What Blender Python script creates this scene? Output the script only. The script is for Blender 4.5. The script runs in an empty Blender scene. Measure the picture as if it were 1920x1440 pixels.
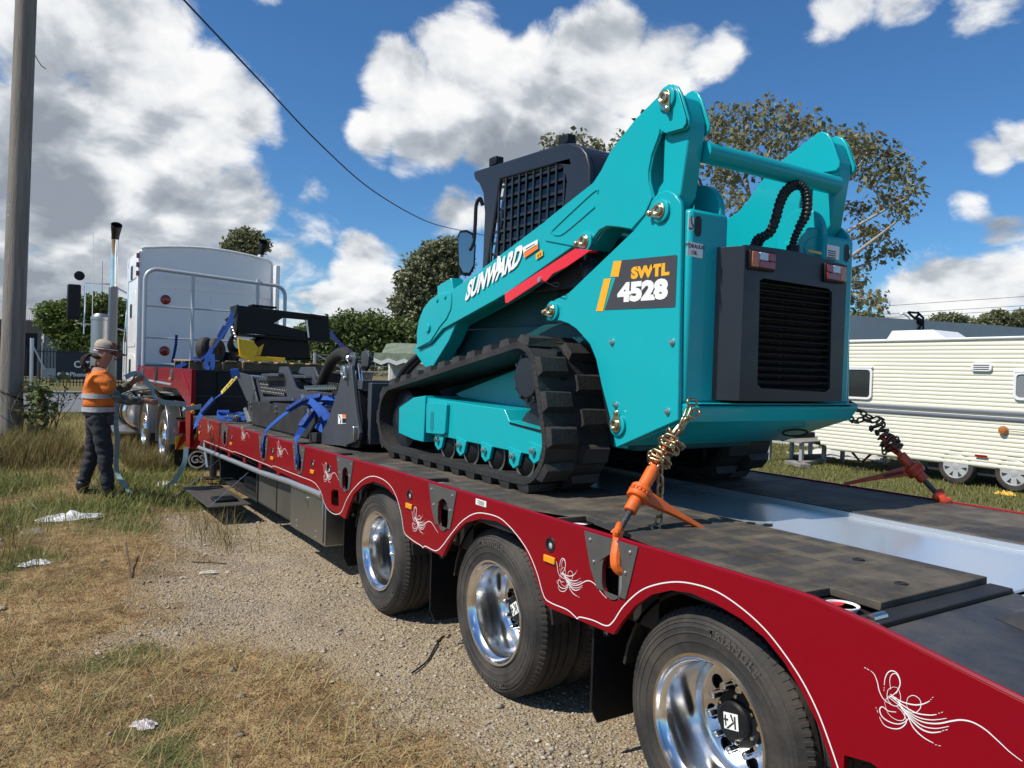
import bpy, bmesh, math, random
import numpy as np
from mathutils import Vector, Matrix, noise
from mathutils.geometry import tessellate_polygon
random.seed(7); rng = np.random.default_rng(7)
SC = bpy.context.scene
COL = SC.collection
R_ = math.radians

# ---------------------------------------------------------------- camera
YAW, PITCH, ROLL, FPX = 0.576903, -0.017809, 0.030954, 1447.44
_s, _c = math.sin(YAW), math.cos(YAW)
cf = Vector((_s*math.cos(PITCH), _c*math.cos(PITCH), math.sin(PITCH)))
_r = Vector((_c, -_s, 0)); _u = _r.cross(cf)
cr = _r*math.cos(ROLL) + _u*math.sin(ROLL); cu = -_r*math.sin(ROLL) + _u*math.cos(ROLL)
cam_d = bpy.data.cameras.new('camera'); cam = bpy.data.objects.new('camera', cam_d); COL.objects.link(cam)
cam_d.sensor_width = 36; cam_d.lens = 36*FPX/1920; cam_d.clip_start = .05; cam_d.clip_end = 2000
CAM = Vector((-2.151, 0, 1.757))
cam.matrix_world = Matrix(((cr.x, cu.x, -cf.x, CAM.x), (cr.y, cu.y, -cf.y, CAM.y), (cr.z, cu.z, -cf.z, CAM.z), (0, 0, 0, 1)))
SC.camera = cam

# ---------------------------------------------------------------- light
SUN_EL, SUN_AZ = R_(50), R_(-83)          # azimuth from +Y towards +X
sdir = Vector((math.sin(SUN_AZ)*math.cos(SUN_EL), math.cos(SUN_AZ)*math.cos(SUN_EL), math.sin(SUN_EL)))
sl = bpy.data.lights.new('sun', 'SUN'); sl.energy = 5.0; sl.angle = R_(.53); sl.color = (1, .945, .85)
so = bpy.data.objects.new('sun', sl); COL.objects.link(so); so.rotation_euler = sdir.to_track_quat('Z', 'Y').to_euler(); so.location = (-20, 5, 30)
SC.view_settings.view_transform = 'Standard'; SC.view_settings.look = 'None'
SC.view_settings.exposure = 0; SC.view_settings.gamma = 1; SC.view_settings.use_curve_mapping = False

# ---------------------------------------------------------------- world: nishita sky with cumulus
W = bpy.data.worlds.new('World'); SC.world = W; W.use_nodes = True
nt = W.node_tree; N = nt.nodes; L = nt.links; N.clear()
def nd(t, **k):
    n = N.new(t)
    for a, b in k.items(): setattr(n, a, b)
    return n
def val(sock, v):
    if isinstance(v, bpy.types.NodeSocket): L.new(v, sock)
    else: sock.default_value = v
def mth(op, a, b=0, c=None, clamp=False):
    n = nd('ShaderNodeMath', operation=op, use_clamp=clamp); val(n.inputs[0], a); val(n.inputs[1], b)
    if c is not None: val(n.inputs[2], c)
    return n.outputs[0]
def vmt(op, a, b):
    n = nd('ShaderNodeVectorMath', operation=op); val(n.inputs[0], a); val(n.inputs[1], b)
    return n.outputs['Value'] if op in ('DISTANCE', 'DOT_PRODUCT', 'LENGTH') else n.outputs[0]
def smooth(v, lo, hi, a=0., b=1.):
    n = nd('ShaderNodeMapRange', interpolation_type='SMOOTHSTEP'); val(n.inputs[0], v)
    for i, q in enumerate((lo, hi, a, b)): n.inputs[i+1].default_value = q
    return n.outputs[0]
sky = nd('ShaderNodeTexSky', sky_type='NISHITA'); sky.sun_disc = False
sky.sun_elevation = SUN_EL; sky.sun_rotation = SUN_AZ; sky.altitude = 50; sky.air_density = 1.0; sky.dust_density = .25; sky.ozone_density = 3.2
tc = nd('ShaderNodeTexCoord'); D = tc.outputs['Generated']
sep = nd('ShaderNodeSeparateXYZ'); L.new(D, sep.inputs[0])
zc = mth('ADD', mth('MAXIMUM', sep.outputs[2], 0.), .22)
cmb = nd('ShaderNodeCombineXYZ'); L.new(mth('DIVIDE', sep.outputs[0], zc), cmb.inputs[0]); L.new(mth('DIVIDE', sep.outputs[1], zc), cmb.inputs[1])
cmb.inputs[2].default_value = 0
PL = vmt('ADD', vmt('MULTIPLY', cmb.outputs[0], (.45, .45, .45)), vmt('MULTIPLY', D, (1.5, 1.5, 2.6)))
def fbm(vec, sc, det=9, rough=.56, dist=.25):
    n = nd('ShaderNodeTexNoise'); n.inputs['Scale'].default_value = sc; n.inputs['Detail'].default_value = det
    n.inputs['Roughness'].default_value = rough; n.inputs['Distortion'].default_value = dist; L.new(vec, n.inputs['Vector'])
    return n.outputs['Fac']
# cumulus banks: compass direction and angular size of each
BANKS = [(0.013,0.943,0.332,0.093,0.90), (0.096,0.936,0.339,0.115,1.00), (0.040,0.970,0.240,0.149,1.10), (0.153,0.949,0.274,0.121,1.10), (0.209,0.940,0.271,0.074,0.95), (0.078,0.986,0.150,0.144,1.05), (0.187,0.967,0.173,0.094,0.95), (0.019,0.998,0.062,0.099,1.00), (0.144,0.982,0.120,0.099,0.85), (0.003,0.988,0.152,0.114,1.00), (0.113,0.972,0.206,0.133,1.10), (0.291,0.936,0.196,0.039,0.45), (0.382,0.859,0.342,0.076,1.00), (0.455,0.815,0.359,0.096,1.10), (0.522,0.775,0.356,0.090,1.10), (0.580,0.727,0.367,0.102,1.15), (0.636,0.685,0.355,0.082,1.00), (0.676,0.639,0.366,0.056,0.85), (0.421,0.856,0.299,0.091,1.00), (0.511,0.804,0.304,0.105,1.10), (0.586,0.751,0.305,0.091,1.00), (0.366,0.889,0.276,0.052,0.80), (0.543,0.801,0.250,0.107,0.95), (0.481,0.850,0.216,0.067,0.80), (0.639,0.713,0.287,0.085,0.80), (0.450,0.830,0.330,0.090,1.05), (0.286,0.952,0.106,0.125,0.62), (0.378,0.922,0.085,0.128,0.66), (0.215,0.973,0.088,0.109,0.60), (0.884,0.462,0.072,0.120,0.60), (0.376,0.918,0.125,0.074,0.85), (0.335,0.937,0.096,0.060,0.75), (0.300,0.952,0.054,0.073,0.65), (0.408,0.907,0.100,0.068,0.85), (0.422,0.904,0.067,0.068,0.70), (0.297,0.947,0.120,0.040,0.60), (0.874,0.419,0.246,0.046,0.90), (0.882,0.392,0.263,0.050,0.95), (0.883,0.431,0.186,0.035,0.60), (0.898,0.411,0.157,0.046,0.75), (0.867,0.490,0.090,0.061,0.90), (0.891,0.443,0.101,0.071,1.00), (0.908,0.403,0.117,0.069,1.00), (0.858,0.509,0.072,0.049,0.85), (0.758,0.511,0.406,0.052,0.65), (0.787,0.469,0.401,0.062,0.65), (0.754,0.534,0.384,0.035,0.35), (0.829,0.408,0.382,0.060,0.50), (0.234,0.885,0.402,0.036,0.40)]
warp = nd('ShaderNodeTexNoise'); warp.inputs['Scale'].default_value = 5; warp.inputs['Detail'].default_value = 3; L.new(D, warp.inputs['Vector'])
DW = vmt('ADD', D, vmt('MULTIPLY', vmt('SUBTRACT', warp.outputs['Color'], (.5, .5, .5)), (.13, .13, .1)))
def banks(vec):
    acc = None
    for (bx, by, bz, r, w) in BANKS:
        d = vmt('DISTANCE', vmt('MULTIPLY', vec, (1, 1, 1.25)), (bx, by, bz*1.25))
        s = mth('MULTIPLY', smooth(d, r*1.25, r*.15), w)
        acc = s if acc is None else mth('MAXIMUM', acc, s)
    return acc
BK = banks(DW)
gen = smooth(fbm(PL, 1.05, 3, .5, 0), .52, .72, 0, .62)          # general scatter of cloud for the rest of the sky
outside = smooth(vmt('DOT_PRODUCT', D, (math.sin(R_(33))*.98, math.cos(R_(33))*.98, .2)), .76, .60)
low = smooth(sep.outputs[2], .25, .02, 0, .22)
base = mth('ADD', mth('MAXIMUM', BK, mth('MULTIPLY', gen, outside)), mth('MULTIPLY', low, outside))
f1 = fbm(PL, 4.2, 13, .60, .35); Loff = (-.035, .0, .055)
f2 = fbm(vmt('ADD', PL, Loff), 4.2, 13, .60, .35)
l1 = fbm(PL, 3.0, 4.5, .5, .2); l2 = fbm(vmt('ADD', PL, vmt('MULTIPLY', Loff, (1.6, 1, 1.6))), 3.0, 4.5, .5, .2)
fb = fbm(PL, 2.0, 4, .5, 0)
dens = mth('ADD', base, mth('MULTIPLY', mth('SUBTRACT', f1, .5), 1.45))
dens = mth('ADD', dens, mth('MULTIPLY', mth('SUBTRACT', fb, .5), .45))
alpha = smooth(dens, .30, .66)
thick = smooth(dens, .62, 1.30)
lit = mth('ADD', mth('MULTIPLY', mth('SUBTRACT', l1, l2), 2.2), .76)
lit = mth('ADD', lit, mth('MULTIPLY', mth('SUBTRACT', f1, f2), 1.1))
BKup = banks(vmt('ADD', DW, (-.02, 0, .085)))
self_sh = smooth(mth('ADD', BKup, mth('MULTIPLY', mth('SUBTRACT', l2, .5), 1.3)), .45, 1.0, 0, .88)
lit = mth('SUBTRACT', lit, mth('MULTIPLY', self_sh, mth('ADD', mth('MULTIPLY', thick, .75), .25)), clamp=True)
ramp = nd('ShaderNodeValToRGB'); L.new(lit, ramp.inputs[0]); cr_ = ramp.color_ramp
cr_.elements[0].position = .0; cr_.elements[0].color = (.30, .335, .385, 1)
cr_.elements[1].position = 1; cr_.elements[1].color = (1.0, 1.0, .985, 1)
e = cr_.elements.new(.4); e.color = (.50, .535, .58, 1)
e = cr_.elements.new(.72); e.color = (.84, .86, .88, 1)
bg1 = nd('ShaderNodeBackground'); bg1.inputs[1].default_value = .118
tint = nd('ShaderNodeMix', data_type='RGBA', blend_type='MULTIPLY'); tint.inputs['Factor'].default_value = 1.0
L.new(sky.outputs[0], tint.inputs['A']); tint.inputs['B'].default_value = (.44, .75, 1.0, 1); L.new(tint.outputs['Result'], bg1.inputs[0])
bg2 = nd('ShaderNodeBackground'); bg2.inputs[1].default_value = 1.0; L.new(ramp.outputs[0], bg2.inputs[0])
mx = nd('ShaderNodeMixShader'); L.new(mth('MULTIPLY', alpha, .97), mx.inputs[0]); L.new(bg1.outputs[0], mx.inputs[1]); L.new(bg2.outputs[0], mx.inputs[2])
wo = nd('ShaderNodeOutputWorld'); L.new(mx.outputs[0], wo.inputs[0])
W.cycles.sampling_method = 'MANUAL'; W.cycles.sample_map_resolution = 512


# ---------------------------------------------------------------- materials
MATS = {}
def M(name, col, rough=.5, metal=0., coat=0., var=None, bump=None, spec=.5, vscale=None, coatr=.05):
    """principled material; var=(scale, amount, other colour) mottles the colour, bump=(scale, strength)"""
    if name in MATS: return MATS[name]
    m = bpy.data.materials.new(name); m.use_nodes = True; t = m.node_tree; b = t.nodes['Principled BSDF']
    b.inputs['Base Color'].default_value = (*col, 1); b.inputs['Roughness'].default_value = rough
    b.inputs['Metallic'].default_value = metal; b.inputs['Coat Weight'].default_value = coat; b.inputs['Coat Roughness'].default_value = coatr
    b.inputs['Specular IOR Level'].default_value = spec
    tcx = t.nodes.new('ShaderNodeTexCoord').outputs['Object']
    if vscale:
        mp = t.nodes.new('ShaderNodeMapping'); mp.inputs['Scale'].default_value = vscale; t.links.new(tcx, mp.inputs[0]); tcx = mp.outputs[0]
    if var:
        n = t.nodes.new('ShaderNodeTexNoise'); n.inputs['Scale'].default_value = var[0]; n.inputs['Detail'].default_value = 6; n.inputs['Roughness'].default_value = .62
        t.links.new(tcx, n.inputs['Vector'])
        mr = t.nodes.new('ShaderNodeMapRange'); mr.inputs[1].default_value = .38; mr.inputs[2].default_value = .72; mr.inputs[4].default_value = var[1]
        t.links.new(n.outputs['Fac'], mr.inputs[0])
        x = t.nodes.new('ShaderNodeMix'); x.data_type = 'RGBA'; x.inputs['A'].default_value = (*col, 1); x.inputs['B'].default_value = (*var[2], 1)
        t.links.new(mr.outputs[0], x.inputs['Factor']); t.links.new(x.outputs['Result'], b.inputs['Base Color'])
        r = t.nodes.new('ShaderNodeMapRange'); r.inputs[3].default_value = max(.02, rough-.06); r.inputs[4].default_value = min(1, rough+.14)
        t.links.new(n.outputs['Fac'], r.inputs[0]); t.links.new(r.outputs[0], b.inputs['Roughness'])
    if bump:
        n = t.nodes.new('ShaderNodeTexNoise'); n.inputs['Scale'].default_value = bump[0]; n.inputs['Detail'].default_value = 5
        t.links.new(tcx, n.inputs['Vector'])
        bp = t.nodes.new('ShaderNodeBump'); bp.inputs['Strength'].default_value = bump[1]; bp.inputs['Distance'].default_value = .02
        t.links.new(n.outputs['Fac'], bp.inputs['Height']); t.links.new(bp.outputs[0], b.inputs['Normal'])
    MATS[name] = m; return m
def Mrand(name, cols, rough=.7, trans=0.):
    """leaf / blade material: colour picked per mesh island"""
    if name in MATS: return MATS[name]
    m = bpy.data.materials.new(name); m.use_nodes = True; t = m.node_tree; b = t.nodes['Principled BSDF']
    g = t.nodes.new('ShaderNodeNewGeometry'); r = t.nodes.new('ShaderNodeValToRGB'); cc = r.color_ramp
    cc.elements[0].color = (*cols[0], 1); cc.elements[1].color = (*cols[-1], 1)
    for i, c in enumerate(cols[1:-1]): cc.elements.new((i+1)/(len(cols)-1)).color = (*c, 1)
    t.links.new(g.outputs['Random Per Island'], r.inputs[0]); t.links.new(r.outputs[0], b.inputs['Base Color'])
    b.inputs['Roughness'].default_value = rough; b.inputs['Specular IOR Level'].default_value = .25
    if trans:
        o = t.nodes['Material Output']; tr = t.nodes.new('ShaderNodeBsdfTranslucent'); t.links.new(r.outputs[0], tr.inputs[0])
        mx_ = t.nodes.new('ShaderNodeMixShader'); mx_.inputs[0].default_value = trans
        t.links.new(b.outputs[0], mx_.inputs[1]); t.links.new(tr.outputs[0], mx_.inputs[2]); t.links.new(mx_.outputs[0], o.inputs[0])
    MATS[name] = m; return m

# ---------------------------------------------------------------- mesh builder
ORG = {}
def frame(d):
    d = Vector(d).normalized(); a = Vector((0, 0, 1)) if abs(d.z) < .9 else Vector((1, 0, 0))
    x = a.cross(d).normalized(); return x, d.cross(x)
class MB:
    def __init__(s): s.v = []; s.f = []; s.m = []; s.q = 0; s.cut = []
    def add(s, vs, fs):
        o = len(s.v); s.cut.append((o, len(s.f))); s.v += [tuple(v) for v in vs]; s.f += [tuple(i+o for i in f) for f in fs]; s.m += [s.q]*len(fs); return s
    def box(s, lo, hi, rz=0, piv=None, rot=None):
        (a, b, c), (d, e, f) = lo, hi
        vs = [Vector(p) for p in ((a, b, c), (d, b, c), (d, e, c), (a, e, c), (a, b, f), (d, b, f), (d, e, f), (a, e, f))]
        if rz: rot = Matrix.Rotation(rz, 3, 'Z')
        if rot is not None:
            p = Vector(piv) if piv else Vector(((a+d)/2, (b+e)/2, (c+f)/2)); vs = [rot @ (v-p)+p for v in vs]
        return s.add(vs, [(0, 3, 2, 1), (4, 5, 6, 7), (0, 1, 5, 4), (1, 2, 6, 5), (2, 3, 7, 6), (3, 0, 4, 7)])
    def prism(s, pts, a, b, ax=0, holes=()):
        """polygon in the plane normal to axis ax, extruded from a to b"""
        def P(p, t):
            return (t, p[0], p[1]) if ax == 0 else (p[0], t, p[1]) if ax == 1 else (p[0], p[1], t)
        loops = [list(pts)]+[list(h) for h in holes]; allp = [p for l in loops for p in l]; n = len(allp)
        vs = [P(p, a) for p in allp]+[P(p, b) for p in allp]; fs = []
        if holes:
            for t in tessellate_polygon([[Vector((p[0], p[1], 0)) for p in l] for l in loops]): fs.append(tuple(t)); fs.append(tuple(i+n for i in reversed(t)))
        else:
            fs.append(tuple(range(n))); fs.append(tuple(reversed(range(n, 2*n))))
        o = 0
        for l in loops:
            k = len(l)
            for i in range(k): j = (i+1) % k; fs.append((o+i, o+j, o+j+n, o+i+n))
            o += k
        return s.add(vs, fs)
    def tube(s, path, r, n=8, closed=False, caps=True):
        P = [Vector(p) for p in path]; k = len(P); vs = []; fs = []
        rs = r if hasattr(r, '__len__') else [r]*k
        x = None
        for i in range(k):
            if closed: d = P[(i+1) % k]-P[i-1]
            else: d = P[min(i+1, k-1)]-P[max(i-1, 0)]
            d = d.normalized() if d.length > 1e-9 else Vector((0, 0, 1))
            if x is None: x, y = frame(d)
            else:
                x = (x-d*x.dot(d)); x = x.normalized() if x.length > 1e-6 else frame(d)[0]; y = d.cross(x)
            for j in range(n):
                t = 2*math.pi*j/n; vs.append(P[i]+(x*math.cos(t)+y*math.sin(t))*rs[i])
        for i in range(k if closed else k-1):
            for j in range(n):
                a = i*n+j; b = i*n+(j+1) % n; i2 = (i+1) % k; fs.append((a, b, i2*n+(j+1) % n, i2*n+j))
        if caps and not closed: fs.append(tuple(reversed(range(n)))); fs.append(tuple(range((k-1)*n, k*n)))
        return s.add(vs, fs)
    def cyl(s, a, b, r, n=16, r2=None): return s.tube([a, b], [r, r if r2 is None else r2], n)
    def lathe(s, prof, o, ax, n=32, close=False):
        """prof: (radius, distance along axis)"""
        o = Vector(o); d = Vector(ax).normalized(); x, y = frame(d); vs = []; fs = []; k = len(prof)
        for (r, t) in prof:
            for j in range(n):
                q = 2*math.pi*j/n; vs.append(o+d*t+(x*math.cos(q)+y*math.sin(q))*r)
        for i in range(k if close else k-1):
            i2 = (i+1) % k
            for j in range(n): fs.append((i*n+j, i*n+(j+1) % n, i2*n+(j+1) % n, i2*n+j))
        if not close:
            if prof[0][0] > 1e-4: fs.append(tuple(reversed(range(n))))
            if prof[-1][0] > 1e-4: fs.append(tuple(range((k-1)*n, k*n)))
        return s.add(vs, fs)
    def ribbon(s, path, w, t=.003, side=None):
        """flat webbing along a path; side = width direction"""
        P = [Vector(p) for p in path]; k = len(P); vs = []; fs = []
        sides = side if isinstance(side, list) else [side]*k
        for i in range(k):
            d = (P[min(i+1, k-1)]-P[max(i-1, 0)]).normalized(); sd = Vector(sides[i]); sd = (sd-d*sd.dot(d)).normalized(); n = d.cross(sd)
            for a, b in ((-1, -1), (1, -1), (1, 1), (-1, 1)): vs.append(P[i]+sd*(w/2*a)+n*(t/2*b))
        for i in range(k-1):
            for j in range(4): fs.append((i*4+j, i*4+(j+1) % 4, i*4+4+(j+1) % 4, i*4+4+j))
        fs.append((3, 2, 1, 0)); o = (k-1)*4; fs.append((o, o+1, o+2, o+3))
        return s.add(vs, fs)
    def strip(s, pts, w, x, n=1):
        """flat line of width w (list or number) in the plane X=x through (y,z) points"""
        k = len(pts); vs = []; ws = w if hasattr(w, '__len__') else [w]*k
        for i in range(k):
            a = pts[max(i-1, 0)]; b = pts[min(i+1, k-1)]; dy, dz = b[0]-a[0], b[1]-a[1]; l = math.hypot(dy, dz) or 1
            vs += [(x, pts[i][0]-dz/l*ws[i]/2, pts[i][1]+dy/l*ws[i]/2), (x, pts[i][0]+dz/l*ws[i]/2, pts[i][1]-dy/l*ws[i]/2)]
        return s.add(vs, [(2*i, 2*i+1, 2*i+3, 2*i+2) for i in range(k-1)])
    def mesh(s, name, mats, off=(0, 0, 0), smooth=32, fix=True):
        me = bpy.data.meshes.new(name); o = Vector(off)
        me.from_pydata([tuple(Vector(v)-o) for v in s.v], [], s.f)
        for m in (mats if isinstance(mats, (list, tuple)) else [mats]): me.materials.append(m)
        if len(set(s.m)) > 1: me.polygons.foreach_set('material_index', s.m)
        if fix:
            b = bmesh.new(); b.from_mesh(me); bmesh.ops.recalc_face_normals(b, faces=b.faces); b.to_mesh(me); b.free()
        if smooth:
            me.polygons.foreach_set('use_smooth', [True]*len(me.polygons)); me.set_sharp_from_angle(angle=R_(smooth))
        me.update(); return me
    def build(s, name, mats, parent=None, bevel=0, smooth=32, label=None, fix=True, seg=2):
        off = Vector((0, 0, 0)); p = parent
        if parent is not None: off = ORG[parent]
        ob = bpy.data.objects.new(name, s.mesh(name, mats, off, smooth, fix)); COL.objects.link(ob)
        if parent is not None: ob.parent = parent
        ORG[ob] = off
        if bevel:
            md = ob.modifiers.new('bevel', 'BEVEL'); md.width = bevel; md.segments = seg; md.limit_method = 'ANGLE'; md.angle_limit = R_(38); md.use_clamp_overlap = True
        if label: ob['label'] = label
        return ob
def each(mb, name, mats, parent=None, **k):
    """one object per shape in the builder"""
    out = []; c = mb.cut+[(len(mb.v), len(mb.f))]
    for (v0, f0), (v1, f1) in zip(c[:-1], c[1:]):
        b = MB(); b.v = mb.v[v0:v1]; b.f = [tuple(i-v0 for i in f) for f in mb.f[f0:f1]]; b.m = mb.m[f0:f1]; out.append(b.build(name, mats, parent, **k))
    return out
def tag(o, label=None, cat=None, group=None, kind=None):
    for k, v in (('label', label), ('category', cat), ('group', group), ('kind', kind)):
        if v: o[k] = v
    return o
def thing(name, loc, label, cat, group=None):
    o = bpy.data.objects.new(name, None); COL.objects.link(o); o.location = loc; o.empty_display_size = .2; ORG[o] = Vector(loc)
    return tag(o, label, cat, group)
def place(mesh, name, parent, mat4, label=None):
    """a part sharing mesh data, posed by a world matrix"""
    o = bpy.data.objects.new(name, mesh); COL.objects.link(o); o.parent = parent; ORG[o] = ORG[parent]
    o.matrix_local = Matrix.Translation(-ORG[parent]) @ mat4
    if label: o['label'] = label
    return o
def basis(x, y, z, o): return Matrix(((x[0], y[0], z[0], o[0]), (x[1], y[1], z[1], o[1]), (x[2], y[2], z[2], o[2]), (0, 0, 0, 1)))
def orient(d, o, roll=0):
    x, y = frame(d); z = Vector(d).normalized(); c, s_ = math.cos(roll), math.sin(roll)
    return basis(x*c+y*s_, y*c-x*s_, z, o)
def bez(pts, n=10):
    """smooth curve through points (catmull-rom), any dimension"""
    P = [Vector(p) if len(p) == 3 else Vector((p[0], p[1], 0)) for p in pts]; out = []; k = len(P); dim = len(pts[0])
    for i in range(k-1):
        a, b, c, d = P[max(i-1, 0)], P[i], P[i+1], P[min(i+2, k-1)]
        for j in range(n):
            t = j/n; q = .5*((2*b)+(c-a)*t+(2*a-5*b+4*c-d)*t*t+(3*b-a-3*c+d)*t**3); out.append(q if dim == 3 else (q.x, q.y))
    out.append(P[-1] if dim == 3 else (P[-1].x, P[-1].y)); return out
def arc(c, r, a0, a1, n=16): return [(c[0]+r*math.cos(a0+(a1-a0)*i/n), c[1]+r*math.sin(a0+(a1-a0)*i/n)) for i in range(n+1)]
def stadium(cy, cz, w, h, n=8):
    r = w/2; k = h/2-r
    return arc((cy, cz+k), r, 0, math.pi, n)+arc((cy, cz-k), r, math.pi, 2*math.pi, n)
def rrect(cy, cz, w, h, r, n=4):
    o = []
    for sx, sy, a in ((1, 1, 0), (-1, 1, .5), (-1, -1, 1), (1, -1, 1.5)):
        o += arc((cy+sx*(w/2-r), cz+sy*(h/2-r)), r, a*math.pi, (a+.5)*math.pi, n)
    return o
def text_mesh(txt, size=1., bold=0., shear=0., space=1., align='CENTER', ext=0):
    cu_ = bpy.data.curves.new('lettering', 'FONT'); cu_.body = txt; cu_.size = size; cu_.offset = bold; cu_.shear = shear; cu_.space_character = space
    cu_.align_x = align; cu_.align_y = 'CENTER'; cu_.extrude = ext; cu_.resolution_u = 3
    ob = bpy.data.objects.new('lettering', cu_); COL.objects.link(ob)
    dg = bpy.context.evaluated_depsgraph_get(); me = bpy.data.meshes.new_from_object(ob.evaluated_get(dg))
    bpy.data.objects.remove(ob); bpy.data.curves.remove(cu_); return me
def lettering(name, txt, mat, parent, o, U, V, size, bold=0., shear=0., space=1., fn=None, align='CENTER', ext=.0006):
    me = text_mesh(txt, size, bold, shear, space, align, ext); U = Vector(U).normalized(); V = Vector(V).normalized(); n = U.cross(V); o = Vector(o); off = ORG[parent]
    for v in me.vertices:
        a, b, c = v.co
        v.co = (fn(a, b, c) if fn else o+U*a+V*b+n*c)-off
    me.materials.clear(); me.materials.append(mat); me.name = name
    ob = bpy.data.objects.new(name, me); COL.objects.link(ob); ob.parent = parent; ORG[ob] = off; return ob
def np_mesh(name, V, F, mat, parent=None, kind=None, smooth=False):
    """fast mesh from arrays; F is (n,3) or (n,4)"""
    me = bpy.data.meshes.new(name); n, k = F.shape
    me.vertices.add(len(V)); me.vertices.foreach_set('co', np.ascontiguousarray(V, dtype=np.float32).ravel())
    me.loops.add(n*k); me.loops.foreach_set('vertex_index', np.ascontiguousarray(F, dtype=np.int32).ravel())
    me.polygons.add(n); me.polygons.foreach_set('loop_start', np.arange(0, n*k, k, dtype=np.int32))
    if smooth: me.polygons.foreach_set('use_smooth', np.ones(n, dtype=bool))
    me.materials.append(mat); me.update(calc_edges=True); me.validate()
    ob = bpy.data.objects.new(name, me); COL.objects.link(ob); ORG[ob] = Vector((0, 0, 0))
    if parent is not None:
        me.transform(Matrix.Translation(-ORG[parent])); ob.parent = parent; ORG[ob] = ORG[parent]
    if kind: ob['kind'] = kind
    return ob

# paints and metals
RED = M('deep red paint', (.235, .001, .009), .28, 0, .22, var=(1.4, .25, (.185, .002, .009)), bump=(2.2, .03), spec=.2)
CYAN = M('turquoise paint', (.003, .385, .425), .27, 0, .16, var=(2.2, .55, (.010, .345, .375)), bump=(2.6, .05), spec=.28)
DARK = M('charcoal paint', (.017, .021, .029), .33, 0, .12, var=(3, .4, (.021, .025, .033)), spec=.35)
BLACK = M('black paint', (.007, .008, .010), .42, 0, 0, var=(6, .6, (.014, .014, .014)), spec=.28)
CHASSIS = M('chassis black', (.012, .012, .012), .55, 0, 0, var=(4, .8, (.035, .030, .025)))
GREY = M('tie plate grey', (.10, .10, .095), .45, .3, 0, var=(8, .5, (.13, .13, .12)))
CHROME = M('polished alloy', (.88, .88, .88), .13, 1., 0, var=(5, .6, (.68, .66, .63)), bump=(6, .05))
STEEL = M('brushed stainless', (.50, .49, .47), .33, 1., 0, var=(3, .5, (.40, .39, .37)))
ZINC = M('zinc plated steel', (.62, .62, .60), .28, 1.)
GOLDZ = M('yellow passivated steel', (.62, .52, .33), .25, 1., 0, var=(30, .8, (.45, .40, .30)))
CHAINM = M('gold chromate chain steel', (.50, .39, .22), .30, 1., 0, var=(40, 1., (.26, .21, .15)))
ALU = M('aluminium pipe', (.62, .63, .64), .38, .85)
TYRE = M('tyre rubber', (.022, .021, .020), .72, 0, 0, var=(5, .9, (.075, .062, .050)), bump=(60, .12))
TREAD = M('tyre tread rubber', (.020, .020, .020), .8, 0, 0, var=(12, .8, (.06, .052, .044)), bump=(80, .25))
RUBBER = M('track rubber', (.018, .018, .018), .62, 0, 0, var=(7, .9, (.042, .038, .034)), bump=(40, .2))
BLKRUB = M('black hose rubber', (.012, .012, .013), .42)
ORANGE = M('orange binder paint', (.80, .15, .012), .4, 0, .2, var=(18, .6, (.50, .075, .012)))
REDBIND = M('red orange binder paint', (.62, .065, .018), .45, 0, .2, var=(18, .6, (.45, .04, .014)))
AMBER = M('amber reflector', (.85, .33, .01), .2, 0, .5)
REDLENS = M('red lens', (.30, .008, .006), .15, 0, .8, var=(60, .5, (.18, .004, .004)))
CLEAR = M('clear lens', (.65, .66, .68), .12, .3, .8, var=(80, .7, (.3, .3, .32)))
WHITE = M('white truck paint', (.90, .89, .87), .25, 0, .4, var=(2, .25, (.85, .85, .83)))
WPRINT = M('white print', (.82, .82, .80), .4)
YPRINT = M('yellow print', (.85, .42, .01), .4)
GPRINT = M('dark grey print', (.055, .05, .055), .4)
BPRINT = M('black print', (.01, .01, .01), .5)
OPRINT = M('orange print', (.80, .20, .03), .5)
REDARM = M('red safety lock paint', (.75, .008, .012), .3, 0, .4)
YELLOW = M('yellow paint', (.85, .52, .0), .35, 0, .2)
BLUEW = M('blue webbing', (.006, .085, .40), .7, 0, 0, var=(30, .7, (.005, .045, .26)), bump=(300, .4))
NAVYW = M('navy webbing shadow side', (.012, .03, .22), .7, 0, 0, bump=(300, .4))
TEALW = M('pale teal webbing', (.30, .46, .48), .7, 0, 0, var=(14, .6, (.20, .34, .37)), bump=(300, .4))


# ================================================================ GROUND AND ROAD
def sst(a, b, x):
    t = np.clip((x-a)/(b-a), 0, 1); return t*t*(3-2*t)
def vnoise(x, y, sc, seed=0):
    """value noise for arrays"""
    x = np.asarray(x, float)*sc+seed*17.3; y = np.asarray(y, float)*sc+seed*9.1
    xi = np.floor(x).astype(np.int64); yi = np.floor(y).astype(np.int64); fx = x-xi; fy = y-yi; fx = fx*fx*(3-2*fx); fy = fy*fy*(3-2*fy)
    def h(a, b):
        n = (a*374761393+b*668265263) & 0x7fffffff; n = ((n ^ (n >> 13))*1274126177) & 0x7fffffff; return ((n ^ (n >> 16)) & 0xffff)/65535.
    return (h(xi, yi)*(1-fx)+h(xi+1, yi)*fx)*(1-fy)+(h(xi, yi+1)*(1-fx)+h(xi+1, yi+1)*fx)*fy
def fb2(x, y, sc, seed=0): return (vnoise(x, y, sc, seed)*.55+vnoise(x, y, sc*2.1, seed+1)*.28+vnoise(x, y, sc*4.3, seed+2)*.17)
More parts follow.
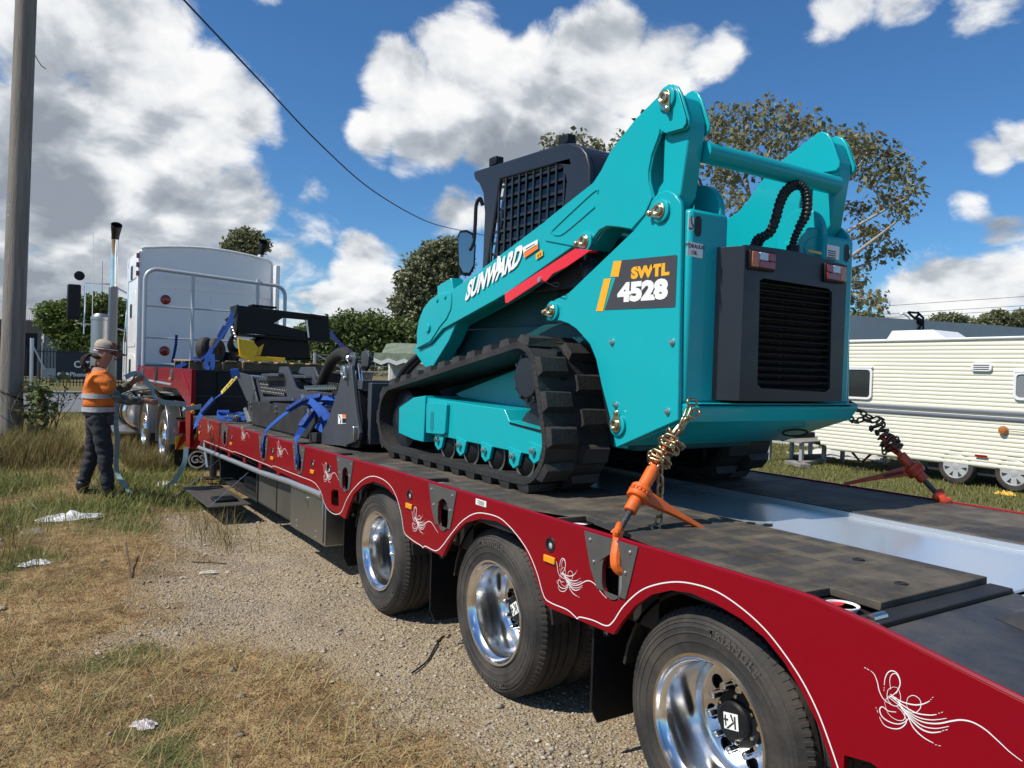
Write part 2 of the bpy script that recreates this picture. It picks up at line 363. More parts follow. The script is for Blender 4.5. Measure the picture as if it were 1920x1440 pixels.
def gh(x, y):
    x = np.asarray(x, float); y = np.asarray(y, float)
    m = sst(-.2, -1.3, x)*sst(4.5, 8.5, y)*sst(24, 19, y)*.15
    n = (fb2(x, y, 1.3, 3)-.5)*.05*sst(60, 20, np.abs(y))*sst(3., 2., np.abs(x-1.2)*0+np.maximum(x-2.2, -x*0))
    return m+n*sst(-.1, -.9, x)+(fb2(x, y, 5, 8)-.5)*.018*sst(30, 15, np.abs(y))
GRAVEL = [(-0.268,10.213),(-0.69,8.352),(-0.942,7.26),(-1.173,6.288),(-1.526,5.527),(-1.537,5.153),(-1.29,4.92),(-0.905,4.714),(-0.643,4.227),(-0.487,3.827),(-0.61,3.405),(-0.362,2.915)]
GRAVEL = GRAVEL+[(-.9, 1.6), (-.9, -3), (2.6, -3), (2.6, 10.4), (.3, 10.2)]
def inpoly(x, y, P):
    c = np.zeros(np.shape(x), bool); k = len(P)
    for i in range(k):
        (x1, y1), (x2, y2) = P[i], P[i-1]
        with np.errstate(divide='ignore', invalid='ignore'): c ^= ((y1 > y) != (y2 > y)) & (x < (x2-x1)*(y-y1)/((y2-y1) or 1e-9)+x1)
    return c
GREENS = [(-2.3, 8.6, 1.1), (-1.5, 9.2, 1.1), (-.6, 10.2, 1.0), (-.4, 11.8, .9), (-2.0, 7.1, .45), (-2.6, 6.6, .5), (-1.63, 5.0, .35), (-1.5, 4.1, .3), (-2.1, 3.1, .4), (-1.2, 8.2, .5), (-3, 11, 1.6), (-1.6, 3.5, .25)]
def zones(x, y):
    wx = (vnoise(x, y, 2.2, 5)-.5)*.55+(vnoise(x, y, 7, 6)-.5)*.22; wy = (vnoise(x, y, 2.2, 7)-.5)*.8+(vnoise(x, y, 7, 9)-.5)*.3
    x = np.asarray(x, float); y = np.asarray(y, float)
    g = sum(inpoly(x+wx+a*(.6+.1*y), y+wy+b*(.6+.1*y), GRAVEL).astype(float) for a, b in ((0, 0), (.12, .05), (-.12, .08), (.05, -.2), (-.06, .22), (.2, .18), (-.2, -.15), (.02, .35)))/8
    gr = np.zeros(np.shape(x))
    for (a, b, r) in GREENS: gr = np.maximum(gr, sst(r, r*.45, np.hypot(x-a+wx*.8, (y-b)+wy*.8)))
    lawn = sst(2.5, 3.0, x+wx*.4)*sst(30, 26, np.abs(y))
    far = sst(24, 27, y)
    gr = np.maximum(gr*(1-g*.8), np.maximum(lawn, far*.7)); g = g*(1-lawn)*(1-far)
    return g, gr
def axis_pts(a, b, c, d, fine, mid):
    """dense between b and c, coarser outward"""
    o = list(np.arange(b, c, fine))
    p = c; st = fine
    while p < d: o.append(p); st = min(st*1.22, 60); p += st
    o.append(d); p = b-fine; st = fine; l = []
    while p > a: l.append(p); st = min(st*1.22, 60); p -= st
    l.append(a); return np.array(sorted(l)+o)
xs = axis_pts(-500, -4.2, 1.6, 500, .06, 1); ys = axis_pts(-200, .6, 13., 700, .06, 1)
GX, GY = np.meshgrid(xs, ys); GZ = gh(GX, GY)
nx, ny = len(xs), len(ys)
idx = np.arange(nx*ny).reshape(ny, nx)
Fg = np.stack([idx[:-1, :-1].ravel(), idx[:-1, 1:].ravel(), idx[1:, 1:].ravel(), idx[1:, :-1].ravel()], 1)
def ground_mat():
    m = bpy.data.materials.new('ground dirt'); m.use_nodes = True; t = m.node_tree; b = t.nodes['Principled BSDF']; b.inputs['Roughness'].default_value = .95; b.inputs['Specular IOR Level'].default_value = .15
    def n(tp, **k):
        q = t.nodes.new(tp)
        for a, v in k.items(): setattr(q, a, v)
        return q
    co = n('ShaderNodeTexCoord').outputs['Object']
    def noise_(sc, det=6, ro=.6, v=co):
        q = n('ShaderNodeTexNoise'); q.inputs['Scale'].default_value = sc; q.inputs['Detail'].default_value = det; q.inputs['Roughness'].default_value = ro; t.links.new(v, q.inputs['Vector']); return q.outputs['Fac']
    def mr(v, a, b_, c=0, d=1):
        q = n('ShaderNodeMapRange'); t.links.new(v, q.inputs[0])
        for i, z in enumerate((a, b_, c, d)): q.inputs[i+1].default_value = z
        return q.outputs[0]
    def mix(f, a, b_):
        q = n('ShaderNodeMix', data_type='RGBA')
        for s, v in (('Factor', f), ('A', a), ('B', b_)):
            if isinstance(v, bpy.types.NodeSocket): t.links.new(v, q.inputs[s])
            else: q.inputs[s].default_value = v if s == 'Factor' else (*v, 1)
        return q.outputs['Result']
    at = n('ShaderNodeAttribute', attribute_name='zone'); sp = n('ShaderNodeSeparateColor'); t.links.new(at.outputs['Color'], sp.inputs[0])
    vo = n('ShaderNodeTexVoronoi'); vo.inputs['Scale'].default_value = 70; t.links.new(co, vo.inputs['Vector'])
    vo2 = n('ShaderNodeTexVoronoi'); vo2.inputs['Scale'].default_value = 30; t.links.new(co, vo2.inputs['Vector'])
    peb = n('ShaderNodeSeparateColor'); t.links.new(vo.outputs['Color'], peb.inputs[0])
    grav = mix(mr(noise_(2.3), .35, .68), (.36, .27, .165), (.47, .37, .235))
    grav = mix(mr(noise_(.7, 3), .5, .7), grav, (.25, .20, .145))
    grav = mix(mr(peb.outputs[0], .55, 1., 0, .75), grav, (.52, .46, .37))
    grav = mix(mr(peb.outputs[1], .72, 1., 0, .7), grav, (.10, .09, .085))
    straw = mix(mr(noise_(9, 8, .7), .38, .66), (.20, .115, .055), (.52, .36, .17))
    straw = mix(mr(noise_(40, 4, .7), .5, .75), straw, (.075, .05, .03))
    straw = mix(mr(noise_(1.5, 5, .6), .50, .68, 0, .75), straw, (.085, .052, .030)); straw = mix(mr(noise_(2.6, 6, .7), .58, .72, 0, .5), straw, (.42, .34, .20))
    green = mix(mr(noise_(6, 8, .7), .36, .64), (.075, .085, .026), (.17, .16, .06))
    c = mix(sp.outputs[0], straw, grav); c = mix(sp.outputs[1], c, green); t.links.new(c, b.inputs['Base Color'])
    h = n('ShaderNodeMath', operation='ADD'); t.links.new(mr(vo.outputs['Distance'], 0, .6, 1, 0), h.inputs[0]); t.links.new(noise_(120, 6, .7), h.inputs[1])
    h2 = n('ShaderNodeMath', operation='ADD'); t.links.new(h.outputs[0], h2.inputs[0]); t.links.new(mr(vo2.outputs['Distance'], 0, .5, .8, 0), h2.inputs[1])
    bp = n('ShaderNodeBump'); bp.inputs['Strength'].default_value = .9; bp.inputs['Distance'].default_value = .012; t.links.new(h2.outputs[0], bp.inputs['Height']); t.links.new(bp.outputs[0], b.inputs['Normal'])
    return m
ground = np_mesh('ground', np.stack([GX.ravel(), GY.ravel(), GZ.ravel()], 1), Fg, ground_mat(), kind='structure', smooth=True)
zg, zr = zones(GX.ravel(), GY.ravel())
ca = ground.data.color_attributes.new('zone', 'FLOAT_COLOR', 'POINT')
ca.data.foreach_set('color', np.stack([zg, zr, zr*0, zr*0+1], 1).astype(np.float32).ravel())
# side road crossing in front of the truck
ASPH = M('old grey asphalt', (.14, .145, .15), .9, var=(1.1, .7, (.19, .19, .19)), bump=(90, .3))
mb = MB(); mb.box((-70, 27.5, -.05), (70, 41, .03)); tag(mb.build('road', ASPH), kind='structure')
KERB = M('concrete kerb', (.33, .32, .30), .9, var=(5, .7, (.24, .23, .21)))
mb = MB(); mb.box((-70, 41.0, -.05), (70, 41.25, .14)); tag(mb.build('kerb', KERB, bevel=.02), kind='structure')
mb = MB(); mb.box((-70, 41.25, -.05), (70, 44.5, .10)); tag(mb.build('grass_verge', M('verge grass', (.12, .12, .045), .95, var=(3, .9, (.22, .19, .10)), bump=(30, .8))), kind='structure')


# ================================================================ LOW LOADER TRAILER
TR = thing('low_loader_trailer', (1.24, 4, 0), 'long dark red drop deck trailer with white pinstripe scrolls carrying the turquoise loader', 'trailer')
def dz(y): return 1.06 if y < 5 else 1.06-.085*(y-5)/6.9
top = [(-1.5, .62), (.35, .865), (1.30, 1.030), (1.52, 1.058), (1.6, 1.06), (5, 1.06), (11.15, .985)]
bot = [(11.032,0.676),(10.69,0.687),(9.147,0.699),(7.975,0.73),(6.906,0.718),(6.146,0.715),(6.052,0.668),(5.997,0.608),(5.57,0.589),(5.511,0.681),(5.412,0.8),(5.243,0.892),(5.051,0.946),(4.866,0.945),(4.689,0.9),(4.575,0.823),(4.525,0.683),(4.405,0.649),(3.995,0.651),(3.953,0.71),(3.874,0.801),(3.737,0.896),(3.582,0.945),(3.418,0.963),(3.263,0.948),(3.148,0.88),(3.064,0.785),(2.967,0.655),(2.923,0.641),(2.462,0.656),(2.411,0.725),(2.337,0.81),(2.241,0.883),(2.139,0.926),(2.034,0.943),(1.906,0.934),(1.798,0.915),(1.697,0.881),(1.613,0.824),(1.538,0.749),(1.478,0.668),(1.43,0.575)]
outline = top+bot+[(1.36, .40), (.6, .36), (-1.5, .30)]
PLATES = [2.50, 4.02, 5.60, 6.72, 7.85, 9.52]
LIGHTS = [(2.93, .94), (4.46, .94), (6.34, .92), (7.53, .90), (9.19, .88), (10.95, .86)]
holes = [stadium(y-.02, dz(y)-.165, .135, .20) for y in PLATES]+[stadium(y, z, .048, .075, 5) for y, z in LIGHTS]
holes += [[(5.862,0.774),(5.732,0.781),(5.712,0.668),(5.828,0.64),(5.877,0.649),(5.885,0.75)]]
holes += [[(5.974,0.96),(5.899,0.935),(5.969,0.892),(6.046,0.916)]]
holes += [[(1.385, .615), (1.385, .43), (1.06, .43), (1.12, .55), (1.20, .605), (1.30, .63)]]
mb = MB(); mb.prism(outline, 0, .022, 0, holes); flank = mb.build('side_panel', RED, TR, bevel=.003)
mb = MB(); mb.prism(outline, 2.478, 2.5, 0); mb.build('side_panel', RED, TR)
# bead along the top edge and rim of side coaming
mb = MB(); mb.tube([(.011, y, z+.002) for y, z in top], .009, 6); mb.tube([(2.489, y, z+.002) for y, z in top], .009, 6); each(mb, 'edge_bead', RED, TR)
# tie plates with oval holes, rivets, anchor posts
for y in PLATES:
    z = dz(y); q = [(y+.175, z-.004), (y-.175, z-.004), (y-.135, z-.155), (y-.11, z-.235), (y+.075, z-.235), (y+.125, z-.155)]
    mb = MB(); mb.prism(q, -.005, 0, 0, [stadium(y-.02, z-.165, .128, .19)]); tp = mb.build('tie_plate', GREY, TR, bevel=.0015)
    mb = MB()
    for a, b in ((.13, -.035), (-.13, -.035), (.10, -.125), (-.105, -.125)): mb.lathe([(.009, 0), (.008, .004), (.004, .007), (0, .0075)], (-.005, y+a, z+b), (-1, 0, 0), 10)
    each(mb, 'rivet', ZINC, tp)
    mb = MB(); mb.cyl((.07, y-.02, z-.32), (.07, y-.02, z-.02), .026, 12); mb.build('anchor_post', ALU, TR)
    mb = MB(); mb.box((.10, y-.2, z-.36), (.105, y+.2, z-.05)); mb.build('backing', CHASSIS, TR)
for y, z in LIGHTS+[(5.94, .92)]:
    mb = MB(); mb.lathe([(.026, .016), (.024, .004), (.014, -.004), (0, -.006)], (.004, y, z-.005), (1, 0, 0), 14); mb.build('marker_light', CLEAR, TR)
    mb = MB(); mb.lathe([(.037, .0), (.034, -.005), (.028, -.004), (.027, .01)], (0, y, z), (1, 0, 0), 16); mb.build('light_grommet', BLKRUB, TR)
for y, z in LIGHTS:
    mb = MB(); mb.box((-.012, y-.048, z-.085), (-.0005, y+.04, z-.052)); mb.build('side_reflector', AMBER, TR, bevel=.004)
# pinstriping
STR = [[(10.692,0.708),(9.825,0.717),(9.176,0.726),(9.123,0.714),(9.026,0.736),(8.331,0.742),(7.629,0.747),(7.536,0.743),(7.448,0.764),(7.022,0.766)],
       [(7.022,0.766),(6.636,0.769),(6.324,0.77),(6.174,0.737),(6.092,0.693),(6.051,0.647),(5.947,0.599),(5.788,0.588),(5.652,0.628),(5.548,0.739),(5.415,0.84),(5.216,0.942),(5.025,0.986),(4.806,0.972),(4.664,0.904),(4.573,0.789),(4.526,0.693),(4.429,0.668),(4.277,0.655),(4.254,0.647),(4.219,0.664),(4.119,0.662),(4.064,0.671),(3.999,0.713),(3.894,0.806),(3.774,0.899),(3.641,0.964),(3.512,0.986),(3.367,0.984),(3.228,0.936),(3.115,0.871),(3.032,0.785),(2.969,0.688),(2.911,0.67),(2.787,0.672),(2.727,0.659),(2.707,0.653),(2.688,0.666),(2.595,0.678),(2.509,0.68),(2.465,0.711),(2.405,0.791),(2.315,0.875),(2.228,0.925),(2.118,0.965),(2.015,0.982),(1.908,0.982),(1.8,0.956),(1.698,0.913),(1.614,0.855),(1.54,0.788),(1.48,0.711),(1.433,0.628),(1.396,0.554)]]
mb = MB()
for s_ in STR: mb.strip(bez(s_, 5), .005, -.0015)
mb.build('pinstripe', WPRINT, TR, fix=False, smooth=0)
SW = [([(1.309,0.901),(1.297,0.893),(1.287,0.874),(1.281,0.853),(1.27,0.836),(1.258,0.829),(1.241,0.825)], .004), ([(1.266,0.874),(1.264,0.896),(1.255,0.916),(1.241,0.924),(1.227,0.919),(1.219,0.898),(1.225,0.874),(1.237,0.857),(1.252,0.841)], .0045),
      ([(1.246,0.868),(1.25,0.892),(1.246,0.91),(1.234,0.919),(1.223,0.909),(1.22,0.889),(1.229,0.863)], .003), ([(1.238,0.879),(1.254,0.864),(1.255,0.84),(1.242,0.826),(1.223,0.83),(1.216,0.855),(1.224,0.878),(1.238,0.879)], .0028),
      ([(1.247,0.854),(1.214,0.846),(1.178,0.85),(1.152,0.862),(1.133,0.878)], .005), ([(1.249,0.849),(1.205,0.836),(1.169,0.83),(1.134,0.838),(1.113,0.848)], .005), ([(1.251,0.844),(1.205,0.828),(1.164,0.82),(1.125,0.828),(1.086,0.848)], .004),
      ([(1.245,0.855),(1.195,0.822),(1.155,0.812),(1.112,0.823),(1.071,0.847),(1.047,0.859),(1.019,0.864),(0.988,0.858),(0.957,0.842),(0.927,0.825),(0.898,0.814)], .0055), ([(1.223,0.834),(1.19,0.815),(1.154,0.801),(1.116,0.808),(1.079,0.829)], .004),
      ([(1.214,0.828),(1.19,0.81),(1.158,0.792),(1.128,0.792),(1.099,0.806)], .006), ([(1.19,0.807),(1.176,0.786),(1.149,0.771),(1.118,0.766)], .005), ([(1.198,0.843),(1.195,0.863),(1.179,0.876),(1.161,0.871),(1.158,0.85),(1.173,0.829),(1.191,0.828),(1.198,0.843)], .0028),
      ([(1.227,0.81),(1.25,0.804),(1.269,0.809),(1.277,0.797),(1.268,0.78),(1.244,0.774),(1.216,0.78),(1.194,0.8),(1.19,0.816)], .0045), ([(1.277,0.776),(1.262,0.759),(1.239,0.758),(1.216,0.767),(1.2,0.785),(1.197,0.799),(1.209,0.817),(1.228,0.828)], .004),
      ([(1.263,0.823),(1.252,0.846),(1.228,0.85),(1.214,0.833),(1.202,0.815),(1.205,0.796),(1.226,0.788),(1.25,0.796),(1.263,0.823)], .0025),
      ([(1.33,0.904),(1.324,0.903)], .005), ([(1.321,0.903),(1.314,0.901)], .005), ([(1.132,0.882),(1.129,0.884)], .004), ([(1.127,0.889),(1.124,0.892)], .004), ([(1.109,0.853),(1.104,0.855)], .004), ([(1.101,0.858),(1.097,0.861)], .004),
      ([(1.097,0.809),(1.091,0.813)], .004), ([(1.088,0.815),(1.082,0.819)], .004), ([(1.114,0.764),(1.109,0.765)], .004), ([(1.105,0.765),(1.099,0.767)], .004), ([(1.266,0.868),(1.266,0.864)], .004), ([(1.266,0.861),(1.266,0.857)], .004), ([(1.289,0.8),(1.287,0.797)], .004), ([(1.285,0.793),(1.282,0.787)], .004)]
A0 = SW[0][0][0]
ANCH = [(None, 1.0)]+[(p, 1.0) for p in [(2.889,0.889),(4.435,0.871),(6.087,0.955),(7.398,1.01),(8.766,1.041),(10.494,0.982)]]
for p, k in ANCH:
    mb = MB()
    for pts, w in SW:
        q = bez(pts, 6) if len(pts) > 2 else pts; n_ = len(q)
        q = [(a, b) if p is None else (p[0]+(a-A0[0])*k*.92, p[1]+(b-A0[1])*k*.92-.012) for a, b in q]
        ws = [w*.62*(.55+.6*math.sin(math.pi*min(1, i/(n_-1)*.95+.05))) for i in range(n_)]
        mb.strip(q, ws, -.0015-.0002*random.random())
    mb.build('scroll_decal', WPRINT, TR, fix=False, smooth=0)
mb = MB(); mb.box((-.002, 3.52, 1.018), (0, 3.63, 1.05)); lb = mb.build('data_label', WPRINT, TR)
mb = MB()
for i in range(4): mb.box((-.003, 3.54, 1.023+i*.006), (-.002, 3.60+.015*(i % 2), 1.0255+i*.006))
mb.build('label_print', GPRINT, lb)
# rub rail pipe and hangers
pipe = [(11.021,0.583),(10.048,0.602),(7.907,0.638),(7.014,0.674),(6.105,0.691)]
mb = MB(); mb.tube([(.012, a, b) for a, b in pipe], .027, 10); mb.build('rub_rail', ALU, TR)
for a, b in [(10.886,0.618),(10.021,0.631),(9.322,0.642),(8.612,0.657),(7.989,0.66),(7.352,0.679),(6.69,0.7),(6.119,0.697)]:
    mb = MB(); mb.prism([(a-.035, b-.03), (a+.03, b-.03), (a+.06, b+.13), (a-.09, b+.13)], .002, .018, 0); each(mb, 'rail_hanger', RED, TR, bevel=.002)
# deck substrate, mats, centre plate, ramp
mb = MB(); mb.prism([(-1.5, .50), (.35, .74), (1.30, .90), (1.6, .92), (5, .92), (11.9, .84)]+[(11.9, .942), (5, 1.028), (1.6, 1.028), (1.30, .998), (.35, .83), (-1.5, .585)], .024, 2.476, 0); mb.build('deck_frame', CHASSIS, TR)
def mat_rubber(name, squares=True):
    m = bpy.data.materials.new(name); m.use_nodes = True; t = m.node_tree; b = t.nodes['Principled BSDF']; b.inputs['Roughness'].default_value = .66; b.inputs['Specular IOR Level'].default_value = .22
    co = t.nodes.new('ShaderNodeTexCoord').outputs['Object']
    mp = t.nodes.new('ShaderNodeMapping'); mp.inputs['Rotation'].default_value = (0, 0, math.pi/2); mp.inputs['Location'].default_value = (.02, .05, 0); t.links.new(co, mp.inputs[0])
    nz = t.nodes.new('ShaderNodeTexNoise'); nz.inputs['Scale'].default_value = 3.2; nz.inputs['Detail'].default_value = 8; nz.inputs['Roughness'].default_value = .68; t.links.new(co, nz.inputs['Vector'])
    ad = t.nodes.new('ShaderNodeMix'); ad.data_type = 'RGBA'; ad.blend_type = 'ADD'; ad.inputs['Factor'].default_value = .03; t.links.new(mp.outputs[0], ad.inputs['A']); t.links.new(nz.outputs['Color'], ad.inputs['B'])
    br = t.nodes.new('ShaderNodeTexBrick'); br.offset = .5; br.inputs['Scale'].default_value = 1; br.inputs['Brick Width'].default_value = .18; br.inputs['Row Height'].default_value = .22; br.inputs['Mortar Size'].default_value = .034
    br.inputs['Mortar Smooth'].default_value = .25; t.links.new(ad.outputs['Result'], br.inputs['Vector'])
    r = t.nodes.new('ShaderNodeValToRGB'); t.links.new(nz.outputs['Fac'], r.inputs[0]); e0 = r.color_ramp.elements
    e0[0].position = .40; e0[0].color = (.058, .050, .041, 1); e0[1].position = .66; e0[1].color = (.160, .132, .096, 1)
    n2 = t.nodes.new('ShaderNodeTexNoise'); n2.inputs['Scale'].default_value = 1.3; n2.inputs['Detail'].default_value = 4; t.links.new(co, n2.inputs['Vector'])
    mr = t.nodes.new('ShaderNodeMapRange'); mr.inputs[1].default_value = .34; mr.inputs[2].default_value = .52; mr.inputs[4].default_value = .55; t.links.new(n2.outputs['Fac'], mr.inputs[0])
    ml = t.nodes.new('ShaderNodeMath'); ml.operation = 'MULTIPLY'; inv = t.nodes.new('ShaderNodeMath'); inv.operation = 'SUBTRACT'; inv.inputs[0].default_value = 1; t.links.new(br.outputs['Fac'], inv.inputs[1])
    t.links.new(inv.outputs[0], ml.inputs[0]); t.links.new(mr.outputs[0], ml.inputs[1])
    x = t.nodes.new('ShaderNodeMix'); x.data_type = 'RGBA'; t.links.new(r.outputs[0], x.inputs['A']); x.inputs['B'].default_value = (.030, .036, .046, 1)
    if not squares: b.inputs['Roughness'].default_value = .42; b.inputs['Specular IOR Level'].default_value = .35
    if squares: t.links.new(ml.outputs[0], x.inputs['Factor'])
    else: x.inputs['Factor'].default_value = .55
    t.links.new(x.outputs['Result'], b.inputs['Base Color'])
    n3 = t.nodes.new('ShaderNodeTexNoise'); n3.inputs['Scale'].default_value = 45; n3.inputs['Detail'].default_value = 6; t.links.new(co, n3.inputs['Vector'])
    bp = t.nodes.new('ShaderNodeBump'); bp.inputs['Strength'].default_value = .35; bp.inputs['Distance'].default_value = .006; t.links.new(n3.outputs['Fac'], bp.inputs['Height']); t.links.new(bp.outputs[0], b.inputs['Normal'])
    return m
MAT = mat_rubber('dusty deck rubber'); MAT2 = mat_rubber('clean deck rubber', False)
POCK = [(.03, 2.86, .17), (.05, 4.25, .14), (.05, 5.85, .12), (.05, 6.9, .12)]
cuts = [1.385, 3.42, 5.0, 7.4, 9.6, 11.88]
for side in (0, 1):
    x0, x1 = ((.024, .842), (1.626, 2.476))[side]
    for i in range(len(cuts)-1):
        a, b = cuts[i]+.004, cuts[i+1]-.004; za, zb = dz(a), dz(b)
        mb = MB(); poly = [(x0, a), (x1, a), (x1, b), (x0, b)]
        if i == 0 and side == 0: poly = [(.17, a), (x1, a), (x1, b), (x0, b), (x0, 1.585), (.18, 1.575)]
        hs = []
        if side == 0:
            for (px_, py_, w_) in POCK:
                if a < py_-.1 and py_+.12 < b: hs.append([(px_, py_-.09), (px_+w_, py_-.10), (px_+w_+.02, py_+.08), (px_, py_+.09)])
        mb.prism(poly, 0, .03, 2, hs)
        mb.v = [(p[0], p[1], p[2]+za-.03+(zb-za)*(p[1]-a)/(b-a)) for p in mb.v]
        mb.build('deck_mat', MAT, TR, bevel=.004, smooth=25)
PLATE = M('blue grey centre plate', (.60, .65, .70), .16, .5, 0, var=(.9, .8, (.62, .63, .64)))
mb = MB(); mb.prism([(1.30, 1.030), (5, 1.042), (11.88, .956), (11.88, .944), (5, 1.03), (1.30, 1.018)], .846, 1.60, 0); mb.build('centre_plate', PLATE, TR, bevel=.003)
mb = MB(); mb.prism([(-.6, .70), (.35, .846), (1.295, 1.012), (1.295, 1.000), (.35, .834), (-.6, .69)], .846, 1.60, 0); mb.build('centre_plate', PLATE, TR, bevel=.002)
mb = MB(); mb.prism([(-.6, .728), (.35, .872), (1.29, 1.040), (1.29, 1.0), (.35, .834), (-.6, .69)], 1.602, 1.622, 0); mb.prism([(1.30, 1.055), (5, 1.055), (11.88, .97), (11.88, .944), (1.30, 1.0)], 1.602, 1.622, 0); each(mb, 'plate_lip', ALU, TR)
mb = MB(); mb.box((.024, 1.30, 1.015), (.84, 1.38, 1.040)); mb.box((1.63, 1.30, 1.015), (2.476, 1.38, 1.040)); each(mb, 'hinge_strip', CHASSIS, TR, bevel=.004)
mb = MB(); mb.cyl((.03, 1.335, 1.043), (.10, 1.335, 1.043), .014, 10); mb.build('hinge_pin', ZINC, TR)
for x0, x1 in ((.024, .842), (1.626, 2.476)):
    mb = MB(); mb.prism([(-1.5, .615), (.35, .862), (1.295, 1.026), (1.295, .996), (.35, .832), (-1.5, .585)], x0, x1, 0); rm = mb.build('ramp_mat', MAT2, TR, bevel=.004)
    for (cx, cy) in ((x0+.60, 1.12), (x0+.52, .92), (x0+.62, .62), (x0+.5, .38), (x0+.2, .75), (x0+.25, .2)):
        zc = .862+(cy-.35)*.1735 if cy > .35 else .862-(.35-cy)*.1335
        n_ = 9; vs = []; fs = []
        for i in range(n_):
            for j in range(n_):
                u_, v_ = i/(n_-1)*2-1, j/(n_-1)*2-1; w_ = (1-u_**4)*(1-v_**4)
                px_, py_ = cx+u_*.12, cy+v_*.085; zz = .862+(py_-.35)*(.1735 if py_ > .35 else .1335); vs.append((px_, py_, zz+.0015+.032*w_*(1-.35*math.exp(-((u_-.2*v_)*4)**2)*(1-abs(v_)))))
        for i in range(n_-1):
            for j in range(n_-1): fs.append((i*n_+j, (i+1)*n_+j, (i+1)*n_+j+1, i*n_+j+1))
        mb = MB(); mb.add(vs, fs); mb.build('raised_pad', MAT2, rm, fix=False, smooth=60)
# pockets in the deck with red and white rim
for (px_, py_, w_) in POCK+[(.028, 1.48, .14)]:
    z = dz(py_)-.030
    mb = MB(); mb.lathe([(.055, .001), (.055, .006), (.048, .006), (.044, -.02), (.044, .001)], (px_+.075, py_, z+.001), (0, 0, 1), 20); rg = mb.build('pocket_ring', WPRINT, TR)
    mb = MB(); mb.prism([(px_+.075, py_)]+arc((px_+.075, py_), .043, .3, 2.6, 10), z+.002, z+.004, 2); mb.build('reflective_patch', REDARM, rg)
for q in [(0.632,1.763),(0.826,2.446),(0.872,2.384),(0.444,1.482)]: 
    mb = MB(); mb.lathe([(.022, -.004), (.022, .004), (.012, .005), (.011, -.002)], (q[0], q[1], 1.061), (0, 0, 1), 14); mb.build('deck_stud', CHASSIS, TR)
# running gear
def make_tyre():
    b = MB(); pr = [(.262, .02), (.275, .012), (.30, .010), (.318, .006), (.321, .0025), (.325, .004), (.345, .001), (.352, .0005), (.355, -.003), (.359, .0), (.375, .0), (.377, -.0025), (.380, .0), (.392, .003), (.394, .0005), (.397, .004), (.405, .010), (.408, .008), (.411, .013), (.428, .030), (.4425, .048)]
    gx = [.048, .085, .089, .099, .103, .130, .134, .144, .148, .178, .182, .192, .196, .226, .230]
    for i, g in enumerate(gx[1:]):
        k = i % 4; pr.append((.4445 if k in (0, 3) else .432, g))
    pr += [(.4425, .256), (.428, .274), (.38, .296), (.30, .290), (.262, .278), (.255, .22), (.25, .15), (.255, .06)]
    b.lathe(pr, (0, 0, 0), (1, 0, 0), 64, True)
    for i in range(90):                                   # shoulder sipes
        a = 2*math.pi*i/90; c_, s_ = math.cos(a), math.sin(a); t_ = Vector((0, -s_, c_))
        p0 = Vector((.030, c_*.4275, s_*.4275)); p1 = Vector((.052, c_*.4445, s_*.4445)); n_ = Vector((-.5, c_*.8, s_*.8))*.0035
        b.add([p0-t_*.009, p0+t_*.009, p1+t_*.009, p1-t_*.009, p0-t_*.007+n_, p0+t_*.007+n_, p1+t_*.007+n_, p1-t_*.007+n_], [(4, 5, 6, 7), (0, 1, 5, 4), (1, 2, 6, 5), (2, 3, 7, 6), (3, 0, 4, 7)])
    return b
def make_rim():
    b = MB(); b.lathe([(.268, .030), (.282, .010), (.279, .001), (.268, .002), (.262, .014), (.257, .03), (.244, .042), (.240, .075), (.2385, .15), (.238, .205), (.225, .226), (.214, .231), (.214, .240), (.245, .232), (.25, .10), (.262, .045)], (0, 0, 0), (1, 0, 0), 64, True)
    hs = [[(math.cos(a+t)*0+.170*math.cos(a)+.031*math.cos(t), .170*math.sin(a)+.031*math.sin(t)) for t in [2*math.pi*j/14 for j in range(14)]] for a in [2*math.pi*(i+.5)/8 for i in range(8)]]
    b.prism(arc((0, 0), .2155, 0, 2*math.pi*63/64, 63), .229, .239, 0, hs+[arc((0, 0), .085, 0, 2*math.pi*31/32, 31)])
    return b
tyre_me = make_tyre().mesh('tyre', TYRE, smooth=35); rim_me = make_rim().mesh('wheel', CHROME, smooth=30)
b = MB(); b.lathe([(.118, .232), (.116, .222), (.112, .216), (.085, .215)], (0, 0, 0), (1, 0, 0), 40); b.prism(arc((0, 0), .20, 0, 2*math.pi*31/32, 31), .262, .264, 0); hubback_me = b.mesh('hub_plate', BLACK)
b = MB()
b.lathe([(.092, .232), (.096, .198), (.104, .196), (.104, .184), (.100, .181), (.076, .180), (.074, .160), (.066, .150), (0, .148)], (0, 0, 0), (1, 0, 0), 40)
cap_me = b.mesh('hub_cap', BLACK, smooth=30)
b = MB(); b.lathe([(.020, .228), (.020, .210), (.0165, .205), (.0155, .160), (.010, .153), (0, .152)], (0, 0, .1275), (1, 0, 0), 12)
nut_me = b.mesh('nut_cover', CHROME, smooth=30)
b = MB()
for i in range(6):
    a = 2*math.pi*(i+.3)/6; b.lathe([(.008, .183), (.007, .172), (0, .171)], (0, .089*math.cos(a), .089*math.sin(a)), (1, 0, 0), 8)
bolt_me = b.mesh('cap_bolt', CHROME)
b = MB(); b.prism([(-.025, .042), (.042, .018), (.025, -.042), (-.042, -.018)], .1465, .1478, 0); b.q = 1
for q in ([(-.030, -.017), (-.023, -.020), (-.010, .026), (-.017, .029)], [(-.018, .004), (-.008, .0), (.016, -.036), (.006, -.033)], [(-.016, .002), (-.006, .004), (.010, .024), (.002, .027)], [(.012, -.004), (.032, -.011), (.034, -.004), (.014, .003)], [(.016, -.027), (.022, -.029), (.034, .010), (.028, .013)]): b.prism(q, .1455, .1464, 0)
